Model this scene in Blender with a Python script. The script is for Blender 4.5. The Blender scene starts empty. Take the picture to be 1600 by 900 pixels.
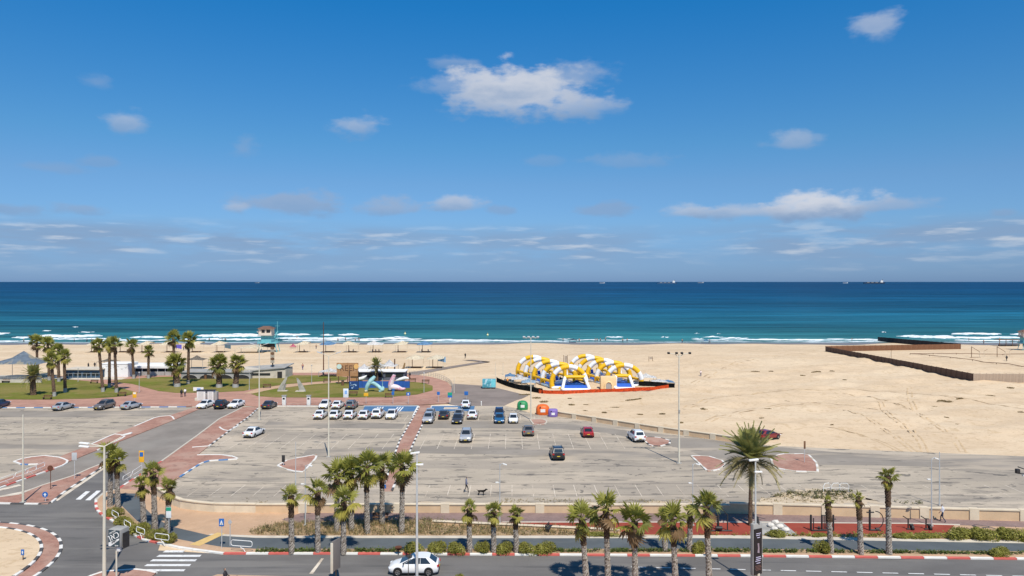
import bpy, bmesh, math, random
import numpy as np
from mathutils import Vector, Matrix, Euler
R = math.radians
rnd = random.Random(7)
scene = bpy.context.scene
C = scene.collection

# ------------------------------------------------------------------ camera
F, HZ, CH = 1150.0, 440.0, 24.0          # focal length (photo px), horizon row, camera height (m)
cam_d = bpy.data.cameras.new("camera"); cam = bpy.data.objects.new("camera", cam_d); C.objects.link(cam)
cam.location = (0, 0, CH); cam.rotation_euler = (R(90), 0, 0)
cam_d.sensor_width = 36; cam_d.lens = 36 * F / 1600; cam_d.shift_y = -10 / 1600
cam_d.clip_start = 0.5; cam_d.clip_end = 120000
scene.camera = cam

# ------------------------------------------------------------------ sun and sky
SUN_EL = 56.0; SH = Vector((-0.30, 0.954)).normalized()      # direction in which shadows fall
sd = bpy.data.lights.new("sun", 'SUN'); sd.energy = 4.9; sd.angle = R(0.53); sd.color = (1.0, 0.93, 0.82)
so = bpy.data.objects.new("sun", sd); C.objects.link(so); so.location = (40, -60, 120)
ld = Vector((SH.x * math.cos(R(SUN_EL)), SH.y * math.cos(R(SUN_EL)), -math.sin(R(SUN_EL))))
so.rotation_euler = ld.to_track_quat('-Z', 'Y').to_euler()
scene.view_settings.view_transform = 'Standard'; scene.view_settings.look = 'None'
scene.view_settings.exposure = 0.0; scene.view_settings.gamma = 1.0
scene.cycles.max_bounces = 6

W = bpy.data.worlds.new("World"); scene.world = W; W.use_nodes = True
def build_world():
    nt = W.node_tree; nt.nodes.clear(); N = nt.nodes.new; L = nt.links.new
    out = N('ShaderNodeOutputWorld'); bg = N('ShaderNodeBackground'); bg.inputs[1].default_value = 0.13
    L(bg.outputs[0], out.inputs[0])
    sky = N('ShaderNodeTexSky'); sky.sky_type = 'NISHITA'; sky.sun_disc = False
    sky.sun_elevation = R(SUN_EL); sky.sun_rotation = math.atan2(-SH.x, -SH.y)
    sky.altitude = 20; sky.air_density = 1.0; sky.dust_density = 0.6; sky.ozone_density = 2.0
    def M(op, a, b=None, c=None, clamp=False):
        n = N('ShaderNodeMath'); n.operation = op; n.use_clamp = clamp
        for i, v in enumerate((a, b, c)):
            if v is None: continue
            if isinstance(v, (int, float)): n.inputs[i].default_value = v
            else: L(v, n.inputs[i])
        return n.outputs[0]
    def mix(f, a, b, blend='MIX'):
        n = N('ShaderNodeMix'); n.data_type = 'RGBA'; n.blend_type = blend
        if isinstance(f, (int, float)): n.inputs[0].default_value = f
        else: L(f, n.inputs[0])
        for s, v in ((6, a), (7, b)):
            if isinstance(v, tuple): n.inputs[s].default_value = (*v, 1)
            else: L(v, n.inputs[s])
        return n.outputs[2]
    def mr(v, a, b, c, d, smooth=True):
        n = N('ShaderNodeMapRange'); n.interpolation_type = 'SMOOTHSTEP' if smooth else 'LINEAR'
        L(v, n.inputs[0])
        for i, x in enumerate((a, b, c, d)): n.inputs[i + 1].default_value = x
        return n.outputs[0]
    tc = N('ShaderNodeTexCoord'); sep = N('ShaderNodeSeparateXYZ'); L(tc.outputs['Generated'], sep.inputs[0])
    az = M('ARCTAN2', sep.outputs[0], sep.outputs[1]); el = M('ARCSINE', sep.outputs[2])
    # deep clear Mediterranean blue: the sky model graded by elevation only
    ramp = N('ShaderNodeValToRGB'); L(mr(el, 0.0, 1.4, 0, 1, False), ramp.inputs[0])
    cr = ramp.color_ramp
    cr.elements[0].position = 0.0; cr.elements[0].color = SKY_LOW
    cr.elements[1].position = 1.0; cr.elements[1].color = SKY_TOP
    for p, c in SKY_MID:
        e = cr.elements.new(p); e.color = c
    col = mix(1.0, sky.outputs[0], ramp.outputs[0], 'MULTIPLY')
    # cloud detail
    mp = N('ShaderNodeMapping'); mp.inputs['Scale'].default_value = (1, 1, 2.2); L(tc.outputs['Generated'], mp.inputs[0])
    nz = N('ShaderNodeTexNoise'); nz.inputs['Scale'].default_value = 24; nz.inputs['Detail'].default_value = 8; nz.inputs['Roughness'].default_value = 0.55
    L(mp.outputs[0], nz.inputs['Vector'])
    nz2 = N('ShaderNodeTexNoise'); nz2.inputs['Scale'].default_value = 9; nz2.inputs['Detail'].default_value = 4
    L(mp.outputs[0], nz2.inputs['Vector'])
    nn = M('SUBTRACT', M('ADD', M('MULTIPLY', nz.outputs[0], 0.75), M('MULTIPLY', nz2.outputs[0], 0.45)), 0.6)
    # low broken layer all round the horizon
    mp2 = N('ShaderNodeMapping'); mp2.inputs['Scale'].default_value = (1, 1, 7.0); L(tc.outputs['Generated'], mp2.inputs[0])
    n3 = N('ShaderNodeTexNoise'); n3.inputs['Scale'].default_value = 6; n3.inputs['Detail'].default_value = 9; n3.inputs['Roughness'].default_value = 0.6
    L(mp2.outputs[0], n3.inputs['Vector'])
    n4 = N('ShaderNodeTexNoise'); n4.inputs['Scale'].default_value = 17; n4.inputs['Detail'].default_value = 5
    L(mp2.outputs[0], n4.inputs['Vector'])
    band = M('MULTIPLY', mr(el, 0.0, 0.05, 0, 1), mr(el, 0.058, 0.084, 1, 0))
    n5 = N('ShaderNodeTexNoise'); n5.inputs['Scale'].default_value = 3.2; n5.inputs['Detail'].default_value = 2; L(tc.outputs['Generated'], n5.inputs['Vector'])
    lay = M('MULTIPLY', M('MULTIPLY', mr(n3.outputs[0], 0.28, 0.60, 0, 1), mr(n5.outputs[0], 0.36, 0.56, 0.25, 1)), band)
    k = 7.6
    lc = mix(mr(n4.outputs[0], 0.50, 0.72, 0, 1), (0.25*k, 0.365*k, 0.55*k), (0.58*k, 0.63*k, 0.71*k))
    col = mix(M('MULTIPLY', lay, 0.8), col, lc)
    for (px, py, rx, ry, dens, bright) in CLOUDS:
        a0 = math.atan((px - 800) / F); e0 = math.atan((HZ - py) / F * math.cos(a0))
        ra = rx / F * math.cos(a0) ** 2; re = ry / F
        da = M('MULTIPLY', M('SUBTRACT', az, a0), 1 / ra); de = M('MULTIPLY', M('SUBTRACT', el, e0), 1 / re)
        # flatter underside
        de2 = M('MAXIMUM', de, M('MULTIPLY', de, -1.25))
        d = M('SQRT', M('ADD', M('MULTIPLY', da, da), M('MULTIPLY', de2, de2)))
        m = mr(M('ADD', d, M('MULTIPLY', nn, 2.4)), 0.32, 0.98, 1, 0)
        sh = mr(M('ADD', de, M('MULTIPLY', nn, 2.0)), -0.9, 0.7, 0, 1)
        lo = tuple(k * v for v in (0.23, 0.355, 0.56)); hi = tuple(k * (bright * b + (1 - bright) * a) for a, b in zip((0.27, 0.38, 0.57), (0.70, 0.72, 0.78)))
        col = mix(M('MULTIPLY', m, dens), col, mix(sh, lo, hi))
    L(col, bg.inputs[0])
SKY_LOW = (0.31, 0.52, 1.06, 1); SKY_TOP = (0.34, 0.66, 0.86, 1)
SKY_MID = [(0.0214, (0.29, 0.485, 0.93, 1)), (0.0536, (0.34, 0.55, 0.87, 1)), (0.093, (0.35, 0.57, 0.82, 1)), (0.1286, (0.281, 0.60, 0.84, 1)), (0.2557, (0.083, 0.61, 1.0, 1)), (0.36, (0.10, 0.60, 1.0, 1))]
CLOUDS = [(712, 99, 62, 15, .42, .35), (700, 136, 70, 24, .42, .5), (890, 122, 90, 32, .5, .45), (800, 148, 120, 52, .6, .6), (815, 152, 150, 58, .95, .85), (905, 168, 85, 28, .55, .6),
          (1370, 46, 54, 28, .62, .6), (552, 197, 64, 25, .6, .5), (196, 193, 42, 25, .6, .5), (1242, 222, 54, 22, .55, .45), (378, 233, 42, 22, .35, .1),
          (980, 253, 80, 17, .32, .15), (152, 130, 34, 17, .3, .2), (72, 263, 75, 12, .38, 0), (152, 252, 40, 11, .38, 0), (845, 252, 40, 12, .25, .1),
          (440, 320, 135, 26, .75, .12), (610, 326, 85, 20, .7, .2), (370, 325, 40, 13, .6, .5), (712, 320, 50, 18, .75, .6), (785, 329, 34, 10, .5, 0), (1165, 331, 125, 18, .75, .55), (1275, 324, 125, 30, .95, 1.0), (1072, 331, 50, 17, .7, .6),
          (1395, 322, 95, 14, .6, .3), (940, 331, 68, 16, .6, 0), (30, 328, 62, 12, .6, 0), (125, 327, 60, 12, .6, .05), (1568, 333, 34, 9, .5, 0)]
build_world()

# ------------------------------------------------------------------ helpers
def gz(y):
    if y <= 205: return 0.0
    return -1.7 * ((y - 205) / 111.0) ** 1.5
def G(px, py, z=None):
    """photo pixel -> point on the ground"""
    zz = 0.0 if z is None else z
    for _ in range(12):
        Y = F * (CH - zz) / (py - HZ)
        if z is not None: break
        zz = gz(min(Y, 340))
    return Vector(((px - 800) / F * Y, Y, zz))
def HT(py, Y): return CH - (py - HZ) * Y / F           # height of a photo row at distance Y

MATS = {}
def mat(name, color, rough=0.8, var=0.12, scale=2.0, bump=0.0, bscale=None, stretch=(1, 1, 1), layers=(), metal=0.0, spec=0.3, coat=0.0, coords='Object'):
    if name in MATS: return MATS[name]
    m = bpy.data.materials.new(name); m.use_nodes = True; MATS[name] = m
    nt = m.node_tree; N = nt.nodes.new; L = nt.links.new
    b = nt.nodes['Principled BSDF']
    b.inputs['Roughness'].default_value = rough; b.inputs['Metallic'].default_value = metal
    b.inputs['Specular IOR Level'].default_value = min(spec, 0.06) if rough > 0.79 else spec
    if coat: b.inputs['Coat Weight'].default_value = coat; b.inputs['Coat Roughness'].default_value = 0.06
    tc = N('ShaderNodeTexCoord'); src = tc.outputs[coords]
    def noise(sc, st, det=5, rg=0.6):
        mp = N('ShaderNodeMapping'); mp.inputs['Scale'].default_value = st; L(src, mp.inputs[0])
        n = N('ShaderNodeTexNoise'); n.inputs['Scale'].default_value = sc; n.inputs['Detail'].default_value = det; n.inputs['Roughness'].default_value = rg
        L(mp.outputs[0], n.inputs['Vector']); return n.outputs[0]
    def mixn(f, a, c2):
        n = N('ShaderNodeMix'); n.data_type = 'RGBA'
        L(f, n.inputs[0])
        for s, v in ((6, a), (7, c2)):
            if isinstance(v, tuple): n.inputs[s].default_value = (*v[:3], 1)
            else: L(v, n.inputs[s])
        return n.outputs[2]
    def rng(v, a, c2, amt):
        n = N('ShaderNodeMapRange'); n.interpolation_type = 'SMOOTHSTEP'; L(v, n.inputs[0])
        n.inputs[1].default_value = a; n.inputs[2].default_value = c2; n.inputs[3].default_value = 0; n.inputs[4].default_value = amt
        return n.outputs[0]
    c0 = tuple(max(0, v * (1 - var)) for v in color); c1 = tuple(min(1, v * (1 + var)) for v in color)
    col = mixn(rng(noise(scale, stretch), 0.3, 0.7, 1), c0, c1)
    for (sc, st, lo, hi, c, amt) in layers:
        col = mixn(rng(noise(sc, st), lo, hi, amt), col, c)
    L(col, b.inputs['Base Color'])
    if bump:
        bn = N('ShaderNodeBump'); bn.inputs['Strength'].default_value = min(1, bump); bn.inputs['Distance'].default_value = bump * 0.1
        L(noise(bscale or scale * 4, (1, 1, 1), 4), bn.inputs['Height']); L(bn.outputs[0], b.inputs['Normal'])
    return m

def new_obj(name, me, parent=None, m=None):
    o = bpy.data.objects.new(name, me); C.objects.link(o)
    if parent is not None: o.parent = parent
    if m is not None and me is not None and len(me.materials) == 0: me.materials.append(m)
    return o
def from_bm(name, bm, m, parent=None, smooth=None):
    me = bpy.data.meshes.new(name)
    bmesh.ops.recalc_face_normals(bm, faces=bm.faces)
    if smooth is not None:
        for f in bm.faces: f.smooth = True
        for e in bm.edges:
            if len(e.link_faces) == 2 and e.calc_face_angle(0) > R(smooth): e.smooth = False
    bm.to_mesh(me); bm.free()
    return new_obj(name, me, parent, m)
def tag(o, label=None, cat=None, group=None, kind=None):
    if label: o['label'] = label
    if cat: o['category'] = cat
    if group: o['group'] = group
    if kind: o['kind'] = kind
    return o
def thing(name, label, cat, loc=(0, 0, 0), rz=0, group=None):
    o = bpy.data.objects.new(name, None); C.objects.link(o); o.empty_display_size = 0.3
    o.location = loc; o.rotation_euler = (0, 0, rz)
    return tag(o, label, cat, group)
def bm_box(bm, c, s, rot=None):
    M4 = Matrix.Translation(c) @ (rot.to_4x4() if rot is not None else Matrix.Identity(4)) @ Matrix.Diagonal((s[0], s[1], s[2], 1))
    bmesh.ops.create_cube(bm, size=1.0, matrix=M4)
def bm_tube(bm, pts, rads, n=8, cap=True):
    pts = [Vector(p) for p in pts]
    if isinstance(rads, (int, float)): rads = [rads] * len(pts)
    rings = []; ref = None
    for i, p in enumerate(pts):
        t = (pts[min(i + 1, len(pts) - 1)] - pts[max(i - 1, 0)]).normalized()
        if ref is None or abs(ref.dot(t)) > 0.95: ref = Vector((1, 0, 0)) if abs(t.x) < 0.8 else Vector((0, 1, 0))
        u = (ref - t * ref.dot(t)).normalized(); v = t.cross(u); ref = u
        rings.append([bm.verts.new(p + (u * math.cos(2 * math.pi * k / n) + v * math.sin(2 * math.pi * k / n)) * rads[i]) for k in range(n)])
    for a, b in zip(rings, rings[1:]):
        for k in range(n): bm.faces.new((a[k], a[(k + 1) % n], b[(k + 1) % n], b[k]))
    if cap:
        bm.faces.new(rings[0][::-1]); bm.faces.new(rings[-1])
def part_box(name, c, s, m, parent, rot=None, bevel=0):
    bm = bmesh.new(); bm_box(bm, c, s, rot)
    if bevel: bmesh.ops.bevel(bm, geom=bm.edges[:], offset=bevel, segments=2, affect='EDGES', profile=0.6)
    return from_bm(name, bm, m, parent, 40 if bevel else None)
def part_tube(name, pts, rads, m, parent, n=8):
    bm = bmesh.new(); bm_tube(bm, pts, rads, n); return from_bm(name, bm, m, parent, 50)
def part_faces(name, verts, faces, m, parent=None, smooth=None):
    bm = bmesh.new(); vs = [bm.verts.new(v) for v in verts]
    for f in faces: bm.faces.new([vs[i] for i in f])
    return from_bm(name, bm, m, parent, smooth)
def slab(name, pts, z0, z1, m, parent=None):
    """flat sheet (z0 None) or raised slab from a world outline"""
    bm = bmesh.new()
    top = bm.faces.new([bm.verts.new((p[0], p[1], z1)) for p in pts])
    if z0 is not None:
        r = bmesh.ops.extrude_face_region(bm, geom=[top])
        vs = [g for g in r['geom'] if isinstance(g, bmesh.types.BMVert)]
        for v in vs: v.co.z = z0
    bmesh.ops.triangulate(bm, faces=[f for f in bm.faces if len(f.verts) > 4])
    o = from_bm(name, bm, m, parent)
    if z0 is None:
        for p in o.data.polygons:
            if p.normal.z < 0: o.data.flip_normals(); break
    return o
def smooth_poly(pts, closed=False, k=6):
    P = [Vector(p) for p in pts]; out = []; n = len(P)
    for i in range(n if closed else n - 1):
        p0 = P[(i - 1) % n] if closed or i > 0 else P[0]; p1 = P[i]; p2 = P[(i + 1) % n]
        p3 = P[(i + 2) % n] if closed or i + 2 < n else P[-1]
        for j in range(k):
            t = j / k
            out.append(0.5 * ((2 * p1) + (p2 - p0) * t + (2 * p0 - 5 * p1 + 4 * p2 - p3) * t * t + (3 * p1 - p0 - 3 * p2 + p3) * t ** 3))
    if not closed: out.append(P[-1])
    return out
def W2(pxs, z=0.0): return [G(x, y, z) for x, y in pxs]
def copy_tree(o, parent=None):
    c = o.copy(); C.objects.link(c); c.parent = parent
    for ch in o.children: copy_tree(ch, c)
    return c
def text_part(name, s, size, m, parent, mtx, extrude=0.01, align='CENTER'):
    cu = bpy.data.curves.new(name, 'FONT'); cu.body = s; cu.size = size; cu.align_x = align; cu.align_y = 'CENTER'; cu.extrude = extrude
    t = bpy.data.objects.new(name, cu); C.objects.link(t)
    bpy.context.view_layer.update()
    me = bpy.data.meshes.new_from_object(t.evaluated_get(bpy.context.evaluated_depsgraph_get()))
    bpy.data.objects.remove(t); bpy.data.curves.remove(cu)
    me.materials.clear(); me.name = name
    o = new_obj(name, me, parent, m); o.matrix_local = mtx
    return o

# ------------------------------------------------------------------ materials
m_sand = mat('sand', (0.635, 0.485, 0.325), 0.95, 0.06, 0.05, 1.0, 0.7, layers=[(0.14, (1, 1.8, 1), 0.47, 0.60, (0.56, 0.42, 0.275), 0.5), (0.03, (1, 2.2, 1), 0.48, 0.60, (0.68, 0.54, 0.375), 0.65), (0.7, (1, 1.8, 1), 0.55, 0.64, (0.45, 0.32, 0.19), 0.45), (0.3, (1.6, .8, 1), 0.58, 0.66, (0.50, 0.36, 0.215), 0.5), (1.7, (1, 1.5, 1), 0.60, 0.66, (0.34, 0.25, 0.15), 0.5)])
m_drift = mat('drifted_sand', (0.54, 0.435, 0.31), 0.95, 0.1, 0.5, 0.3, 4, layers=[(1.2, (1, 1, 1), .5, .65, (.44, .35, .25), .6)])
m_wetsand = mat('wet_sand', (0.20, 0.165, 0.13), 0.35, 0.15, 0.3, stretch=(0.2, 1, 1))
m_lot = mat('worn_asphalt', (0.425, 0.36, 0.28), 0.9, 0.08, 0.12, 0.15, 6, layers=[
    (0.05, (0.6, 2.2, 1), 0.47, 0.60, (0.52, 0.435, 0.335), 0.75), (0.09, (0.4, 1.8, 1), 0.48, 0.58, (0.30, 0.26, 0.215), 0.6), (0.3, (0.3, 1.4, 1), 0.54, 0.61, (0.22, 0.195, 0.165), 0.6),
    (0.75, (0.35, 1.2, 1), 0.59, 0.63, (0.105, 0.098, 0.09), 0.7), (0.42, (1, 1, 1), 0.635, 0.655, (0.10, 0.095, 0.088), 0.7), (2.0, (1, 1, 1), 0.62, 0.67, (0.16, 0.145, 0.125), 0.6), (9, (1, 1, 1), 0.5, 0.7, (0.31, 0.265, 0.21), 0.4)])
m_road = mat('road_asphalt', (0.152, 0.143, 0.135), 0.85, 0.13, 0.25, 0.15, 8, stretch=(0.4, 1, 1), layers=[(0.12, (1, 1, 1), 0.5, 0.75, (0.20, 0.19, 0.175), 0.7), (8, (1, 1, 1), 0.5, 0.8, (0.10, 0.10, 0.10), 0.4), (0.5, (0.15, 1.5, 1), 0.56, 0.66, (0.08, 0.08, 0.08), 0.45), (0.3, (0.1, 1.2, 1), 0.54, 0.62, (0.23, 0.215, 0.195), 0.5)])
m_entry = mat('entry_road_asphalt', (0.25, 0.22, 0.19), 0.85, 0.15, 0.18, 0.15, 8, layers=[(0.1, (1, .6, 1), 0.5, 0.7, (0.29, 0.265, 0.23), 0.7), (0.8, (0.3, 1, 1), 0.62, 0.72, (0.12, 0.115, 0.11), 0.5)])
m_bike = mat('bike_path_asphalt', (0.105, 0.118, 0.125), 0.8, 0.12, 0.3, 0.1, 8, layers=[(0.35, (0.5, 1, 1), 0.52, 0.72, (0.15, 0.155, 0.15), 0.7)])
m_brick = mat('red_pavers', (0.345, 0.185, 0.14), 0.85, 0.16, 0.7, 0.2, 6, layers=[(5, (1, 1, 1), 0.42, 0.62, (0.42, 0.25, 0.19), 0.5), (0.2, (1, 1, 1), 0.45, 0.6, (0.44, 0.29, 0.225), 0.7), (0.9, (1, 1, 1), 0.58, 0.66, (0.22, 0.13, 0.105), 0.5)])
m_pink = mat('pink_pavers', (0.42, 0.235, 0.175), 0.85, 0.12, 0.4, 0.1, 5, layers=[(0.12, (1, 2, 1), 0.5, 0.7, (0.33, 0.185, 0.15), 0.5), (4, (1, 1, 1), 0.5, 0.75, (0.5, 0.32, 0.25), 0.4)])
m_brown = mat('mauve_pavers', (0.235, 0.165, 0.15), 0.85, 0.12, 0.5, 0.15, 7, layers=[(4, (1, 1, 1), 0.45, 0.7, (0.30, 0.215, 0.19), 0.5)])
m_ramp = mat('ramp_asphalt', (0.235, 0.195, 0.17), 0.85, 0.12, 0.2, 0.1, 6, layers=[(0.12, (1, 2, 1), 0.5, 0.7, (0.30, 0.24, 0.21), 0.7)])
m_tan = mat('tan_pavers', (0.50, 0.33, 0.21), 0.85, 0.08, 0.5, 0.15, 7, layers=[(4, (1, 1, 1), 0.5, 0.7, (0.56, 0.40, 0.27), 0.5), (0.25, (1, 1, 1), 0.55, 0.7, (0.42, 0.27, 0.175), 0.5)])
m_rubber = mat('red_rubber', (0.285, 0.062, 0.042), 0.8, 0.10, 0.6, 0.05, 9, layers=[(0.4, (1, 1, 1), 0.55, 0.72, (0.33, 0.09, 0.06), 0.6)])
m_conc = mat('pale_concrete', (0.56, 0.50, 0.41), 0.85, 0.10, 0.8, 0.15, 6, layers=[(0.5, (1, 1, 1), 0.55, 0.75, (0.42, 0.36, 0.29), 0.6)])
m_grey = mat('grey_concrete', (0.34, 0.33, 0.31), 0.85, 0.14, 0.6, 0.1, 5)
m_soil = mat('dry_soil', (0.36, 0.25, 0.15), 0.95, 0.2, 1.2, 0.4, 5, layers=[(2.5, (1, 1, 1), 0.52, 0.68, (0.22, 0.17, 0.08), 0.7)])
m_lawn = mat('lawn', (0.145, 0.148, 0.03), 0.95, 0.2, 0.12, 0.5, 9, layers=[(0.06, (1, 1.8, 1), 0.42, 0.56, (0.24, 0.19, 0.065), 0.75), (0.2, (1, 1, 1), 0.52, 0.64, (0.13, 0.165, 0.022), 0.7), (0.5, (1, 1.5, 1), 0.58, 0.66, (0.29, 0.215, 0.10), 0.5), (2.5, (1, 1, 1), 0.45, 0.7, (0.12, 0.14, 0.03), 0.5)])
m_white = mat('white_paint', (0.78, 0.77, 0.73), 0.6, 0.06, 3, layers=[(2.5, (1, 1, 1), 0.6, 0.75, (0.5, 0.47, 0.42), 0.5)])
m_line = mat('faded_line_paint', (0.66, 0.58, 0.47), 0.8, 0.1, 1.5, layers=[(0.7, (1, 1, 1), 0.48, 0.6, (0.45, 0.37, 0.285), 0.85), (0.15, (1, 1, 1), 0.5, 0.62, (0.45, 0.37, 0.285), 0.8)])
m_roadline = mat('road_line_paint', (0.70, 0.69, 0.67), 0.8, 0.08, 1.5, layers=[(2.2, (1, 1, 1), 0.55, 0.7, (0.30, 0.29, 0.28), 0.8)])
m_kwhite = mat('kerb_white', (0.72, 0.69, 0.63), 0.75, 0.1, 2)
m_kred = mat('kerb_red', (0.56, 0.125, 0.10), 0.75, 0.15, 2)
m_kblack = mat('kerb_black', (0.085, 0.08, 0.078), 0.75, 0.25, 2)
m_kblue = mat('kerb_blue', (0.10, 0.22, 0.42), 0.75, 0.2, 2)
m_kgrey = mat('kerb_plain', (0.52, 0.47, 0.39), 0.8, 0.1, 1)
m_blue = mat('blue_bay_paint', (0.075, 0.165, 0.30), 0.8, 0.12, 1.5, layers=[(0.8, (1, 1, 1), 0.55, 0.7, (0.20, 0.23, 0.27), 0.7)])
m_stucco = mat('stucco_wall', (0.60, 0.43, 0.27), 0.85, 0.07, 0.8, 0.15, 8)
m_cap = mat('wall_cap', (0.64, 0.54, 0.40), 0.8, 0.08, 0.8, 0.1, 6)
m_pole = mat('pole_cream', (0.62, 0.57, 0.46), 0.5, 0.05, 2)
m_polew = mat('pole_galvanised', (0.58, 0.60, 0.60), 0.4, 0.05, 2, metal=0.3)
m_dark = mat('dark_metal', (0.035, 0.033, 0.033), 0.5, 0.2, 2)
m_rust = mat('rusty_brown', (0.13, 0.055, 0.035), 0.8, 0.3, 1.5)
m_glass = mat('car_glass', (0.02, 0.025, 0.032), 0.06, 0.1, 2, spec=0.8)
m_tyre = mat('tyre_rubber', (0.022, 0.022, 0.022), 0.85, 0.1, 3)
m_rim = mat('alloy_rim', (0.45, 0.45, 0.46), 0.3, 0.05, 3, metal=0.8)
m_tail = mat('tail_lamp', (0.45, 0.015, 0.012), 0.2, 0.05, 3, spec=0.6)
m_head = mat('head_lamp', (0.75, 0.77, 0.8), 0.1, 0.05, 3, spec=0.8)
m_plate = mat('yellow_plate', (0.75, 0.55, 0.05), 0.5, 0.05, 3)
m_black = mat('black_trim', (0.02, 0.02, 0.021), 0.55, 0.1, 3)
m_signblue = mat('sign_blue', (0.03, 0.14, 0.42), 0.4, 0.05, 2)
m_signyel = mat('sign_orange', (0.80, 0.42, 0.03), 0.4, 0.05, 2)
m_wood = mat('brown_wood', (0.16, 0.085, 0.045), 0.75, 0.25, 3, stretch=(1, 1, 0.3))
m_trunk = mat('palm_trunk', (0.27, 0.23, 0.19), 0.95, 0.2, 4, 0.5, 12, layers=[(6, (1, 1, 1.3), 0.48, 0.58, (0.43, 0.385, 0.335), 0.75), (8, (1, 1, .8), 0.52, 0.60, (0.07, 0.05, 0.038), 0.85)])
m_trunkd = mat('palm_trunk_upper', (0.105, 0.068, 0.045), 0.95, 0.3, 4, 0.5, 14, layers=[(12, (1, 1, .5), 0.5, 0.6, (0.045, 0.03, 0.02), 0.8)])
m_trunks = mat('palm_trunk_lawn', (0.12, 0.075, 0.05), 0.95, 0.3, 2, 0.5, 10, layers=[(7, (1, 1, 1.5), 0.52, 0.6, (0.22, 0.17, 0.125), 0.7)])
def leaf_mat(name, col, var=0.25):
    m = mat(name, col, 0.55, var, 1.4, spec=0.35, coords='Object')
    nt = m.node_tree; b = nt.nodes['Principled BSDF']; tr = nt.nodes.new('ShaderNodeBsdfTranslucent'); mx = nt.nodes.new('ShaderNodeMixShader'); mx.inputs[0].default_value = 0.38
    src = b.inputs['Base Color'].links[0].from_socket; nt.links.new(src, tr.inputs['Color'])
    nt.links.new(b.outputs[0], mx.inputs[1]); nt.links.new(tr.outputs[0], mx.inputs[2]); nt.links.new(mx.outputs[0], nt.nodes['Material Output'].inputs['Surface'])
    return m
m_leaf = leaf_mat('palm_leaf', (0.19, 0.20, 0.042)); m_leaf2 = leaf_mat('palm_leaf_young', (0.30, 0.295, 0.058))
m_leafy = leaf_mat('palm_leaf_yellowing', (0.40, 0.35, 0.07)); m_leafd = leaf_mat('palm_leaf_dry', (0.24, 0.15, 0.075))
m_date = leaf_mat('date_palm_leaf', (0.34, 0.335, 0.11)); m_date2 = leaf_mat('date_palm_leaf_grey', (0.42, 0.37, 0.19))
m_shrub = leaf_mat('shrub_leaf', (0.29, 0.275, 0.055), 0.4); m_shrub2 = leaf_mat('ground_cover_leaf', (0.115, 0.15, 0.032), 0.35)
m_dryg = leaf_mat('dry_grass', (0.34, 0.265, 0.12), 0.3); m_olive = leaf_mat('olive_scrub', (0.175, 0.165, 0.06), 0.35)
def plain(name, col, rough=0.6, **kw): return mat(name, col, rough, kw.pop('var', 0.06), kw.pop('scale', 2.0), **kw)

# ------------------------------------------------------------------ ground, sea
def y_edge(x): return float(np.interp(x, [-40, 8, 9, 39.8, 70.6, 250], [400, 400, 143, 116, 106, 98]))
def vnoise(x, y, s, seed=0):
    v = 0
    for i, (a, fx, fy) in enumerate(((1, 1, 1.7), (.55, 2.3, 3.1), (.3, 4.9, 6.3))):
        v += a * math.sin(x / s * fx * 6.28 + 1.7 * i + seed + 1.3 * math.sin(y / s * fy * 2.1 + i)) * math.cos(y / s * fy * 6.28 + 2.1 * i + seed * .7 + 1.1 * math.sin(x / s * fx * 2.7))
    return v
def ground_z(x, y):
    z = gz(min(y, 345)) - 0.015
    m = min(1, max(0, (y - y_edge(x)) / 9.0)) * min(1, max(0, (262 - y) / 40)) * min(1, max(0, (x - 6) / 25))
    if m > 0: z += m * (0.24 * vnoise(x, y, 31) + 0.17 * vnoise(x + 5, y, 13, 2) + 0.22)
    return z
def build_ground():
    xs = [-4000, -1200, -500] + list(np.arange(-260, 261, 2.0)) + [500, 1200, 4000]
    ys = [-400, 0, 60] + list(np.arange(90, 346, 1.6)) + [380]
    vs = [(x, y, ground_z(x, y) if y < 346 else -4.5) for y in ys for x in xs]
    nx = len(xs); fs = [(j * nx + i, j * nx + i + 1, (j + 1) * nx + i + 1, (j + 1) * nx + i) for j in range(len(ys) - 1) for i in range(nx - 1)]
    me = bpy.data.meshes.new('beach_sand'); me.from_pydata(vs, [], fs)
    me.polygons.foreach_set('use_smooth', [True] * len(fs))
    o = new_obj('beach_sand', me, None, m_sand); tag(o, kind='structure')
build_ground()
SEA = -1.5
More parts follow.
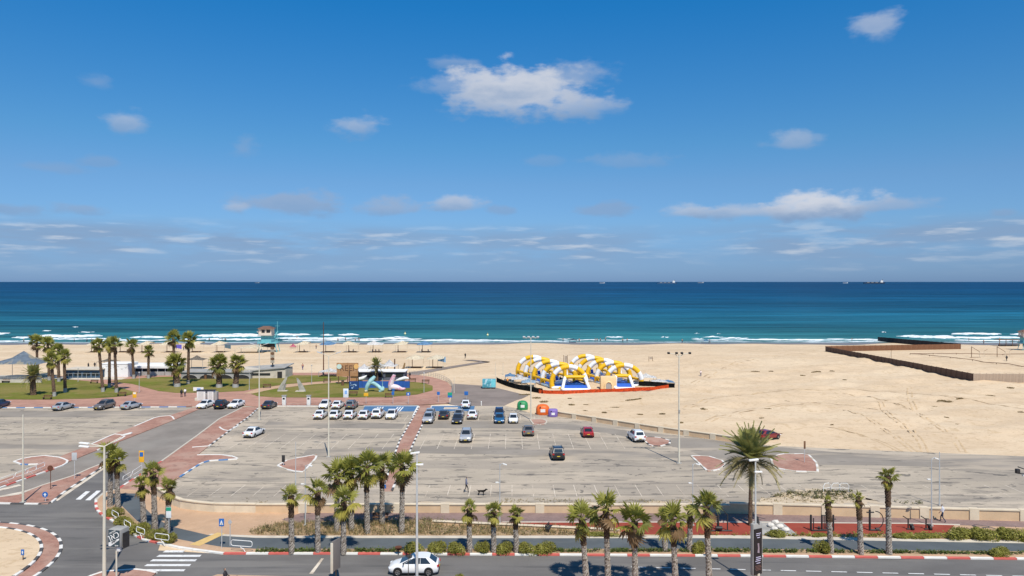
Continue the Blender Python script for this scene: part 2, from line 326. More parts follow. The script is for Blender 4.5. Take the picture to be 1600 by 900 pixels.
def sea_material():
    m = bpy.data.materials.new('sea_water'); m.use_nodes = True; nt = m.node_tree; N = nt.nodes.new; L = nt.links.new
    b = nt.nodes['Principled BSDF']; tc = N('ShaderNodeTexCoord'); sp = N('ShaderNodeSeparateXYZ'); L(tc.outputs['Object'], sp.inputs[0])
    def noise(sc, st, det=6, rg=.6):
        mp = N('ShaderNodeMapping'); mp.inputs['Scale'].default_value = st; L(tc.outputs['Object'], mp.inputs[0])
        n = N('ShaderNodeTexNoise'); n.inputs['Scale'].default_value = sc; n.inputs['Detail'].default_value = det; n.inputs['Roughness'].default_value = rg
        L(mp.outputs[0], n.inputs['Vector']); return n.outputs[0]
    lg = N('ShaderNodeMath'); lg.operation = 'LOGARITHM'; lg.inputs[1].default_value = 10; L(sp.outputs[1], lg.inputs[0])
    wob = N('ShaderNodeMath'); wob.operation = 'MULTIPLY_ADD'; L(noise(0.012, (0.25, 1, 1)), wob.inputs[0]); wob.inputs[1].default_value = 0.10; L(lg.outputs[0], wob.inputs[2])
    mr = N('ShaderNodeMapRange'); L(wob.outputs[0], mr.inputs[0]); mr.inputs[1].default_value = 2.53; mr.inputs[2].default_value = 3.6
    rp = N('ShaderNodeValToRGB'); L(mr.outputs[0], rp.inputs[0]); cr = rp.color_ramp
    cr.elements[0].position = 0; cr.elements[0].color = (0.10, 0.20, 0.19, 1)
    cr.elements[1].position = 1; cr.elements[1].color = (0.002, 0.040, 0.105, 1)
    for p, c in ((0.035, (0.026, 0.135, 0.145, 1)), (0.14, (0.012, 0.100, 0.140, 1)), (0.35, (0.005, 0.068, 0.126, 1)), (0.65, (0.002, 0.050, 0.116, 1))):
        e = cr.elements.new(p); e.color = c
    # wind streaks: darker and lighter water
    def rng(v, a, c, lo, hi):
        n = N('ShaderNodeMapRange'); L(v, n.inputs[0]); n.inputs[1].default_value = a; n.inputs[2].default_value = c; n.inputs[3].default_value = lo; n.inputs[4].default_value = hi; return n.outputs[0]
    def mul(a, c):
        n = N('ShaderNodeMath'); n.operation = 'MULTIPLY'; L(a, n.inputs[0]); L(c, n.inputs[1]); return n.outputs[0]
    f = mul(mul(rng(noise(0.06, (0.14, 1, 1), 9, .72), 0.36, 0.64, 0.58, 1.42), rng(noise(0.0025, (0.2, 1, 1), 12, .72), 0.36, 0.64, 0.62, 1.38)), rng(noise(0.014, (0.1, 1, 1), 10, .7), 0.36, 0.64, 0.68, 1.32))
    vm = N('ShaderNodeVectorMath'); vm.operation = 'SCALE'; L(rp.outputs[0], vm.inputs[0]); L(f, vm.inputs['Scale'])
    # scattered whitecaps
    wc = mul(rng(noise(0.30, (0.22, 1, 1), 5), 0.70, 0.76, 0, 1), rng(noise(0.02, (0.4, 1, 1), 3), 0.5, 0.62, 0, 0.5))
    mx = N('ShaderNodeMix'); mx.data_type = 'RGBA'; L(wc, mx.inputs[0]); L(vm.outputs[0], mx.inputs[6]); mx.inputs[7].default_value = (0.4, 0.5, 0.55, 1)
    L(mx.outputs[2], b.inputs['Base Color'])
    b.inputs['Roughness'].default_value = 0.42; b.inputs['Specular IOR Level'].default_value = 0.05; b.inputs['IOR'].default_value = 1.33
    bn = N('ShaderNodeBump'); bn.inputs['Strength'].default_value = 0.7; bn.inputs['Distance'].default_value = 0.5
    L(noise(0.35, (0.3, 1, 1), 6), bn.inputs['Height']); L(bn.outputs[0], b.inputs['Normal'])
    return m
m_sea = sea_material()
def build_sea():
    xs = [-70000, -3000, -600, 0, 600, 3000, 70000]; ys = [285, 320, 400, 700, 2000, 8000, 70000]
    vs = [(x, y, SEA) for y in ys for x in xs]; nx = len(xs)
    fs = [(j * nx + i, j * nx + i + 1, (j + 1) * nx + i + 1, (j + 1) * nx + i) for j in range(len(ys) - 1) for i in range(nx - 1)]
    me = bpy.data.meshes.new('sea'); me.from_pydata(vs, [], fs); o = new_obj('sea', me, None, m_sea); tag(o, kind='structure')
build_sea()
m_foam = mat('foam', (0.80, 0.83, 0.84), 0.9, 0.05, 0.5, layers=[(0.45, (0.35, 1, 1), 0.50, 0.62, (0.30, 0.45, 0.48), 0.75)])
m_wash = mat('thin_wash', (0.42, 0.50, 0.50), 0.5, 0.2, 0.3, stretch=(0.3, 1, 1), layers=[(0.4, (0.3, 1, 1), 0.5, 0.62, (0.10, 0.21, 0.23), 0.9)])
def surf(name, rows, m):
    bm = bmesh.new()
    for (x0, x1, py, th, h) in rows:
        n = max(6, int((x1 - x0) / 3)); prev = None; ph = rnd.uniform(0, 9)
        for i in range(n + 1):
            t = i / n; px = x0 + (x1 - x0) * t
            yy = py + 0.35 * math.sin(t * 9 + ph) + 0.25 * math.sin(t * 23 + ph * 2)
            env = min(1, t * n / 5, (1 - t) * n / 5) ** 0.7
            w = th * env * (0.75 + 0.35 * math.sin(t * 17 + ph) * math.sin(t * 41 + 3 * ph) + rnd.uniform(-.22, .22)) + 0.05
            p = G(px, yy, SEA); k = p.y / (yy - HZ)
            back = p.y + w * k * 0.5; fr = p.y - w * k * 0.5; hh = h * env * rnd.uniform(.7, 1.1)
            z = SEA + 0.02
            ring = [bm.verts.new((p.x, q, z + a)) for q, a in ((back, 0), (p.y + w * k * .2, hh * .6), (p.y - w * k * .1, hh), (p.y - w * k * .25, hh * .5), (fr, 0))]
            if prev:
                for a, b2, c, d in zip(prev, prev[1:], ring[1:], ring): bm.faces.new((a, b2, c, d))
            prev = ring
    o = from_bm(name, bm, m, None, 60); tag(o, kind='stuff')
    return o
surf('surf_foam', [(52, 160, 525.5, 4.0, .8), (18, 60, 527.5, 2.6, .5), (-40, 14, 521.5, 3.4, .7), (60, 190, 529.5, 1.8, .3), (66, 80, 516.8, 1.6, .3), (122, 148, 519, 1.5, .3), (113, 122, 511, .9, .2),
    (-60, 60, 532.8, 2.0, .15), (202, 262, 526.8, 2.6, .5), (150, 270, 531.6, 1.6, .15), (306, 420, 525, 3.4, .7), (280, 420, 530, 2.6, .3), (330, 410, 522.5, 1.6, .4),
    (426, 486, 523, 3.2, .7), (430, 560, 528.5, 3.4, .4), (500, 522, 523.5, 3, .6), (528, 562, 523, 3.4, .7), (440, 600, 531.5, 2, .2), (560, 660, 529.5, 2.6, .4), (600, 800, 532.3, 1.8, .15), (598, 640, 527, 1.6, .3),
    (660, 770, 531, 1.5, .2), (780, 900, 532.6, 1.2, .1), (946, 975, 526.8, 2.4, .5), (870, 895, 529.8, 1.4, .2), (890, 1000, 531.3, 1.2, .15), (1032, 1046, 526.8, 1.8, .4), (1080, 1100, 529, 1.4, .3),
    (1098, 1130, 526.5, 2.0, .4), (1124, 1170, 528.5, 2.0, .4), (1080, 1260, 531, 1.5, .2), (1180, 1380, 530.6, 2.0, .3), (1085, 1093, 521, .8, .2), (1120, 1126, 521.5, .8, .2), (1378, 1384, 519, 1.2, .3), (1400, 1490, 525.5, 2.4, .5), (1486, 1564, 521.8, 2.6, .6), (1420, 1640, 527.5, 3.0, .5), (1490, 1640, 532, 2.2, .3), (1578, 1640, 522.5, 2.2, .5), (1260, 1400, 533, 1.3, .15)], m_foam)
surf('shallow_wash', [(-80, 420, 535.2, 2.0, .02), (380, 820, 534.6, 1.8, .02), (780, 1300, 534.3, 1.6, .02), (1250, 1700, 534.6, 1.8, .02)], m_wash)
def wet():
    a = []; b = []
    for px in range(-140, 1745, 12):
        p = 536.2 + 0.9 * math.sin(px * .021) + 0.5 * math.sin(px * .057 + 1); q = p + 1.6 + .7 * math.sin(px * .033 + 2)
        g = G(px, p); a.append((g.x, g.y + 6, gz(g.y + 6) + .02)); g = G(px, q); b.append((g.x, g.y, gz(g.y) + .012))
    bm = bmesh.new(); A = [bm.verts.new(v) for v in a]; B = [bm.verts.new(v) for v in b]
    for i in range(len(A) - 1): bm.faces.new((A[i], A[i + 1], B[i + 1], B[i]))
    tag(from_bm('wet_sand', bm, m_wetsand), kind='structure')
wet()

# ------------------------------------------------------------------ paved areas
def sheet(name, px, z, m, sm=False, k=6, jit=0):
    pts = W2(px)
    if jit: pts = [p + Vector((rnd.uniform(-jit, jit), rnd.uniform(-jit, jit), 0)) for p in smooth_poly(pts, True, 9)]
    pts = smooth_poly(pts, True, k) if sm else pts
    return tag(slab(name, pts, None, z, m), kind='structure')
def raised(name, px, m, z=0.12, sm=False, world=False):
    pts = px if world else W2(px); pts = smooth_poly(pts, True) if sm else pts
    return tag(slab(name, pts, -0.05, z, m), kind='structure')
kerb_unit = None
def kerb(pts, mats, seg=1.0, w=0.28, h=0.15, closed=False, z=0.0):
    """row of painted kerb stones along a world polyline; one object per stone"""
    global kerb_unit
    root = bpy.data.objects.new('kerb', None); C.objects.link(root); root['kind'] = 'structure'; root.location = pts[0]
    P = [Vector((p[0], p[1], 0)) for p in pts]
    if closed: P.append(P[0])
    d = [0]
    for a, b in zip(P, P[1:]): d.append(d[-1] + (b - a).length)
    n = max(1, round(d[-1] / seg)); st = d[-1] / n
    def at(s):
        for i in range(len(d) - 1):
            if s <= d[i + 1] + 1e-6: return P[i].lerp(P[i + 1], (s - d[i]) / max(1e-6, d[i + 1] - d[i]))
        return P[-1]
    for i in range(n):
        a, b = at(i * st), at((i + 1) * st); c = (a + b) / 2; L = (b - a).length
        m = mats[i % len(mats)]; key = 'kerb_' + m.name
        if key not in bpy.data.meshes:
            bm = bmesh.new(); bm_box(bm, (0, 0, 0.5), (1, 1, 1)); bmesh.ops.bevel(bm, geom=[e for e in bm.edges if all(v.co.z > .9 for v in e.verts) and abs(e.verts[0].co.y - e.verts[1].co.y) < .1], offset=.12, segments=1, affect='EDGES')
            me = bpy.data.meshes.new(key); bm.to_mesh(me); bm.free(); me.materials.append(m)
        o = new_obj('kerb_stone', bpy.data.meshes[key], root); o.location = c - Vector((pts[0][0], pts[0][1], pts[0][2] if len(pts[0]) > 2 else 0)) + Vector((0, 0, z - 0.02 + rnd.uniform(-.004, .004)))
        o.rotation_euler = (0, 0, math.atan2((b - a).y, (b - a).x)); o.scale = (L - 0.02, w, h + 0.02)
    return root
# parking lot: one worn sheet
sheet('parking_lot', [(-500, 800), (-500, 634), (0, 634), (300, 634), (700, 634), (790, 632), (836, 648), (870, 650), (1025, 674), (1150, 692), (1215, 697), (1400, 705), (1600, 713), (1800, 722), (2200, 745), (2200, 835), (1600, 815), (800, 802), (300, 802), (200, 780), (100, 740), (-60, 800)], 0.006, m_lot)
m_patch = mat('pale_patch', (0.42, 0.38, 0.31), 0.9, 0.08, 0.3, layers=[(0.5, (1, 1, 1), .5, .7, (.33, .29, .24), .7)])
m_tar = mat('tar_seam', (0.12, 0.11, 0.10), 0.8, 0.2, 1)
# the darker lanes through the lot
m_lane = mat('lane_asphalt', (0.285, 0.25, 0.21), 0.9, 0.1, 0.15, 0.1, 6, layers=[(0.2, (0.25, 1.5, 1), .5, .62, (.24, .21, .175), .6), (0.08, (0.5, 2, 1), 0.48, 0.6, (0.45, 0.375, 0.29), 0.8), (0.8, (0.3, 1.2, 1), 0.62, 0.67, (0.12, 0.11, 0.10), 0.6)])
sheet('lot_lane', [(420, 657), (634, 662), (628, 670), (410, 668)], 0.010, m_lane)
sheet('lot_lane', [(662, 657), (812, 659), (900, 664), (1010, 676), (1300, 706), (1500, 712), (1650, 716), (1650, 735), (1400, 728), (1140, 722), (1060, 700), (900, 672), (655, 668)], 0.010, m_lane, True)
sheet('lot_lane', [(480, 702), (620, 698), (614, 708), (470, 714)], 0.010, m_lane)
sheet('lot_lane', [(640, 697), (900, 700), (1060, 708), (1060, 716), (880, 712), (634, 708)], 0.010, m_lane)
sheet('lot_lane', [(0, 643), (200, 642), (300, 640), (296, 648), (140, 652), (0, 652)], 0.010, m_lane)
sheet('lot_lane', [(-40, 695), (130, 690), (160, 690), (110, 706), (-40, 712)], 0.010, m_lane)
def seam(pxs, w=0.12):
    P = W2(pxs); bm = bmesh.new(); prev = None
    for i, p in enumerate(P):
        a = bm.verts.new((p.x, p.y - w / 2, 0.013)); b = bm.verts.new((p.x, p.y + w / 2, 0.013))
        if prev: bm.faces.new((prev[0], a, b, prev[1]))
        prev = (a, b)
    tag(from_bm('tar_seam', bm, m_tar), kind='structure')
seam([(300, 755), (600, 757), (1000, 756), (1500, 754)], .10); seam([(300, 771), (700, 773), (1100, 773), (1400, 770)], .08)
# roads
def circle(c, r, n=64): return [Vector((c[0] + r * math.cos(2 * math.pi * i / n), c[1] + r * math.sin(2 * math.pi * i / n), 0)) for i in range(n)]
RB = (-52.5, 59.5)
tag(slab('front_road', [(-48, 40), (160, 34), (160, 60.6), (44.1, 63.45), (20, 64.15), (-16, 64.7), (-25.2, 64.8), (-34, 66), (-43, 70)], None, 0.016, m_road), kind='structure')
tag(slab('roundabout_road', circle(RB, 21.8), None, 0.020, m_road), kind='structure')
sheet('entry_road', [(-60, 800), (0, 790), (75, 795), (160, 800), (172, 778), (185, 764), (207, 750), (252, 722), (310, 680), (343, 655), (378, 637), (305, 637), (270, 653), (195, 681), (150, 703), (108, 722), (65, 740), (30, 752), (0, 763), (-60, 785)], 0.012, m_entry)
sheet('junction_road', [(70, 800), (82, 783), (120, 758), (172, 722), (207, 750), (185, 764), (172, 778), (160, 800), (175, 818), (110, 830)], 0.024, m_road)
# roundabout island with paved apron
tag(slab('roundabout_apron', circle(RB, 13.6), -.05, 0.10, m_brick), kind='structure')
tag(slab('roundabout_island', circle(RB, 12.1), -.05, 0.2, m_sand), kind='structure')
kerb(circle(RB, 13.7, 96), [m_kwhite, m_kblack], 1.1, closed=True, h=.12)
kerb(circle(RB, 12.2, 96), [m_kwhite, m_kblack], 1.1, closed=True, h=.24)
# splitter island
ISL = [(-70, 787), (0, 787.5), (75, 788.5), (84, 781), (164, 728), (172, 721.5), (147, 730), (116, 744), (61, 761), (30, 774), (-70, 800 - 14)]
raised('traffic_island_paving', ISL, m_brick)
kerb(W2([(-70, 787), (0, 787.5), (74, 788.5), (80, 786)]), [m_kblack, m_kwhite], 1.5)
kerb(W2([(80, 786), (100, 770), (164, 728), (172, 721.5)]), [m_kwhite, m_kblack], 1.4)
kerb(W2([(172, 721.5), (147, 730), (116, 744), (61, 761), (30, 774), (-70, 787)]), [m_kgrey], 2)
# left brick strip + nose
raised('left_strip_paving', [(92, 715), (140, 696), (178, 679), (210, 667), (245, 652), (268, 649), (300, 638), (322, 635), (272, 657), (196, 687), (152, 704), (108, 722)], m_brick, .1)
raised('left_nose_paving', [(-60, 785), (0, 762.5), (30, 751), (65, 739), (96, 728), (108, 722), (95, 716), (70, 713), (40, 716), (22, 722), (35, 727), (60, 726), (38, 738), (0, 752), (-60, 775)], m_brick)
kerb(W2([(-60, 785), (0, 763), (30, 752), (65, 740), (97, 728.5)]), [m_kred, m_kwhite], 1.5)
kerb(W2([(97, 728.5), (108, 722), (95, 716), (70, 713), (40, 716), (22, 722)]), [m_kwhite], 1.5)
kerb(W2([(22, 722), (35, 727), (60, 726)]), [m_kwhite, m_kwhite, m_kblue], 1.3)
kerb(W2([(140, 696), (178, 679), (186, 679), (196, 683), (152, 704)]), [m_kwhite], 1.6, h=.14)
kerb(W2([(210, 667), (245, 652), (268, 650), (272, 656)]), [m_kwhite], 1.6, h=.14)
# right brick strip
raised('right_strip_paving', [(185, 765), (207, 750), (252, 722), (310, 680), (343, 655), (378, 637), (403, 637), (391, 650), (350, 680), (326, 698), (308, 712), (345, 712), (370, 717), (323, 721), (312, 726), (281, 746), (262, 760), (258, 770), (222, 768)], m_brick, .1)
kerb(W2([(403, 639), (391, 650), (350, 680), (326, 698)]), [m_kwhite, m_kblack], 1.1)
kerb(W2([(300, 700), (316, 699), (326, 698)]), [m_kwhite], 1.5); kerb(W2([(308, 712), (345, 711.5), (362, 713.5), (371, 717)]), [m_kwhite], 1.6)
kerb(W2([(371, 718), (323, 721), (312, 726), (281, 746)]), [m_kwhite, m_kblue], 1.25)
kerb(W2([(185, 765), (207, 750), (252, 722)]), [m_kred, m_kwhite], 1.4)
kerb(W2([(252, 722), (310, 680), (343, 655), (378, 638)]), [m_kgrey], 2.2)
kerb(W2([(343, 668), (347, 672), (357, 674), (372, 666)]), [m_kwhite], 1.4)
# islands inside the lot
def island(px, mats, seg, closed=True):
    raised('lot_island_paving', px, m_brick, .1); kerb(W2(px), mats, seg, closed=closed, h=.12)
raised('walkway_paving', [(636, 700), (652, 668), (668, 638), (640, 638), (655, 633)][0:0] or [(655, 634), (674, 634), (652, 680), (612, 768), (597, 768), (624, 690)], m_brick, .1)
kerb(W2([(655, 636), (624, 690), (597, 768)]), [m_kwhite, m_kblack], 1.3, h=.12); kerb(W2([(674, 636), (652, 680), (612, 768)]), [m_kwhite, m_kblack], 1.3, h=.12)
island([(434, 728), (450, 719), (495, 711), (494, 716), (474, 738), (460, 737), (444, 733)], [m_kwhite, m_kwhite, m_kgrey], 1.4)
island([(1000, 683), (1030, 684), (1047, 689), (1046, 694), (1030, 698), (1016, 697)], [m_kwhite, m_kblack], 1.1)
island([(1080, 713), (1105, 713), (1128, 720), (1134, 727), (1122, 735), (1106, 737)], [m_kwhite, m_kgrey], 1.3)
island([(1205, 717), (1218, 710), (1262, 710), (1276, 724), (1278, 738), (1240, 737), (1208, 731)], [m_kwhite, m_kgrey], 1.3)
island([(828, 656), (846, 655), (856, 659), (850, 664), (834, 664)], [m_kgrey], 1.4)
# big forecourt along the front road
PAV = [(150, 783), (151, 796), (162, 807), (175, 814), (200, 830), (225, 844), (260, 852), (282, 857), (350, 866)]
PV = smooth_poly(W2(PAV), False, 5) + [Vector((-16, 64.85, 0)), Vector((20, 64.3, 0)), Vector((44.1, 63.6, 0)), Vector((120, 60.9, 0)), Vector((120, 74.5, 0))] + W2([(1600, 814), (1140, 802), (800, 801), (400, 801), (325, 800), (285, 794), (262, 785), (247, 774), (255, 766), (222, 768), (185, 765), (160, 772)])
raised('forecourt_paving', PV, m_tan, .12, world=True)
KF = smooth_poly(W2(PAV), False, 5) + [Vector((-16, 64.85, 0)), Vector((20, 64.3, 0)), Vector((44.1, 63.6, 0)), Vector((75, 62.6, 0))]
kerb(W2([(185, 765), (160, 772), (150, 783)]), [m_kgrey], 1.5)
kerb(smooth_poly(W2(PAV[:7]), False, 5), [m_kwhite, m_kred], 1.05, h=.16)
kerb(smooth_poly(W2(PAV[6:]), False, 5), [m_kwhite], 1.8, h=.16)
kerb([PV[40] if False else G(350, 866), Vector((-16, 64.8, 0)), Vector((20, 64.25, 0)), Vector((44.1, 63.55, 0)), Vector((75, 62.5, 0))], [m_kred, m_kwhite], 1.98, h=.16, w=.3)
zp = .124
slab_ = lambda n, px, m, z: tag(slab(n, W2(px, 0.12), None, z, m), kind='structure')
slab_('bike_path', [(187, 771), (216, 771), (221, 788), (240, 807), (265, 822), (325, 836), (400, 840.5), (780, 841), (1140, 841), (1600, 849), (1750, 852), (1750, 865), (1600, 861.5), (1140, 857.5), (780, 857.5), (400, 857.5), (350, 855), (302, 847), (272, 841), (240, 832), (212, 812), (190, 790)], m_bike, zp)
slab_('bike_path_edging', [(400, 837), (780, 837), (1140, 836.5), (1600, 844.5), (1750, 848), (1750, 852), (1600, 849), (1140, 841), (780, 841), (400, 840.5), (325, 836), (330, 834)], m_conc, zp + .003)
slab_('yellow_crossing', [(296, 851), (312, 853), (352, 834), (340, 832)], plain('yellow_pavers', (0.62, 0.42, 0.17), .85), zp + .004)
slab_('promenade', [(470, 801.5), (800, 801), (1140, 802), (1600, 814.5), (1750, 818), (1750, 832), (1600, 824), (1420, 818), (1140, 815.5), (785, 815.5), (640, 818), (470, 822), (440, 812)], m_brown, zp)
slab_('promenade_edging', [(785, 815), (1140, 815), (1420, 817), (1500, 819), (1500, 821), (1420, 818.6), (1140, 816.5), (785, 816.5)], m_conc, zp + .006)
slab_('exercise_surface', [(784, 816.5), (1140, 816.5), (1174, 816.5), (1172, 836), (1000, 835), (975, 831), (860, 823), (784, 818)], m_rubber, zp + .004)
slab_('exercise_surface', [(1221, 816.5), (1420, 818.5), (1492, 820), (1480, 833), (1247, 836)], m_rubber, zp + .004)
slab_('rock_bed', [(1174, 814), (1221, 815), (1247, 836), (1172, 836)], m_grey, zp + .005)
BED = [(390, 831), (405, 824), (440, 818), (520, 814), (676, 812), (740, 817), (860, 824), (972, 832), (960, 836.5), (780, 836.5), (420, 836.5), (395, 835)]
slab_('planting_bed_soil', BED, m_soil, zp + .006)
slab_('verge_soil', [(420, 858), (780, 858), (1140, 858), (1600, 862), (1750, 865), (1750, 869), (1600, 867), (1140, 863.5), (780, 863.5), (420, 863.5)], m_soil, zp + .003)
slab_('hedge_soil', [(166, 790), (188, 790), (212, 813), (240, 833), (270, 843), (262, 849), (228, 840), (200, 826), (178, 812)], m_soil, zp + .003)
slab_('right_bed_soil', [(985, 834), (1170, 836), (1247, 836.5), (1480, 833), (1500, 825), (1600, 826), (1750, 833), (1750, 848), (1600, 844), (1140, 836.6), (985, 836.6)], m_soil, zp + .002)
# crossings and lane paint on the road
def paint(px, m=m_roadline, z=0.030): tag(slab('road_marking', W2(px), None, z, m), kind='structure')
for x0, x1, y in ((254, 286, 862), (244, 312, 869), (234, 305, 876), (225, 296, 883.5), (219, 287, 891.5)):
    paint([(x0, y + 1.6), (x0 + 5, y - 1.6), (x1 + 3, y - 1.6), (x1, y + 1.6)])
for a, b in (((118, 781), (134, 768)), ((133, 782), (151, 767)), ((147, 781), (163, 768))):
    paint([a, (a[0] + 8, a[1]), (b[0] + 7, b[1]), b])
for x in np.arange(10.0, 48, 2.05):
    y = 61.55 - (x - 14.9) * 0.062; tag(slab('road_marking', [(x, y - .07, 0), (x + 1.25, y - .07 - .062 * 1.25, 0), (x + 1.25, y + .07 - .062 * 1.25, 0), (x, y + .07, 0)], None, .030, m_roadline), kind='structure')
paint([(483, 897), (489, 897), (506, 873), (502, 873)], m_line)
paint([(0, 775), (36, 768), (70, 757), (72, 759), (36, 771), (0, 778)], m_line); paint([(-20, 769), (30, 757), (34, 759), (-20, 772)], m_line)
paint([(84, 781), (172, 724), (176, 724), (90, 783)], m_line)
# parking bays
def bay(x0, y0, x1, y1, w=0.075, m=m_line, z=0.016):
    a, b = Vector((x0, y0, 0)), Vector((x1, y1, 0)); n = (b - a).normalized().cross(Vector((0, 0, 1))) * w / 2
    tag(slab('bay_marking', [a - n, b - n, b + n, a + n], None, z, m), kind='structure')
for i in range(-25, 31):
    x = 2.42 * i
    if x > -44 and not -18 < x < -14: bay(x, 82.2, x, 86.8)
for i in range(-16, 14):
    x = -18.6 + 2.45 * i if i <= 0 else -13.2 + 2.45 * (i - 1)
    if (i <= 0 and x > -46) or (i > 0 and x < 18):
        bay(x, 105.5, x, 110.6); bay(x, 110.9, x, 116)
    if (i <= 0 and x > -52) or (i > 0 and x < 6): bay(x, 126.8, x, 132)
for i in range(0, 18):
    x = -72 - 2.45 * i; bay(x, 121, x, 126, .10); bay(x, 115.8, x, 120.8, .10)
bay(-46, 82.0, 56, 82.0, .07)
# blue disabled bays
def blue(px): sheet('blue_bay', px, .014, m_blue)
blue([(570, 634.5), (652, 634.5), (647, 643), (566, 643)]); blue([(673, 634.5), (742, 634.5), (740, 642.5), (668, 642.5)])
for px in ([(590, 636), (601, 636), (594, 643), (583, 643)], [(621, 636), (632, 636), (626, 643), (614, 643)]):
    for k in range(3):
        x0, x1 = px[0][0] + k * 4, px[0][0] + k * 4 + 2
        sheet('bay_marking', [(x0, 636), (x1, 636), (x1 - 6, 643), (x0 - 6, 643)], .019, m_white)
sheet('bay_marking', [(694, 636.5), (716, 636.5), (714, 639.5), (693, 639.5)], .019, m_line); sheet('bay_marking', [(652, 634.5), (655, 634.5), (646, 650), (644, 650)], .019, m_white)
sheet('bay_marking', [(568, 633.8), (654, 633.8), (654, 634.6), (568, 634.6)], .019, m_white); sheet('bay_marking', [(673, 633.8), (742, 633.8), (742, 634.5), (673, 634.5)], .019, m_white)
# promenade above the lot
raised('upper_promenade', [(-400, 638), (0, 637), (290, 636), (316, 634), (380, 634), (402, 636), (430, 634), (655, 633), (700, 631), (705, 612), (706, 605), (698, 597), (676, 590), (650, 586), (560, 583), (400, 583), (150, 586), (0, 592), (-400, 592)], m_pink, .12)
kerb(W2([(-60, 638.2), (0, 637.6), (150, 637), (291, 636.2)]), [m_kblue, m_kwhite], 1.7, h=.15)
kerb(W2([(432, 635), (500, 635), (560, 634.5)]), [m_kwhite], 2, h=.14)
u = lambda n, px, m, z, sm=False: tag(slab(n, smooth_poly(W2(px, .12), True, 5) if sm else W2(px, .12), None, z, m), kind='structure')
u('upper_promenade_band', [(-60, 632.5), (300, 631.5), (300, 635.4), (-60, 636.6)], m_brick, .126)
u('lower_walk_band', [(430, 631), (560, 626.5), (655, 624), (700, 616), (703, 630), (655, 632.6), (430, 633.6)], m_brick, .126)
u('lawn', [(-60, 597), (30, 596), (67, 592), (100, 592), (140, 596), (165, 600), (188, 606), (216, 614), (200, 618), (180, 620.5), (140, 623), (75, 624.5), (-60, 624)], m_lawn, .15)
u('lawn', [(172, 596), (190, 593), (250, 589), (330, 588), (420, 586.5), (520, 586.5), (545, 590), (540, 594), (500, 596), (450, 600), (405, 606.5), (380, 611), (330, 613.5), (275, 614), (247, 611), (207, 600)], m_lawn, .15)
u('lawn', [(392, 615.5), (430, 607.5), (492, 600.5), (540, 597), (640, 596.5), (660, 598), (676, 603), (676, 610), (652, 616.5), (605, 620.8), (505, 621.3), (430, 621), (402, 619)], m_lawn, .15)
u('garden_path', [(380, 615), (405, 607), (450, 600.5), (500, 597), (545, 594.5), (545, 596.5), (492, 600), (430, 607), (395, 615)], m_tan, .135)
u('grey_terrace', [(-60, 586), (40, 586), (60, 590), (40, 597), (-60, 598)], m_conc, .13); u('grey_terrace', [(60, 588), (160, 589), (200, 590), (190, 593), (120, 593), (66, 592)], m_conc, .13)
sheet('access_ramp', [(708, 599.5), (752, 602.5), (776, 606), (812, 615), (826, 618), (800, 630), (788, 634), (717, 634.5), (703, 632), (706, 614)], .02, m_ramp)
sheet('beach_boardwalk', [(618, 588.5), (640, 582), (700, 573), (755, 564.6), (766, 565.6), (720, 573), (660, 584), (640, 589)], .05, m_ramp)
sheet('beach_path', [(722, 563.0), (738, 562.2), (766, 565.2), (762, 566.4), (736, 563.6)], .05, m_ramp)
# median under the front palms and the island beneath the box sign
raised('road_median', [Vector((-10, 50, 0)), Vector((70, 46, 0)), Vector((70, 57.2, 0)), Vector((30, 58.3, 0)), Vector((-10, 59.0, 0)), Vector((-24, 60.0, 0)), Vector((-26.5, 57, 0))], m_tan, .14, world=True)
raised('sign_island', [Vector((-36, 52, 0)), Vector((-29, 52, 0)), Vector((-29.2, 60.4, 0)), Vector((-31, 61.2, 0)), Vector((-34, 60.6, 0))], m_brick, .14, world=True)
kerb([Vector((-29.2, 60.4, 0)), Vector((-31, 61.2, 0)), Vector((-34, 60.6, 0)), Vector((-36, 52, 0))], [m_kwhite], 1.2)
# ------------------------------------------------------------------ walls and fences
def parapet(px, h, label, pier_step=5.0, z0=0.0, cat='wall', th=0.3, pier=True, mp=None):
    P = [Vector((p.x, p.y, 0)) for p in W2(px, z0)]
    root = thing('parapet_wall', label, cat, P[0] + Vector((0, 0, z0)))
    d = [0]
    for a, b in zip(P, P[1:]): d.append(d[-1] + (b - a).length)
    tot = d[-1]
    def at(s):
        s = min(max(s, 0), tot)
        for i in range(len(d) - 1):
            if s <= d[i + 1] + 1e-6: return P[i].lerp(P[i + 1], (s - d[i]) / (d[i + 1] - d[i]))
    n = max(1, round(tot / pier_step)); st = tot / n
    O = P[0]
    for i in range(n):
        a, b = at(i * st), at((i + 1) * st); c = (a + b) / 2 - O; rot = Matrix.Rotation(math.atan2((b - a).y, (b - a).x), 3, 'Z'); L = (b - a).length
        part_box('panel', c + Vector((0, 0, h * .43)), (L + (.02 if not pier else 0), th, h * .86), mp or m_stucco, root, rot)
        part_box('coping', c + Vector((0, 0, h * .93)), (L - .01, th + .16, h * .14), m_cap, root, rot, .02)
        if pier and i: part_box('pier', a - O + Vector((0, 0, h * .5 + .01)), (.9, th + .22, h + .03), m_cap, root, rot)
    return root
parapet([(247, 774), (262, 785), (285, 794), (325, 799.5), (400, 800.5)], .95, 'curved pale parapet wall beside the left palms and paved forecourt', 2.2, .12, pier=False, mp=m_cap)
parapet([(400, 800.5), (800, 800.5), (1140, 801.5)], .92, 'tan stucco wall with piers behind the promenade palms', 5.0, .12)
parapet([(1140, 801.5), (1600, 813.5), (1760, 818)], 1.12, 'tan stucco wall with piers behind the exercise area', 5.0, .12)
parapet([(868, 649.5), (1025, 674), (1158, 692)], .85, 'low sand-coloured wall between parking lot and dunes', 4.2, 0)
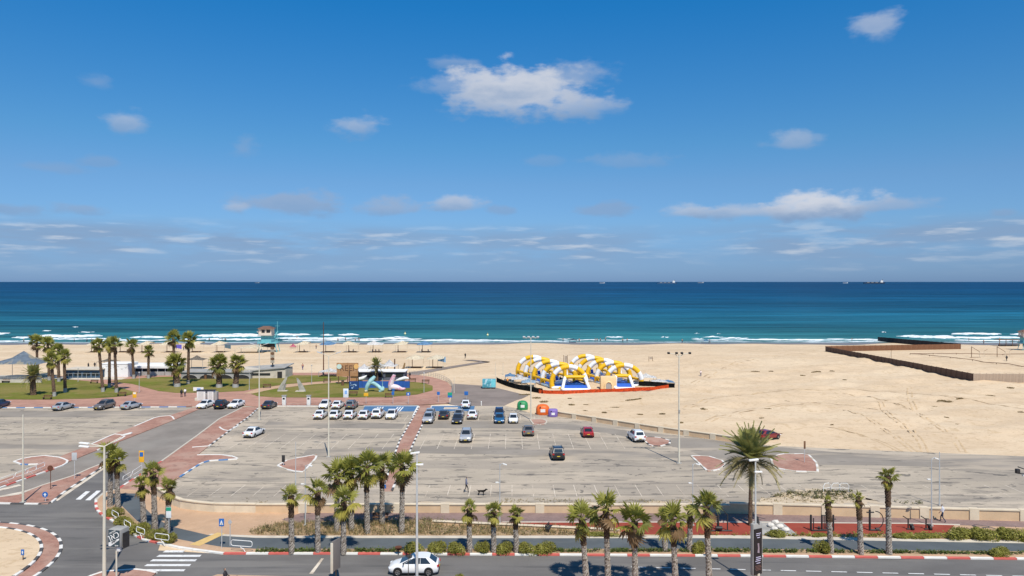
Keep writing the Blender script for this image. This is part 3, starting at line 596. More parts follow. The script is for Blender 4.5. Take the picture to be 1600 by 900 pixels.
parapet([(676, 818.5), (720, 820), (840, 824), (968, 832.5)], .35, 'low sloping pale edge wall of the dry planting bed', 30, .12, pier=False, th=.35)
def panel_fence(a, b, h, m, label, step=2.2, jit=.05, posts=True):
    a = Vector(a); b = Vector(b); L = (b - a).length; n = round(L / step); dv = (b - a) / n
    root = thing('panel_fence', label, 'fence', (a.x, a.y, ground_z(a.x, a.y) - .2)); rz = math.atan2(dv.y, dv.x); z00 = root.location.z
    bm = bmesh.new(); L1 = dv.length - .03; k = 5
    for i in range(k):
        bm_box(bm, (-L1 / 2 + (i + .5) * L1 / k, .02 if i % 2 else -.02, .5), (L1 / k - .012, .05, 1))
    me = bpy.data.meshes.new('panel'); bm.to_mesh(me); bm.free(); me.materials.append(m)
    bm = bmesh.new(); bm_box(bm, (0, 0, .5), (.1, .1, 1)); mp = bpy.data.meshes.new('post'); bm.to_mesh(mp); bm.free(); mp.materials.append(m)
    for i in range(n):
        c = a + dv * (i + .5); f_ = (i + .5) / n; g = ground_z(a.x, a.y) * (1 - f_) + ground_z(b.x, b.y) * f_ - .1
        o = new_obj('panel', me, root); o.location = (c.x - a.x, c.y - a.y, g - .6 - z00 + rnd.uniform(-jit, jit) * .6); o.rotation_euler = (0, rnd.uniform(-.008, .008), rz); o.scale = (1, 1, h + .7)
        if posts:
            q = a + dv * i; o = new_obj('post', mp, root); o.location = (q.x - a.x, q.y - a.y, g - .6 - z00); o.rotation_euler = (0, 0, rz); o.scale = (1, 1.4, h + .78)
    return root
m_fdark = mat('fence_dark', (0.16, 0.105, 0.078), 0.85, 0.3, 0.6); m_fbrown = mat('fence_brown', (0.21, 0.105, 0.06), 0.85, 0.25, 0.5); m_flight = mat('fence_pale', (0.40, 0.31, 0.235), 0.85, 0.2, 0.5)
m_fblack = mat('fence_black', (0.05, 0.048, 0.05), 0.8, 0.2, 0.5)
fA, fB = G(1290, 549.3), G(1521, 598); fC = G(1501, 545.5)
panel_fence(fB, fA, 1.75, m_fdark, 'long dark brown panel fence running seaward across the dunes')
panel_fence(fA, fC, 1.9, m_fbrown, 'sunlit brown panel fence parallel to the shoreline')
panel_fence(fB, (fB.x + 34, fB.y - .6, 0), 1.72, m_flight, 'pale wooden panel fence facing the camera at right edge', 1.55)
panel_fence(fC, (157, 316, 0), 2.0, m_fblack, 'dark sheet fence running out into the surf', 2.4)

# ------------------------------------------------------------------ palms
def fan_mesh(name, m, droop, seed, nb=17):
    r = random.Random(seed); bm = bmesh.new(); p = 0.45
    pet = [bm.verts.new(v) for v in ((0, -.025, 0), (0, .025, 0), (p, .014, .04), (p, -.014, .04))]; bm.faces.new(pet)
    pv = bm.verts.new((p * .5, 0, -.03)); bm.faces.new((pet[0], pv, pet[3])); bm.faces.new((pet[1], pet[2], pv))
    for i in range(nb):
        t = i / (nb - 1) * 2 - 1; a = t * R(112) + r.uniform(-.04, .04); L = (.60 - .12 * abs(t)) * r.uniform(.9, 1.06)
        dr = droop * (0.35 + .9 * abs(t)) + r.uniform(-.03, .06); fold = .03 * (1 if i % 2 else -1)
        d = Vector((math.cos(a), math.sin(a), 0)); s = Vector((-d.y, d.x, 0)); c0 = Vector((p, 0, .04)); w = .085
        m1 = c0 + d * L * .58; m1.z += -dr * .25 * L - .06 * t * t * L + fold; e = c0 + d * L * .97 + s * r.uniform(-.03, .03); e.z += -dr * L * .9 - .14 * t * t * L
        v = [bm.verts.new(x) for x in (c0, m1 + s * w * .5, m1 - s * w * .5 + Vector((0, 0, -fold * 1.6)), e)]
        bm.faces.new((v[0], v[2], v[1])); bm.faces.new((v[1], v[2], v[3]))
    me = bpy.data.meshes.new(name); bm.to_mesh(me); bm.free(); me.materials.append(m); return me
FAN = {k: [fan_mesh('frond', m, d, s) for s, d in ((1, .12), (2, .38), (3, .75))] for k, m in (('g', m_leaf), ('y', m_leaf2), ('o', m_leafy), ('d', m_leafd))}
def feather_mesh(name, m, droop, seed, nl=24):
    r = random.Random(seed); bm = bmesh.new(); pts = []
    for i in range(nl + 1):
        t = i / nl; pts.append(Vector((t * (1 - .12 * droop * t), 0, .12 * t - droop * .55 * t * t)))
    for i in range(nl):
        a, b = pts[i], pts[i + 1]; w = .014 * (1 - i / nl) + .003
        bm.faces.new([bm.verts.new(v) for v in (a + Vector((0, -w, 0)), a + Vector((0, w, 0)), b + Vector((0, w * .9, 0)), b + Vector((0, -w * .9, 0)))])
        if i < 3: continue
        t = i / nl; ll = .26 * math.sin(min(1, t * 1.15 + .12) * math.pi) ** .6 + .03
        for s in (-1, 1):
            for q in (0, .5):
                o = a.lerp(b, q); tip = o + Vector((ll * .72, s * ll * .62 * r.uniform(.8, 1.1), ll * (.32 - .5 * t) * r.uniform(.4, 1.3) - .02))
                bm.faces.new([bm.verts.new(v) for v in (o, o + Vector((.045, 0, .004)), tip)])
    me = bpy.data.meshes.new(name); bm.to_mesh(me); bm.free(); me.materials.append(m); return me
FEA = [feather_mesh('frond', m, d, s) for s, d, m in ((1, .25, m_date), (2, .5, m_date), (3, .75, m_date2), (4, 1.0, m_date2))]
def trunk_mesh(name, pts, rads, m, parent, n=10, boots=.2, step=.15):
    P = smooth_poly(pts, False, 6); d = [0]
    for a, b in zip(P, P[1:]): d.append(d[-1] + (b - a).length)
    k = max(3, int(d[-1] / step)); bm = bmesh.new(); rings = []; JT = [rnd.uniform(-.35, .35) for _ in range(k + 1)]
    for i in range(k + 1):
        s = d[-1] * i / k; j = max(q for q in range(len(d)) if d[q] <= s + 1e-6); j = min(j, len(P) - 2)
        c = P[j].lerp(P[j + 1], (s - d[j]) / max(1e-6, d[j + 1] - d[j])); t = i / k; rr = rads[0] + (rads[1] - rads[0]) * t ** .8
        rings.append([bm.verts.new(c + Vector((math.cos(2 * math.pi * (q + JT[i]) / n), math.sin(2 * math.pi * (q + JT[i]) / n), 0)) * rr * (1 + (boots if (q + i) % 2 else -boots * .3) * rnd.uniform(.3, 1.2)) + Vector((0, 0, (.05 * boots if (q + i) % 2 else 0)))) for q in range(n)])
    for a, b in zip(rings, rings[1:]):
        for q in range(n): bm.faces.new((a[q], a[(q + 1) % n], b[(q + 1) % n], b[q]))
    bm.faces.new(rings[-1]); bm.faces.new(rings[0][::-1])
    return from_bm(name, bm, m, parent)
def fan_palm(bx, by, cx, cy, rad, label, z0=.12, nf=30, tr=.23, style='front', dead=4, group=None, base=None):
    b = Vector(base) if base else G(bx, by, z0); b.z = z0
    H = HT(cy, b.y) - z0; X = (cx - 800) / F * b.y - b.x; rm = rad * b.y / F
    root = thing('fan_palm', label, 'palm tree', b, group=group)
    top = Vector((X, rnd.uniform(-.15, .15), H)); mid = Vector((X * .55, 0, H * .55))
    cut = mid.lerp(top, .15 if style == 'front' else .05)
    if style == 'lawn':
        trunk_mesh('trunk', [Vector((0, 0, -.05)), mid, top], (tr * 1.15, tr * .85), m_trunks, root, 8, .14, .3)
        part_tube('painted_base', [(0, 0, -.05), (X * .06, 0, min(.9, H * .14))], [tr * 1.3, tr * 1.2], m_grey, root, 10)
    else:
        trunk_mesh('trunk', [Vector((0, 0, -.05)), Vector((X * .3, 0, H * .3)), cut], (tr * 1.2, tr * .95), m_trunk, root, 12, .22, .13)
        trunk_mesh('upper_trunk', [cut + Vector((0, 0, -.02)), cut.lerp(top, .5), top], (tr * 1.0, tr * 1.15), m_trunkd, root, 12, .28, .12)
    az = rnd.uniform(0, 6.28); tilt = (rnd.uniform(-.12, .12), rnd.uniform(-.12, .12))
    nf = max(10, round(nf * rnd.uniform(.66, .86)))
    for i in range(nf):
        t = i / (nf - 1); az += 2.39996 + rnd.uniform(-.45, .45); el = R(80 - 122 * t ** .95 + rnd.uniform(-10, 10))
        if i < 5: kind = 'y'
        elif t > 1 - dead / nf: kind = 'd' if rnd.random() < .5 else 'o'; el = R(rnd.uniform(-75, -40))
        elif t > .7: kind = 'o' if rnd.random() < .45 else 'g'
        else: kind = 'g' if rnd.random() < .55 else 'y'
        me = FAN[kind][0 if t < .4 else 1 if t < .75 else 2]
        s = rm * rnd.uniform(.78, 1.2) * (.9 if t < .1 else 1.0) * 1.07
        o = new_obj('frond', me, root); o.location = top + Vector((0, 0, -.3 * t * rm * .6)); o.rotation_euler = Euler((rnd.uniform(-.6, .6) + tilt[0], -el, az), 'XYZ'); o.scale = (s, s, s)
    return root
def date_palm(bx, by, cx, cy, rad, label, z0=.12, nf=54, tr=.17, thick=1.0):
    b = G(bx, by, z0); H = HT(cy, b.y) - z0; X = (cx - 800) / F * b.y - b.x; rm = rad * b.y / F
    root = thing('date_palm', label, 'palm tree', b); top = Vector((X, 0, H))
    trunk_mesh('trunk', [Vector((0, 0, -.05)), Vector((X * .5, 0, H * .5)), top], (tr * 1.15, tr), m_trunks, root, 10, .15, .22)
    trunk_mesh('crown_base', [top + Vector((0, 0, -.7 * thick)), top + Vector((0, 0, -.3)), top + Vector((0, 0, .25))], (tr * 1.1, tr * 1.7), m_trunk, root, 10, .3, .14)
    az = 0
    for i in range(nf):
        t = i / (nf - 1); az += 2.39996 + rnd.uniform(-.2, .2); el = R(80 - 104 * t + rnd.uniform(-7, 7))
        me = FEA[0 if t < .3 else 1 if t < .6 else 2 if t < .85 else 3]; s = rm * rnd.uniform(.9, 1.12) * 1.08
        o = new_obj('frond', me, root); o.location = top + Vector((0, 0, .2 - .35 * t)); o.rotation_euler = Euler((rnd.uniform(-.35, .35), -el, az), 'XYZ'); o.scale = (s, s * 1.15, s)
    return root
FR = 'palms on the road median'
for px, cx, cy, rad, Y, lb in ((917, 909, 812, 29, 57.6, 'leaning fan palm on the road median, leftmost of its row'), (950, 947, 795, 32, 57.8, 'tallest fan palm of the road median row, second from left'),
                         (992.5, 991, 815, 30, 57.2, 'fan palm mid-row on the road median with drooping yellow frond'), (1056, 1051, 812, 29, 57.2, 'fan palm with many yellow fronds on the road median'),
                         (1109, 1103, 790, 31, 57.2, 'rightmost fan palm of the road median row')):
    fan_palm(0, 0, cx, cy, rad, lb, .14, 22, .20, base=((px - 800) / F * Y, Y, 0), dead=5, group=FR)
VG = 'palms on the verge between bike path and kerb'
for a in ((455.5, 864, 455, 774, 18, 'small fan palm on the verge, leftmost before the tan wall'), (496.5, 863, 496, 768, 24, 'fan palm on the verge left of the leaning sign panel'),
          (536.5, 865, 537, 782, 26, 'fan palm on the verge directly behind the grey sign panel'), (733.5, 863, 733, 796, 18, 'short fan palm on the verge, left of a trio near the bush row'),
          (771.5, 863, 771, 798, 18, 'short fan palm on the verge, middle of a trio'), (807, 863, 805, 804, 16, 'smallest fan palm on the verge, right of a trio'),
          (1039, 861, 1037, 806, 14, 'sparse fan palm on the verge behind the median palms, left'), (1077, 861, 1079, 802, 17, 'sparse fan palm on the verge beside a promenade lamp'),
          (1298.5, 864, 1294, 784, 12, 'thin-crowned fan palm on the verge by the pull-up bars'), (1345, 866, 1342, 778, 13, 'thin-crowned fan palm on the verge beside the big exercise wheel'),
          (1389, 866, 1387, 744, 18, 'tall fan palm on the verge at the right end of the exercise area')):
    fan_palm(*a, nf=18 if a[4] > 15 else 14, tr=.205, dead=3, group=VG)
for a in ((526, 831, 527, 742, 30, 'big fan palm in the dry bed, left of the central cluster'), (549, 829, 548, 738, 24, 'fan palm in the dry bed half hidden behind a lower crown'),
          (574, 833, 572, 729, 27, 'tall fan palm in the dry bed, centre of the cluster'), (597, 819, 597, 727, 24, 'fan palm beside the bench at the promenade edge'),
          (627.5, 833, 629, 728, 27, 'fan palm in the dry bed right of the brick walkway end')):
    fan_palm(*a, nf=22, tr=.215, dead=5, group='palms in the dry planting bed')
for a in ((172, 791, 173, 708, 22, 'left of two trunks of fan palms at the road corner'), (184, 794, 182, 719, 19, 'right of two trunks of fan palms at the road corner'),
          (225, 824, 221, 757, 18, 'short fan palm with brown fronds in the corner hedge'), (242, 828, 240, 737, 19, 'tallest fan palm of the corner hedge trio'), (261, 833, 264, 761, 17, 'fan palm behind the green-topped sign')):
    fan_palm(*a, nf=20, tr=.225, dead=6, group='palms at the road corner')
for a in ((59, 588, 57, 533, 13, 'tall lawn palm standing behind the shade canopy'), (77, 594, 75, 537, 13, 'lawn palm second from the canopy, tall'), (85, 619, 80, 561, 14, 'leaning lawn palm in front of the left cluster'),
          (92, 596, 91, 547, 13, 'lawn palm in the middle of the left cluster'), (102, 613, 100, 556, 12, 'lawn palm at the right of the left cluster'),
          (161, 612, 154, 538, 13, 'leaning lawn palm, left of the trio by the white building'), (171, 605, 171, 538, 11, 'lawn palm, middle of the trio by the white building'), (182, 613, 179, 537, 13, 'lawn palm, right of the trio by the white building'),
          (209, 591, 206, 539, 12, 'lone lawn palm in front of the white roof, left'), (232, 591, 232, 548, 10, 'lone shorter lawn palm in front of the white roof, right'),
          (273, 601, 271, 528, 13, 'tallest lawn palm behind a stout one'), (294, 600, 295, 530, 14, 'tall slender lawn palm beside the tallest one')):
    fan_palm(*a, z0=.15, nf=26, tr=.30, style='lawn', dead=5, group='tall lawn palms')
for a in ((277, 604, 275, 567, 16, 'stout lawn palm in front of two tall ones'), (342.5, 605, 342, 568, 17, 'stout lawn palm with white base, left of a pair'), (368, 605, 371, 566, 16, 'stout lawn palm with white base, right of a pair')):
    fan_palm(*a, z0=.15, nf=30, tr=.58, style='lawn', dead=3, group='stout lawn palms')
date_palm(1172, 821, 1174, 718, 53, 'large feather-leaved date palm standing by the white rocks')
date_palm(52, 617, 51, 588, 19, 'short bushy date palm on the left lawn', .15, 44, .5)
date_palm(588, 596, 588, 572, 14, 'small date palm beside the beach bar', .15, 36, .4)

# ------------------------------------------------------------------ shrubs, grass, scrub
def leaf_ball(name, n, m, seed, leaf=.10, flat=1.0):
    r = random.Random(seed); vs = []; fs = []
    lobes = [(Vector((r.uniform(-.5, .5), r.uniform(-.5, .5), r.uniform(.15, .5))), r.uniform(.35, .55)) for _ in range(7)]
    for i in range(n):
        c, rr = r.choice(lobes); d = Vector((r.gauss(0, 1), r.gauss(0, 1), r.gauss(.25, 1))).normalized(); p = c + d * rr * r.uniform(.7, 1.05)
        if p.z < 0: p.z = r.uniform(0, .2)
        u = Vector((r.gauss(0, 1), r.gauss(0, 1), r.gauss(0, 1))).normalized(); w = d.cross(u).normalized(); u = (u + d * .6).normalized(); l = leaf * r.uniform(.6, 1.4)
        k = len(vs); vs += [p - w * l * .35, p + u * l, p + w * l * .35, p - u * l * .4]; fs.append((k, k + 1, k + 2, k + 3))
    me = bpy.data.meshes.new(name); me.from_pydata(vs, [], fs); me.materials.append(m); return me
SHR = [leaf_ball('foliage', 2400, m_shrub, s, .10) for s in (1, 2, 3)]; SHD = [leaf_ball('foliage', 1100, m_olive, s, .12) for s in (5, 6)]
def stem_mesh():
    bm = bmesh.new()
    for i in range(5):
        a = i * 1.25; bm_tube(bm, [(0, 0, 0), (math.cos(a) * .3, math.sin(a) * .3, .5)], [.03, .012], 5)
    me = bpy.data.meshes.new('stem'); bm.to_mesh(me); bm.free(); me.materials.append(m_wood); return me
STEM = stem_mesh()
def shrub(px, py, w, h, label, group='rounded shrubs', z0=.12, pool=SHR, dy=None):
    b = G(px, py, z0); k = b.y / F; root = thing('shrub', label, 'shrub', b, group=group)
    sx = w * k / 2 / .92; sz = h * k / .95; sy = dy or min(sx, max(.5, sz * .9))
    o = new_obj('foliage', rnd.choice(pool), root); o.scale = (sx, sy, sz); o.rotation_euler = (0, 0, rnd.choice((0, math.pi)))
    s = new_obj('stem', STEM, root); s.scale = (sx * .8, sy * .8, sz)
SB = 'clipped shrubs along the verge'
for px, py, w, h, lb in ((650, 863, 34, 11, 'clipped shrub on the verge behind the white hatchback'), (683, 863, 36, 11, 'long clipped shrub on the verge right of the front lamp post'), (715, 863, 30, 11, 'clipped shrub left of the palm trio'),
                         (752, 863, 26, 11, 'clipped shrub between the first two palms of the trio'), (789, 863, 27, 12, 'clipped shrub between the last two palms of the trio'), (825, 863, 30, 11, 'clipped shrub right of the palm trio'), (852, 863, 34, 12, 'clipped shrub at the right end of the hedge row'),
                         (1092, 863, 22, 13, 'round shrub on the verge left of the rightmost median palm'), (1284, 863.5, 24, 13, 'round shrub on the verge beside the thin palm'), (1563, 868, 34, 10, 'low round shrub on the verge at far right')):
    shrub(px, py, w * 1.1, h * 1.45, lb, SB)
for px, py, w, h, lb in ((1213, 838, 36, 11, 'round green shrub in front of the white rocks'), (1410, 840, 40, 8, 'low hedge shrub behind the bike path, left end'), (1446, 841, 50, 9, 'low hedge shrub behind the bike path, middle'), (1500, 841, 46, 18, 'large olive shrub at the right end of the exercise area'),
                         (1538, 842, 44, 18, 'large olive shrub second from the right edge'), (1578, 842, 40, 18, 'bright green shrub near the right edge'), (1612, 845, 40, 16, 'dark shrub cut by the right edge'), (1280, 838, 26, 6, 'small shrub at the front of the pull-up bars'),
                         (945, 837, 60, 6, 'low shrub at the tip of the dry bed'), (1060, 838, 40, 5, 'low shrub in front of the leg press machine')):
    shrub(px, py, w * 1.05, h * 1.0, lb, 'shrubs behind the bike path')
for px, py, w, h, lb in ((178, 806, 30, 14, 'corner hedge shrub nearest the crossing'), (197, 822, 38, 16, 'corner hedge shrub second from the crossing'), (218, 834, 42, 17, 'corner hedge shrub below the short palm'), (240, 843, 44, 17, 'corner hedge shrub below the tallest palm'), (261, 848, 30, 15, 'corner hedge shrub at its right end')):
    shrub(px, py, w, h, lb, 'corner hedge', dy=.7)
shrub(717, 912, 22, 14, 'green shrub cut by the bottom edge beside the white hatchback', 'median shrub', .14)
def scatter(name, polys, n, m, hmin, hmax, w, z0=.13, blade=True, seed=3):
    r = random.Random(seed); vs = []; fs = []
    polys = [W2(p, .12) for p in polys]
    tris = []
    from mathutils.geometry import tessellate_polygon
    for P in polys:
        for t in tessellate_polygon([P]):
            a, b, c = (P[i] for i in t); tris.append((a, b, c, ((b - a).cross(c - a)).length / 2))
    tot = sum(t[3] for t in tris); cl = []
    for i in range(n):
        q = r.random() * tot
        for t in tris:
            q -= t[3]
            if q <= 0: break
        u, v = r.random(), r.random()
        if u + v > 1: u, v = 1 - u, 1 - v
        p = t[0] + (t[1] - t[0]) * u + (t[2] - t[0]) * v
        if vnoise(p.x, p.y, 4.5, seed) < -.25 and r.random() < .8: continue
        for j in range(3):
            a = r.uniform(0, 6.28); h = r.uniform(hmin, hmax); d = Vector((math.cos(a), math.sin(a), 0)); o = p + Vector((r.uniform(-.12, .12), r.uniform(-.12, .12), 0)); o.z = z0; s = Vector((-d.y, d.x, 0)) * w
            k = len(vs)
            if blade: vs += [o - s, o + s, o + d * h * .5 + Vector((0, 0, h))]; fs.append((k, k + 1, k + 2))
            else:
                o = o + Vector((0, 0, r.uniform(.2, 1) * h)); n1 = Vector((r.gauss(0, .6), r.gauss(0, .6), 1)).normalized(); s2 = s; u2 = s2.cross(n1).normalized() * w * 1.6
                vs += [o - s2, o + u2, o + s2, o - u2]; fs.append((k, k + 1, k + 2, k + 3))
    me = bpy.data.meshes.new(name); me.from_pydata(vs, [], fs); o = new_obj(name, me, None, m); tag(o, kind='stuff'); return o
scatter('dry_grass', [BED], 2600, m_dryg, .18, .5, .025, seed=3); scatter('bed_scrub', [BED], 1500, m_olive, .25, .6, .05, blade=False, seed=8)
scatter('verge_ground_cover', [[(400, 859), (640, 859), (640, 863), (400, 863)], [(860, 859), (1140, 859), (1140, 863), (860, 863)], [(1140, 859), (1600, 864), (1600, 867), (1140, 863)]], 2600, m_shrub2, .1, .3, .06, blade=False, seed=5)
scatter('right_bed_ground_cover', [[(985, 835), (1170, 836), (1480, 834), (1600, 828), (1700, 834), (1700, 846), (1600, 843), (1140, 836.6)]], 1800, m_shrub, .1, .35, .06, blade=False, seed=6)
scatter('wall_weeds', [[(270, 780), (330, 788), (330, 794), (285, 792)], [(385, 778), (420, 782), (420, 790), (385, 786)], [(450, 786), (640, 787), (640, 790), (450, 790)], [(780, 778), (1130, 780), (1130, 786), (780, 786)], [(1185, 778), (1230, 768), (1345, 770), (1345, 784), (1185, 784)]], 1100, m_dryg, .06, .22, .03, z0=.02, seed=9)
scatter('mound_scrub', [[(1200, 776), (1240, 764), (1330, 766), (1340, 780)], [(1398, 782), (1440, 783), (1440, 787), (1398, 786)]], 500, m_olive, .1, .4, .07, z0=.02, blade=False, seed=10)
sheet('sand_drift', [(1190, 786), (1210, 776), (1240, 768), (1280, 765), (1325, 769), (1350, 777), (1372, 786), (1280, 788)], .020, m_drift, jit=.55)
for q in range(26):
    x = rnd.uniform(300, 1170); w_ = rnd.uniform(10, 34); y0 = rnd.uniform(783, 786.5)
    sheet('sand_drift', [(x - w_, 789.5), (x - w_ * .5, y0 + 1.5), (x, y0), (x + w_ * .6, y0 + 1.2), (x + w_, 789.5)], .012 + .0006 * q, m_drift, jit=.12)
sheet('sand_drift', [(788, 634), (806, 626), (826, 620), (850, 640), (836, 648), (812, 640)], .022, m_sand)
def dune_scrub():
    r = random.Random(4); vs = []; fs = []
    for (px, py, w, h) in ((1180, 583, 14, 3), (1205, 582, 8, 2), (1255, 588, 8, 3), (1275, 583, 18, 3), (1300, 581, 8, 2), (1476, 630, 24, 5), (1500, 627, 12, 4), (1548, 620, 14, 3), (1579, 607, 10, 3), (1595, 646, 8, 3), (1460, 636, 8, 2), (1480, 654, 8, 2), (890, 623, 6, 2.5), (893, 633, 10, 3), (915, 633, 8, 2), (944, 645, 8, 3), (915, 642, 6, 2), (990, 627, 26, 3), (960, 637, 14, 2), (1000, 648, 10, 2), (1035, 648, 10, 3), (1064, 661, 7, 4), (1140, 605, 8, 2), (1150, 620, 10, 2), (1300, 667, 5, 3), (1100, 640, 12, 2), (1200, 640, 10, 2), (820, 617, 20, 3), (838, 622, 14, 3), (850, 628, 14, 3), (1320, 595, 8, 1.5), (1496, 664, 5, 2), (1230, 627, 8, 1), (1190, 654, 8, 1.5)):
        b = G(px, py); k = b.y / F
        for i in range(int(35 + w * 10)):
            a = r.uniform(0, 6.28); q = r.random() ** .6; x = b.x + math.cos(a) * q * w * k / 2; y = b.y + math.sin(a) * q * w * k * (.25 + .3 * math.sin(px)) + .25 * (x - b.x) * math.cos(px * 1.7); z = ground_z(x, y); hh = h * k * r.uniform(.2, .9) * .75
            d = Vector((r.uniform(-1, 1), r.uniform(-1, 1), 0)) * .16; n = len(vs)
            vs += [(x - .07, y, z - .02), (x + .08, y + .03, z - .02), (x + d.x, y + d.y, z + hh)]; fs.append((n, n + 1, n + 2))
    me = bpy.data.meshes.new('dune_scrub'); me.from_pydata(vs, [], fs); tag(new_obj('dune_scrub', me, None, mat('scrub_twig', (0.20, 0.15, 0.08), .9, .4, 2)), kind='stuff')
dune_scrub()
# ------------------------------------------------------------------ cars
def loft(bm, secs):
    rings = [[bm.verts.new(v) for v in s] for s in secs]
    for a, b in zip(rings, rings[1:]):
        for i in range(len(a)): bm.faces.new((a[i], a[(i + 1) % len(a)], b[(i + 1) % len(b)], b[i]))
    bm.faces.new(rings[0][::-1]); bm.faces.new(rings[-1])
def wheel_meshes():
    bm = bmesh.new(); n = 20; prof = [(-.1, .20), (-.105, .27), (-.08, .315), (.08, .315), (.105, .27), (.1, .20)]
    rings = [[bm.verts.new((x, r * math.cos(2 * math.pi * k / n), r * math.sin(2 * math.pi * k / n))) for k in range(n)] for x, r in prof]
    for a, b in zip(rings, rings[1:]):
        for k in range(n): bm.faces.new((a[k], a[(k + 1) % n], b[(k + 1) % n], b[k]))
    bm.faces.new(rings[0]); bm.faces.new(rings[-1])
    for f in bm.faces: f.smooth = len(f.verts) == 4
    t = bpy.data.meshes.new('tyre'); bm.to_mesh(t); bm.free(); t.materials.append(m_tyre)
    bm = bmesh.new()
    for k in range(5):
        a = 2 * math.pi * k / 5
        for s in (-1, 1): bm_box(bm, (s * .103, math.cos(a) * .1, math.sin(a) * .1), (.012, .17, .055), Matrix.Rotation(a, 3, 'X'))
    for s in (-1, 1):
        pts = [(s * .105, .19 * math.cos(2 * math.pi * k / 16), .19 * math.sin(2 * math.pi * k / 16)) for k in range(17)]; bm_tube(bm, pts, .018, 5, False)
    r = bpy.data.meshes.new('rim'); bm.to_mesh(r); bm.free(); r.materials.append(m_rim)
    return t, r
TYRE, RIM = wheel_meshes()
CARS = {  # length, body stations (y, half width, z bottom, z top), cabin base/top y, belt z, roof z, roof half width
    'hatch': dict(L=4.1, st=[(-2.04, .70, .40, .78), (-1.98, .79, .27, .94), (-1.7, .85, .2, .99), (-.6, .875, .19, .97), (.55, .875, .19, .95), (1.1, .865, .19, .93), (1.6, .83, .2, .83), (1.92, .74, .25, .70), (2.05, .58, .34, .58)], cab=(-1.96, -1.22, .10, 1.28), belt=.92, roof=1.46, rw=.63, wy=(-1.25, 1.27)),
    'sedan': dict(L=4.5, st=[(-2.24, .70, .42, .82), (-2.18, .79, .29, .98), (-1.8, .85, .2, 1.0), (-.6, .885, .19, .97), (.55, .885, .19, .95), (1.15, .87, .19, .93), (1.75, .83, .2, .82), (2.1, .74, .25, .70), (2.24, .58, .34, .58)], cab=(-1.72, -.98, .25, 1.12), belt=.93, roof=1.44, rw=.60, wy=(-1.35, 1.38)),
    'suv': dict(L=4.4, st=[(-2.19, .74, .45, .88), (-2.14, .82, .34, 1.08), (-1.8, .88, .27, 1.12), (-.6, .905, .26, 1.09), (.55, .905, .26, 1.07), (1.15, .89, .26, 1.06), (1.75, .86, .27, .98), (2.05, .80, .32, .86), (2.19, .66, .40, .72)], cab=(-2.1, -1.75, .2, 1.1), belt=1.06, roof=1.66, rw=.64, wy=(-1.3, 1.34)),
}
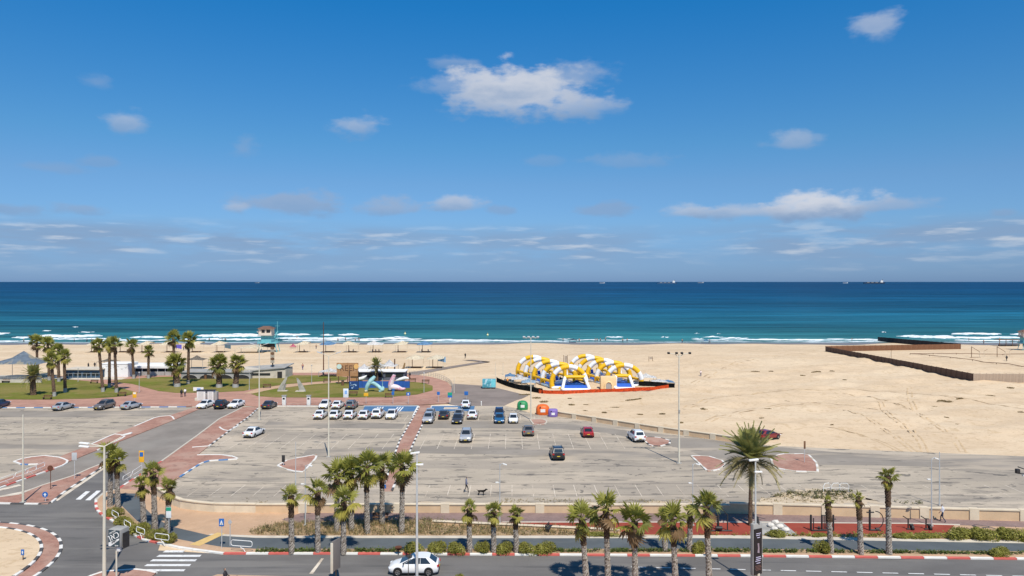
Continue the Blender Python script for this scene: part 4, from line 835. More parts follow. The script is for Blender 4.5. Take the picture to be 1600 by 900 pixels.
def build_car(kind):
    K = CARS[kind]; root = thing('parked_car', 'car', 'car'); bm = bmesh.new(); secs = []
    for y, hw, zb, zt in K['st']:
        half = [(hw * .86, zb), (hw * .97, zb + .10), (hw, zb + (zt - zb) * .45), (hw * .985, zb + (zt - zb) * .72), (hw * .93, zt - .05), (hw * .80, zt), (hw * .3, zt + .025)]
        secs.append([(x, y, z) for x, z in half] + [(-x, y, z) for x, z in half[::-1]])
    loft(bm, secs)
    yb0, yt0, yt1, yb1 = K['cab']; bz, rz, rw = K['belt'] - .03, K['roof'], K['rw']; bw = .80 if kind != 'suv' else .83
    ym = (yt0 + yt1) / 2
    def cs(y, w, z, wb=None): return [(-w, y, z), (-w * .75, y, z + .035), (0, y, z + .05), (w * .75, y, z + .035), (w, y, z)]
    base = [(-bw * .86, yb0, bz), (-bw, yb0 + .3, bz), (-bw, ym, bz), (-bw, yb1 - .35, bz), (-bw * .86, yb1, bz), (bw * .86, yb1, bz), (bw, yb1 - .35, bz), (bw, ym, bz), (bw, yb0 + .3, bz), (bw * .86, yb0, bz)]
    topv = [(-rw * .92, yt0, rz - .05), (-rw, yt0 + .18, rz - .02), (-rw * 1.02, ym, rz), (-rw, yt1 - .15, rz - .03), (-rw * .9, yt1, rz - .06), (rw * .9, yt1, rz - .06), (rw, yt1 - .15, rz - .03), (rw * 1.02, ym, rz), (rw, yt0 + .18, rz - .02), (rw * .92, yt0, rz - .05)]
    B = [bm.verts.new(v) for v in base]; T = [bm.verts.new(v) for v in topv]; n = 10
    for i in range(n): bm.faces.new((B[i], B[(i + 1) % n], T[(i + 1) % n], T[i]))
    bm.faces.new((T[0], T[1], T[8], T[9])); bm.faces.new((T[1], T[2], T[7], T[8])); bm.faces.new((T[2], T[3], T[6], T[7])); bm.faces.new((T[3], T[4], T[5], T[6]))
    bmesh.ops.subdivide_edges(bm, edges=[e for e in bm.edges if all(v in T for v in e.verts)], cuts=0)
    body = from_bm('body', bm, m_white, root, 38)
    def glass(name, a, b, c, d, ins=(.08, .10, .92, .90)):
        a, b, c, d = map(Vector, (a, b, c, d)); nrm = (b - a).cross(d - a).normalized()
        f = lambda u, v: a.lerp(b, u).lerp(d.lerp(c, u), v)
        P = [f(ins[0], ins[1]), f(ins[2], ins[1]), f(ins[2], ins[3]), f(ins[0], ins[3])]; ctr = sum(P, Vector()) / 4
        if nrm.dot(ctr - Vector((0, ym, bz))) < 0: nrm = -nrm
        bmx = bmesh.new(); q = [bmx.verts.new(p + nrm * .014) for p in P]; w = [bmx.verts.new(p - nrm * .02) for p in P]; bmx.faces.new(q); bmx.faces.new(w[::-1])
        for i in range(4): bmx.faces.new((q[i], q[(i + 1) % 4], w[(i + 1) % 4], w[i]))
        return from_bm(name, bmx, m_glass, root)
    glass('windscreen', base[4], base[5], topv[5], topv[4], (.04, .14, .96, .95)); glass('rear_window', base[9], base[0], topv[0], topv[9], (.07, .18, .93, .90))
    for s in (0, 1):
        ix = (lambda i: i) if s == 0 else (lambda i: 9 - i)
        glass('side_window', base[ix(2)], base[ix(3)], topv[ix(3)], topv[ix(2)], (.025, .14, .985, .93)); glass('side_window', base[ix(1)], base[ix(2)], topv[ix(2)], topv[ix(1)], (.16, .14, .985, .93))
        glass('quarter_glass', base[ix(3)], base[ix(4)], topv[ix(4)], topv[ix(3)], (.06, .2, .6, .8))
    st = K['st']; f, r = st[-2], st[1]
    for s in (-1, 1):
        part_box('headlight', (s * (f[1] - .10), f[0] + .02, f[3] - .10), (.30, .20, .14), m_head, root, Matrix.Rotation(-s * .35, 3, 'Z'), .03)
        part_box('taillight', (s * (r[1] - .12), r[0] - .02, r[3] - .16), (.26, .12, .20), m_tail, root, Matrix.Rotation(s * .3, 3, 'Z'), .03)
        part_box('mirror', (s * (bw + .13), yb1 - .48, bz + .10), (.15, .10, .12), m_black, root, None, .03)
        for y in K['wy']:
            bmx = bmesh.new(); hw = max(w for yy, w, _, _ in st if abs(yy - y) < .7)
            bmesh.ops.create_cone(bmx, cap_ends=True, segments=20, radius1=.375, radius2=.36, depth=.03, matrix=Matrix.Translation((s * (hw - .005), y, .36)) @ Matrix.Rotation(math.pi / 2, 4, 'Y'))
            from_bm('wheel_arch', bmx, m_black, root)
            w = bpy.data.objects.new('wheel', None); C.objects.link(w); w.parent = root; w.location = (s * (hw - .065), y, .315)
            new_obj('tyre', TYRE, w); new_obj('rim', RIM, w)
    part_box('rear_bumper', (0, r[0] - .035, r[2] + .12), (1.25, .12, .16), m_black, root, None, .03); part_box('front_grille', (0, f[0] + .09, f[2] + .17), (.95, .14, .16), m_black, root, None, .03)
    part_box('number_plate', (0, r[0] - .105, r[2] + .32), (.40, .02, .09), m_plate, root); part_box('number_plate', (0, st[-1][0] + .03, f[2] + .19), (.40, .02, .09), m_plate, root)
    part_box('sill', (0, 0, st[3][2] + .04), (st[3][1] * 1.97, 2.2, .10), m_black, root)
    if kind == 'suv':
        for s in (-1, 1): part_tube('roof_rail', [(s * .58, -1.5, rz + .02), (s * .58, -.6, rz + .07), (s * .57, .1, rz + .03)], .02, m_black, root, 6)
    return root
TPL = {k: build_car(k) for k in CARS}; TPL_USED = set()
def paintm(name, col, metal=0.0): return mat('paint_' + name, col, .32, .02, 1, metal=metal, spec=.5, coat=.6)
PAINT = dict(white=paintm('white', (.80, .80, .79)), silver=paintm('silver', (.50, .51, .52), .35), grey=paintm('grey', (.20, .195, .19), .35), dark=paintm('dark_grey', (.055, .055, .06), .3), black=paintm('black', (.018, .018, .022)), blue=paintm('blue', (.03, .13, .27), .25), navy=paintm('navy', (.02, .035, .10), .2), red=paintm('red', (.36, .02, .022)), maroon=paintm('maroon', (.22, .018, .02)), bronze=paintm('bronze', (.21, .18, .155), .35))
def car(px, py, kind, paint, label, front=False, rz=0.0, group='cars in the parking lot', world=None, sc=1.0):
    K = CARS[kind]
    if kind in TPL_USED: o = copy_tree(TPL[kind])
    else: o = TPL[kind]; TPL_USED.add(kind)
    b = G(px, py); ang = rz + (math.pi if front else 0)
    o.location = world or (b.x * (1 + K['L'] / 2 / b.y), b.y + K['L'] / 2, 0.008); o.rotation_euler = (0, 0, ang); o.scale = (sc, sc, sc); o['label'] = label
    if group: o['group'] = group
    elif 'group' in o: del o['group']
    for ch in o.children:
        if ch.name.split('.')[0] == 'body': ch.material_slots[0].link = 'OBJECT'; ch.material_slots[0].material = PAINT[paint]
    return o
GK = 'cars parked along the promenade kerb'
car(0, 640, 'suv', 'navy', 'dark blue car cut by the left edge', rz=.1, group=GK); car(99, 643, 'sedan', 'silver', 'silver sedan parked alone near the left edge', rz=-.1, group=GK); car(163, 642, 'suv', 'bronze', 'brownish grey SUV parked by the blue and white kerb', True, rz=-.15, group=GK)
car(205, 641.5, 'sedan', 'silver', 'silver sedan parked right of the brownish SUV', rz=-.2, group=GK); car(321, 640, 'sedan', 'white', 'white sedan in front of the white kiosk', True, rz=-.1, group=GK); car(347, 640.5, 'suv', 'black', 'black SUV between two white cars by the kiosk', group=GK); car(369, 639.5, 'sedan', 'white', 'white sedan right of the black SUV by the kiosk', True, rz=-.1, group=GK)
car(421, 640.5, 'sedan', 'dark', 'dark grey sedan beside the tall cream lamp post', rz=-.05, group=GK)
car(397, 685.5, 'sedan', 'white', 'white sedan alone in the left half of the lot', rz=-.12)
car(508, 640, 'hatch', 'white', 'white car with bluish windscreen facing the camera, back row', True); car(528, 640.5, 'sedan', 'white', 'white sedan in the back row left of the grey SUV'); car(549.5, 641, 'suv', 'grey', 'grey SUV in the back row beside the blue bays')
for px, k, lb in ((501, 'sedan', 'leftmost white car in the row of six'), (524, 'hatch', 'second white car in the row of six'), (547, 'hatch', 'third white car in the row of six'), (569.5, 'hatch', 'fourth white car in the row of six'), (590.5, 'suv', 'fifth white car in the row of six, taller than the rest')):
    car(px, 656.5 if px < 580 else 655.5, k, 'white', lb)
car(612, 656.5, 'hatch', 'white', 'rightmost car of the row of six, windscreen facing the camera', True)
car(672, 655, 'hatch', 'silver', 'silver car half hidden behind the pale crossover', True); car(669.5, 663.5, 'suv', 'silver', 'pale silver crossover beside the brick walkway', True)
car(694, 656.5, 'hatch', 'dark', 'dark grey hatchback in the middle bays'); car(717, 656, 'sedan', 'silver', 'silver car half hidden behind a dark one', True); car(715, 664, 'sedan', 'dark', 'dark sedan in front of a silver car', True)
car(738.5, 656.5, 'sedan', 'white', 'white sedan behind the dark sedan row, right end'); car(728, 639.5, 'sedan', 'white', 'white sedan on the blue bays by the ramp')
car(780, 656, 'suv', 'navy', 'dark navy car behind the blue one', True); car(780.5, 663, 'hatch', 'blue', 'blue hatchback facing the camera', True); car(802, 663, 'hatch', 'white', 'small rounded white car right of the blue hatchback', True, sc=.93)
car(825.5, 683, 'sedan', 'bronze', 'bronze grey car near the tall slim lamp post'); car(917.5, 685, 'hatch', 'red', 'bright red hatchback alone in the lot')
car(994, 692.5, 'suv', 'white', 'white SUV beside a small brick island', rz=.12); car(728.5, 693, 'suv', 'silver', 'silver compact car facing the camera in mid lot', True)
car(870.5, 721, 'suv', 'black', 'black SUV alone in the near lot', rz=.03); car(1200, 690.5, 'hatch', 'maroon', 'dark red car partly hidden by the date palm', rz=-1.05)
car(0, 0, 'hatch', 'white', 'white hatchback driving left on the front road', rz=math.pi / 2 + .01, group=None, world=((648 - 800) / F * 60.9, 60.75, .018), sc=1.0)

# ------------------------------------------------------------------ people and dog
def skin_mesh(name, verts, edges, rads, regions, mats, sub=1):
    """verts: joints; regions: list of material index per edge"""
    me = bpy.data.meshes.new(name); me.from_pydata(verts, edges, []); o = bpy.data.objects.new(name, me); C.objects.link(o)
    md = o.modifiers.new('s', 'SKIN'); md.use_smooth_shade = True
    for i, v in enumerate(me.skin_vertices[0].data):
        v.radius = rads[i] if isinstance(rads[i], tuple) else (rads[i], rads[i]); v.use_root = (i == 0)
    sb = o.modifiers.new('u', 'SUBSURF'); sb.levels = sub; sb.render_levels = sub
    bpy.context.view_layer.update()
    out = bpy.data.meshes.new_from_object(o.evaluated_get(bpy.context.evaluated_depsgraph_get())); bpy.data.objects.remove(o); bpy.data.meshes.remove(me)
    out.materials.clear()
    for m in mats: out.materials.append(m)
    V = [Vector(v) for v in verts]
    for p in out.polygons:
        c = p.center; best = 1e9; reg = 0
        for (a, b), g in zip(edges, regions):
            ab = V[b] - V[a]; t = max(0, min(1, (c - V[a]).dot(ab) / max(1e-9, ab.length_squared))); d = (c - (V[a] + ab * t)).length / (rads[a][0] if isinstance(rads[a], tuple) else rads[a])
            if d < best: best, reg = d, g
        p.material_index = reg; p.use_smooth = True
    return out
m_skin = plain('skin', (.42, .25, .17), .6); m_hair = plain('dark_hair', (.03, .02, .016), .7)
def cloth(n, c): return plain('cloth_' + n, c, .85, var=.12)
def person_mesh(pose='walk', shirt=(.3, .3, .35), legs=(.06, .07, .1), long=True, sub=1):
    sh, lg = cloth('%02x%02x%02x' % tuple(int(255 * v) for v in shirt), shirt), cloth('%02x%02x%02x' % tuple(int(255 * v) for v in legs), legs)
    m_shoe = plain('shoe', (.05, .045, .04), .7)
    sw = .28 if pose == 'walk' else .05
    V = [(0, 0, .95), (0, 0, 1.15), (0, .01, 1.38), (0, .02, 1.5), (0, .04, 1.58), (0, .05, 1.68), (0, .03, 1.76),
         (.09, 0, .9), (.10, sw * .55 + .03, .5), (.10, sw * .75 - .02, .09), (.11, sw * .75 + .14, .04), (-.09, 0, .9), (-.10, -sw * .2 + .05, .5), (-.10, -sw - .02, .10), (-.11, -sw + .12, .04),
         (.18, 0, 1.43), (.23, -sw * .45, 1.16), (.23, -sw * .4 + .12, .92), (.23, -sw * .4 + .17, .83), (-.18, 0, 1.43), (-.23, sw * .45, 1.16), (-.23, sw * .5 + .12, .93), (-.23, sw * .5 + .17, .84),
         (0, .15, 1.66), (.25, -sw * .4 + .2, .85), (-.25, sw * .5 + .2, .86)]
    E = [(0, 1), (1, 2), (2, 3), (3, 4), (4, 5), (5, 6), (0, 7), (7, 8), (8, 9), (9, 10), (0, 11), (11, 12), (12, 13), (13, 14), (2, 15), (15, 16), (16, 17), (17, 18), (2, 19), (19, 20), (20, 21), (21, 22), (5, 23), (17, 24), (21, 25)]
    if pose == 'sit':
        V[8] = (.12, .42, .92); V[9] = (.12, .48, .5); V[10] = (.12, .6, .46); V[12] = (-.12, .42, .92); V[13] = (-.12, .48, .5); V[14] = (-.12, .6, .46); V[17] = (.2, .22, 1.0); V[18] = (.18, .3, .97); V[21] = (-.2, .22, 1.0); V[22] = (-.18, .3, .97); V[24] = (.2, .3, 1.0); V[25] = (-.2, .3, 1.0)
    rd = [(.15, .11), (.145, .10), (.16, .11), .06, .055, (.085, .10), .07, .085, .06, .042, .035, .085, .06, .042, .035, .06, .045, .035, .028, .06, .045, .035, .028, .02, .014, .014]
    g = [0, 0, 0, 2, 2, 3, 1, 1, 1, 4, 1, 1, 1, 4, 0, 0, 2 if not long else 0, 2, 0, 0, 2 if not long else 0, 2, 2, 2, 2]
    return skin_mesh('person', V, E, rd, g, [sh, lg, m_skin, m_hair, m_shoe], sub)
def person(px, py, label, me, rz=0, h=1.75, group=None, z=None, cat='person'):
    b = G(px, py) if z is None else G(px, py, z); o = new_obj('person', me); o.location = b; o.rotation_euler = (0, 0, rz); s = h / 1.8; o.scale = (s, s, s)
    if z is None: o.location.z = ground_z(b.x, b.y) if b.y > 100 else .01
    return tag(o, label, cat, group)
P_man = person_mesh('walk', (.16, .17, .24), (.035, .035, .045)); P_white = person_mesh('walk', (.62, .62, .66), (.05, .06, .1), False)
person(728.5, 769.5, 'man in dark clothes walking a black dog across the lot', P_man, -1.2, 1.78)
person(1473, 815.5, 'man in a white shirt walking on the promenade', P_white, .9, 1.78, z=.125)
P_dk = person_mesh('walk', (.03, .03, .035), (.03, .03, .04), True, 0); P_lt = person_mesh('stand', (.7, .68, .66), (.05, .05, .08), False, 0); P_red = person_mesh('walk', (.4, .2, .15), (.1, .08, .2), False, 0)
P_bath = person_mesh('stand', (.40, .24, .16), (.05, .06, .12), False, 0); P_bath2 = person_mesh('walk', (.40, .24, .16), (.02, .02, .03), False, 0); P_sit = person_mesh('sit', (.06, .06, .08), (.10, .09, .10), False, 0)
person(283.5, 620.5, 'person in dark clothes on the pink promenade, left of two', P_dk, .3, 1.7, z=.12); person(289, 619.5, 'person with a white top on the pink promenade, right of two', P_lt, .3, 1.75, z=.12)
person(473, 577.5, 'person in brown walking on the sand near the garden', P_red, .6, 1.75); person(640.5, 592, 'person in black and white at the start of the boardwalk', P_dk, 1.2, 1.75)
person(494, 545, 'lone person standing on the sand between two shades', P_bath, 0, 1.7); person(1095, 588, 'seated person in white on the dunes', person_mesh('stand', (.75, .62, .6), (.2, .2, .25), False, 0), 0, 1.6); person(727, 559.8, 'person at the end of the boardwalk', P_dk, 0, 1.7)
person(138, 576, 'person on the terrace of the blue building, left', P_dk, 0, 1.7); person(148, 575, 'person on the terrace of the blue building, right', P_dk, .5, 1.7)
for px, lb in ((287, 'left of two people standing between the shades behind the palms'), (291, 'right of two people standing between the shades behind the palms')): person(px, 547, lb, P_bath, rnd.uniform(0, 6), 1.7, 'pair between the shades')
BATH = ['bather at the waterline nearest the left edge', 'bather at the waterline between the palm cluster and the palm trio', 'bather at the waterline just left of the palm trio', 'bather at the waterline right above the leftmost palm of the trio', 'bather at the waterline right of the tall slender palm', 'bather in the shallows above the stout palm pair, farther out', 'bather at the waterline above the stout palm pair, nearer the sand', 'bather standing in the waves right of the lifeguard tower', 'bather at the waterline right of the tall dark mast', 'bather left of two standing close together beyond the REEF board', 'bather right of two standing close together beyond the REEF board', 'bather in the shallows midway between the mast and the REEF board', 'leftmost of three bathers close together beyond the right inflatable tunnel', 'middle of three bathers close together beyond the right inflatable tunnel', 'rightmost of three bathers close together beyond the right inflatable tunnel', 'bather wading deeper beyond the right inflatable tunnel', 'left of a pair of bathers beyond the peak of the right tunnel', 'right of a pair of bathers beyond the peak of the right tunnel', 'bather just right of the dark waterline canopy', 'bather just left of the dark waterline canopy', 'bather at the waterline left of the dark sheet fence', 'bather at the waterline beside the floodlight mast top', 'bather beside the pale blue waterline canopy', 'bather in the surf right of the dark sheet fence', 'bather in the surf left of the timber pergola', 'bather on the wet sand between the fence end and the pergola']
for i, (px, py) in enumerate(((37, 535), (116, 534.5), (136, 534.5), (143, 534.5), (327, 533.5), (347, 532.5), (352, 534), (464, 530.5), (528, 534), (555, 534), (561, 533.5), (540, 533), (930, 534.2), (933, 534.5), (938, 534.2), (946, 533), (973, 534.8), (980, 534.4), (905, 534.5), (880, 534), (1331, 533.5), (1066, 535.5), (1109, 535.5), (1514, 533.5), (1562, 533.5), (1537, 537))):
    person(px, py, BATH[i], P_bath if i % 2 else P_bath2, rnd.uniform(0, 6), 1.7, 'bathers at the waterline')
def dog():
    fur = plain('dog_fur', (.015, .013, .012), .8)
    V = [(0, 0, .48), (0, .25, .5), (0, .42, .56), (0, .52, .68), (0, .62, .70), (0, .74, .66), (0, -.25, .5), (0, -.34, .52), (0, -.55, .62),
         (.08, .25, .38), (.08, .27, .2), (.08, .30, .03), (-.08, .25, .38), (-.08, .20, .2), (-.08, .17, .03), (.08, -.27, .4), (.08, -.20, .24), (.08, -.32, .15), (.08, -.30, .02), (-.08, -.27, .4), (-.08, -.26, .24), (-.08, -.40, .15), (-.08, -.40, .02), (.05, .56, .80), (-.05, .56, .80)]
    E = [(0, 1), (1, 2), (2, 3), (3, 4), (4, 5), (0, 6), (6, 7), (7, 8), (1, 9), (9, 10), (10, 11), (1, 12), (12, 13), (13, 14), (6, 15), (15, 16), (16, 17), (17, 18), (6, 19), (19, 20), (20, 21), (21, 22), (3, 23), (3, 24)]
    rd = [.12, .14, .10, .085, .07, .04, .11, .05, .02, .06, .035, .03, .06, .035, .03, .075, .045, .03, .028, .075, .045, .03, .028, .02, .02]
    o = new_obj('dog', skin_mesh('dog', V, E, rd, [0] * len(E), [fur])); o.location = G(752, 774); o.rotation_euler = (0, 0, -1.75); tag(o, 'black dog walking ahead of the man in the lot', 'dog')
dog()

# ------------------------------------------------------------------ lamps and poles
def lamp(px, py, top, style, label, m=None, r=.09, z0=0.0, base=None, group=None):
    b = Vector(base) if base else G(px, py, z0); b.z = z0; H = HT(top, b.y) - z0; m = m or m_pole; k = b.y / F
    t = thing('lamp_post' if style != 'plain' else 'pole', label, 'lamp post' if style != 'plain' else 'pole', b, group=group)
    part_tube('pole', [(0, 0, -.05), (0, 0, H * .3), (0, 0, H)], [r * 1.25, r, r * .6], m, t, 10)
    part_box('base_plate', (0, 0, .04), (r * 5, r * 5, .1), m_grey, t)
    if style == 'flood':
        part_tube('crossbar', [(-1.4, 0, H + .1), (-.5, 0, H - .05), (0, 0, H - .5), (.5, 0, H - .05), (1.4, 0, H + .1)], .05, m, t, 6)
        for x in (-1.4, -.35, .35, 1.4): part_box('floodlight', (x, -.1, H + .12), (.34, .26, .2), m_dark, t, Matrix.Rotation(.5, 3, 'X'), .04)
        part_box('junction_box', (0, -.14, H * .48), (.22, .16, .3), m_grey, t)
    elif style == 'cross':
        part_tube('crossbar', [(-1.3, 0, H), (1.3, 0, H)], .05, m, t, 6)
        for x in (-1.2, -.4, .4, 1.2): part_box('floodlight', (x, -.1, H + .15), (.45, .3, .25), m_polew, t, Matrix.Rotation(.5, 3, 'X'), .04)
    elif style == 'double':
        for s in (-1, 1):
            part_tube('arm', [(0, 0, H - .05), (s * 1.0, .15, H + .35)], .04, m, t, 6); part_box('lamp_head', (s * 1.3, .2, H + .43), (.75, .26, .12), m_polew, t, Matrix.Rotation(-s * .3, 3, 'Y'), .04)
    elif style == 'street':
        for (ex, ey, ez) in ((-1.9, .5, .12), (-1.5, -.2, .02), (1.35, .9, .78)):
            part_tube('arm', [(0, 0, H - .03), (ex * .75, ey * .75, H + ez * .75)], .045, m, t, 6); part_box('lamp_head', (ex, ey, H + ez), (.8, .28, .12), m_white, t, Matrix.Rotation(-.25 if ex > 0 else .1, 3, 'Y'), .04)
    elif style == 'prom':
        part_tube('arm', [(0, 0, H - .35), (.06, 0, H - .05), (.25, 0, H + .06), (.42, 0, H)], .03, m, t, 6); part_box('lamp_head', (.5, 0, H - .03), (.42, .2, .1), m_white, t, Matrix.Rotation(.3, 3, 'Y'), .04)
        part_tube('arm', [(0, 0, H * .68), (-.15, 0, H * .69)], .025, m, t, 6); part_box('lamp_head', (-.28, 0, H * .69), (.3, .18, .1), m_white, t, None, .04)
    elif style == 'front':
        part_box('lamp_head', (-.15, 0, H + .02), (.75, .26, .13), m_white, t, Matrix.Rotation(-.12, 3, 'Y'), .04); part_box('lamp_head', (.22, 0, H - .92), (.6, .24, .12), m_white, t, None, .04); part_tube('arm', [(0, 0, H - .95), (.2, 0, H - .93)], .03, m, t, 6)
    elif style == 'lawn':
        part_tube('lamp_head', [(0, 0, H), (0, 0, H + .25)], [.12, .2], m_white, t, 8)
    return t
lamp(36, 785, 648, 'plain', 'tall cream pole standing on the brick traffic island', r=.10, z0=.12)
lamp(0, 0, 697, 'street', 'cream street lamp with three heads at the left crossing', r=.13, base=((163 - 800) / F * 59.4, 59.4, 0))
lamp(513.5, 714, 556, 'double', 'tall cream double-headed lamp post near the striped island', r=.11); lamp(405, 656, 541, 'double', 'tall cream lamp post beside the dark grey sedan', r=.11)
lamp(829.5, 656, 528, 'cross', 'tall slim pole with a floodlight bar by the recycling bins', r=.10); lamp(1061, 724, 553, 'flood', 'tall floodlight mast with four lamps in the right lot', r=.12)
lamp(0, 0, 708, 'front', 'grey street lamp in front of the white hatchback', m_polew, .10, .0, base=((651.5 - 800) / F * 59.6, 59.6, 0)); lamp(0, 0, 719, 'front', 'grey street lamp behind the poster column', m_polew, .09, .12, base=((1180.5 - 800) / F * 58.0, 58.0, 0))
for a, b, t, lb in ((477, 821, 727, 'promenade lamp at the left end of the dry bed'), (781, 817.5, 725, 'promenade lamp left of the walking bench'), (1082.5, 821, 725, 'promenade lamp among the exercise machines'), (1455.5, 822, 716, 'promenade lamp near the man in white')):
    lamp(a, b, t, 'prom', lb, m_polew, .055, .12, group='promenade lamps')
lamp(462, 764, 690, 'plain', 'thin white pole at the near left bays', m_polew, .05); lamp(1468, 790, 706, 'plain', 'thin grey pole behind the right wall', m_polew, .06); lamp(505.5, 586, 503, 'plain', 'tall dark mast at the beach edge', m_rust, .13)
for a, b, t, lb in ((122, 596, 577, 'short lamp beside the blue building'), (217.5, 613, 583, 'short lamp where the lawn paths meet'), (389.5, 609, 581, 'short lamp right of the stout palms'), (487, 600, 572, 'short lamp on the middle lawn'), (662.5, 613, 584, 'short lamp at the right end of the lawn'), (824, 600, 0, '')):
    if lb: lamp(a, b, t, 'lawn', lb, m_polew, .05, .15, group='lawn lamps')
for a, b, t, lb in ((774, 594, 567, 'leaning street lamp behind the teal trailer'), (786, 585, 567, 'thin post behind the inflatable park fence'), (709.5, 614, 590, 'sign post at the railing end')):
    lamp(a, b, t, 'plain', lb, m_pole, .07)
# ------------------------------------------------------------------ signs, rails, street furniture
def sign(px, py, top, w, h, m, label, shape='rect', z0=.12, pole=m_polew, extra=None, rz=0):
    b = G(px, py, z0); k = b.y / F; H = HT(top, b.y) - z0; t = thing('road_sign', label, 'sign', b, rz); hh = h * k; ww = w * k
    part_tube('pole', [(0, 0, -.05), (0, 0, H - hh * .1)], .04, pole, t, 6)
    if shape == 'round':
        bm = bmesh.new(); bmesh.ops.create_cone(bm, cap_ends=True, segments=24, radius1=ww / 2, radius2=ww / 2, depth=.03, matrix=Matrix.Translation((0, -.06, H - hh / 2)) @ Matrix.Rotation(math.pi / 2, 4, 'X')); p = from_bm('plate', bm, m, t)
    else: p = part_box('plate', (0, -.06, H - hh / 2), (ww, .03, hh), m, t, None, .008)
    if extra: extra(t, p, H, ww, hh)
    return t
def arrow_up(t, p, H, w, h):
    z = H - h / 2; part_faces('arrow', [(-w * .28, -.08, z - h * .02), (0, -.08, z + h * .28), (w * .28, -.08, z - h * .02), (w * .1, -.08, z - h * .02), (w * .1, -.08, z - h * .3), (-w * .1, -.08, z - h * .3), (-w * .1, -.08, z - h * .02)], [(0, 1, 2, 3, 4, 5, 6)], m_white, p)
def tri(t, p, H, w, h):
    z = H - h / 2; part_faces('triangle', [(-w * .36, -.08, z - h * .3), (0, -.08, z + h * .34), (w * .36, -.08, z - h * .3)], [(0, 1, 2)], m_white, p)
    part_tube('walking_figure', [(-w * .08, -.085, z - h * .25), (0, -.085, z), (w * .08, -.085, z - h * .25)], w * .035, m_dark, p, 4)
def twocol(mm, f=.5):
    def g(t, p, H, w, h): part_box('lower_plate', (0, -.085, H - h + h * f / 2), (w * .98, .02, h * f), mm, p)
    return g
sign(71, 783, 768, 9, 9, m_signblue, 'round blue keep-direction sign on the traffic island tip', 'round', extra=arrow_up)
sign(36, 875, 858, 5, 9, m_signblue, 'small blue arrow sign on the sandy roundabout', z0=.2, pole=m_wood, extra=arrow_up)
sign(116.5, 748, 707, 8, 12, m_polew, 'grey backed sign on the brick traffic island')
sign(221.5, 745, 704, 8, 18, m_signyel, 'orange and blue sign beside the entry road', extra=lambda t, p, H, w, h: part_box('blue_panel', (0, -.085, H - h * .32), (w * .7, .02, h * .38), m_signblue, p))
sign(264, 835, 792, 8, 17, plain('sign_white', (.72, .74, .74), .5), 'white sign with green top by the corner palms', extra=lambda t, p, H, w, h: part_box('green_top', (0, -.085, H - h * .18), (w * .95, .02, h * .32), plain('sign_green', (.02, .30, .18), .5), p))
sign(346.5, 857, 810, 8, 12, m_signblue, 'blue crossing sign with white triangle by the bike path', extra=tri); sign(359.5, 853, 811, 6, 9, plain('sign_grey', (.42, .42, .42), .5), 'grey sign back beside the blue crossing sign', 'round')
sign(600, 785, 757, 7, 6, m_signblue, 'blue sign at the lower end of the brick walkway', z0=.1, extra=arrow_up)
sign(627, 760, 731, 5, 4, plain('sign_white', (.72, .74, .74), .5), 'small white sign hidden in a palm crown', z0=0)
sign(210.5, 631, 612.5, 6, 9, m_signyel, 'small orange sign behind the parked silver sedan', extra=lambda t, p, H, w, h: part_box('white_top', (0, -.085, H - h * .2), (w * .7, .02, h * .3), m_white, p))
sign(540.5, 634, 607, 8, 14, plain('sign_white', (.72, .74, .74), .5), 'white poster sign behind the grey SUV', extra=lambda t, p, H, w, h: part_box('blue_print', (0, -.085, H - h * .42), (w * .5, .02, h * .4), plain('print_blue', (.25, .42, .7), .5), p))
sign(572, 631, 614, 7, 5, m_signyel, 'orange sign by the blue bays'); sign(614, 631, 612, 4, 5, m_signblue, 'blue disabled parking sign, left of a pair'); sign(638, 631, 613, 6, 5, m_signblue, 'blue disabled parking sign, right of a pair', extra=arrow_up)
sign(685, 628, 612, 4.5, 5, m_signblue, 'blue sign standing on the curved walk'); sign(728.5, 624, 611.5, 6, 6, m_signblue, 'blue sign on the access ramp', z0=.02); sign(703, 631, 613, 7, 8, plain('sign_green', (.02, .30, .18), .5), 'green-topped signs clustered at the ramp corner', extra=twocol(m_signblue, .4))
sign(443, 727, 711, 5, 11, m_dark, 'dark information panel on the triangular brick island', z0=.1); sign(1257, 722, 689, 3, 12, m_wood, 'narrow brown signboard on the right brick island', z0=.1)
sign(79, 764, 727, 9, 9, m_rust, 'rust-brown octagonal sign back on a dark post', 'round', pole=m_rust)
sign(506, 617, 0, 0, 0, m_dark, '') if False else None
# rounded pedestrian rails
def rail_mesh(L=2.0, h=1.0):
    bm = bmesh.new(); r = .18; pts = []
    for cx, cz, a0 in ((L / 2 - r, h - r, 0), (-L / 2 + r, h - r, 90), (-L / 2 + r, h - .5 + r, 180), (L / 2 - r, h - .5 + r, 270)):
        for k in range(4): a = R(a0 + 30 * k); pts.append((cx + r * math.cos(a), 0, cz + r * math.sin(a)))
    pts.append(pts[0]); bm_tube(bm, pts, .032, 6, False)
    a = bpy.data.meshes.new('loop'); bm.to_mesh(a); bm.free(); a.materials.append(m_white)
    bm = bmesh.new(); bm_tube(bm, [(-.1, 0, h - .5), (-.05, 0, h - .65), (.2, 0, h - .72), (.25, 0, h - .85), (.4, 0, -.05)], .032, 6)
    b = bpy.data.meshes.new('leg'); bm.to_mesh(b); bm.free(); b.materials.append(m_white); return a, b
RL, RG = rail_mesh()
def rail(p0, p1, label, group='white loop guard rails', z0=.12):
    a, b = G(*p0, z0), G(*p1, z0); t = thing('guard_rail', label, 'railing', (a + b) / 2, math.atan2((b - a).y, (b - a).x), group); s = (b - a).length / 2.0
    o = new_obj('loop', RL, t); o.scale = (s, 1, 1); o = new_obj('leg', RG, t); o.scale = (s, 1, 1)
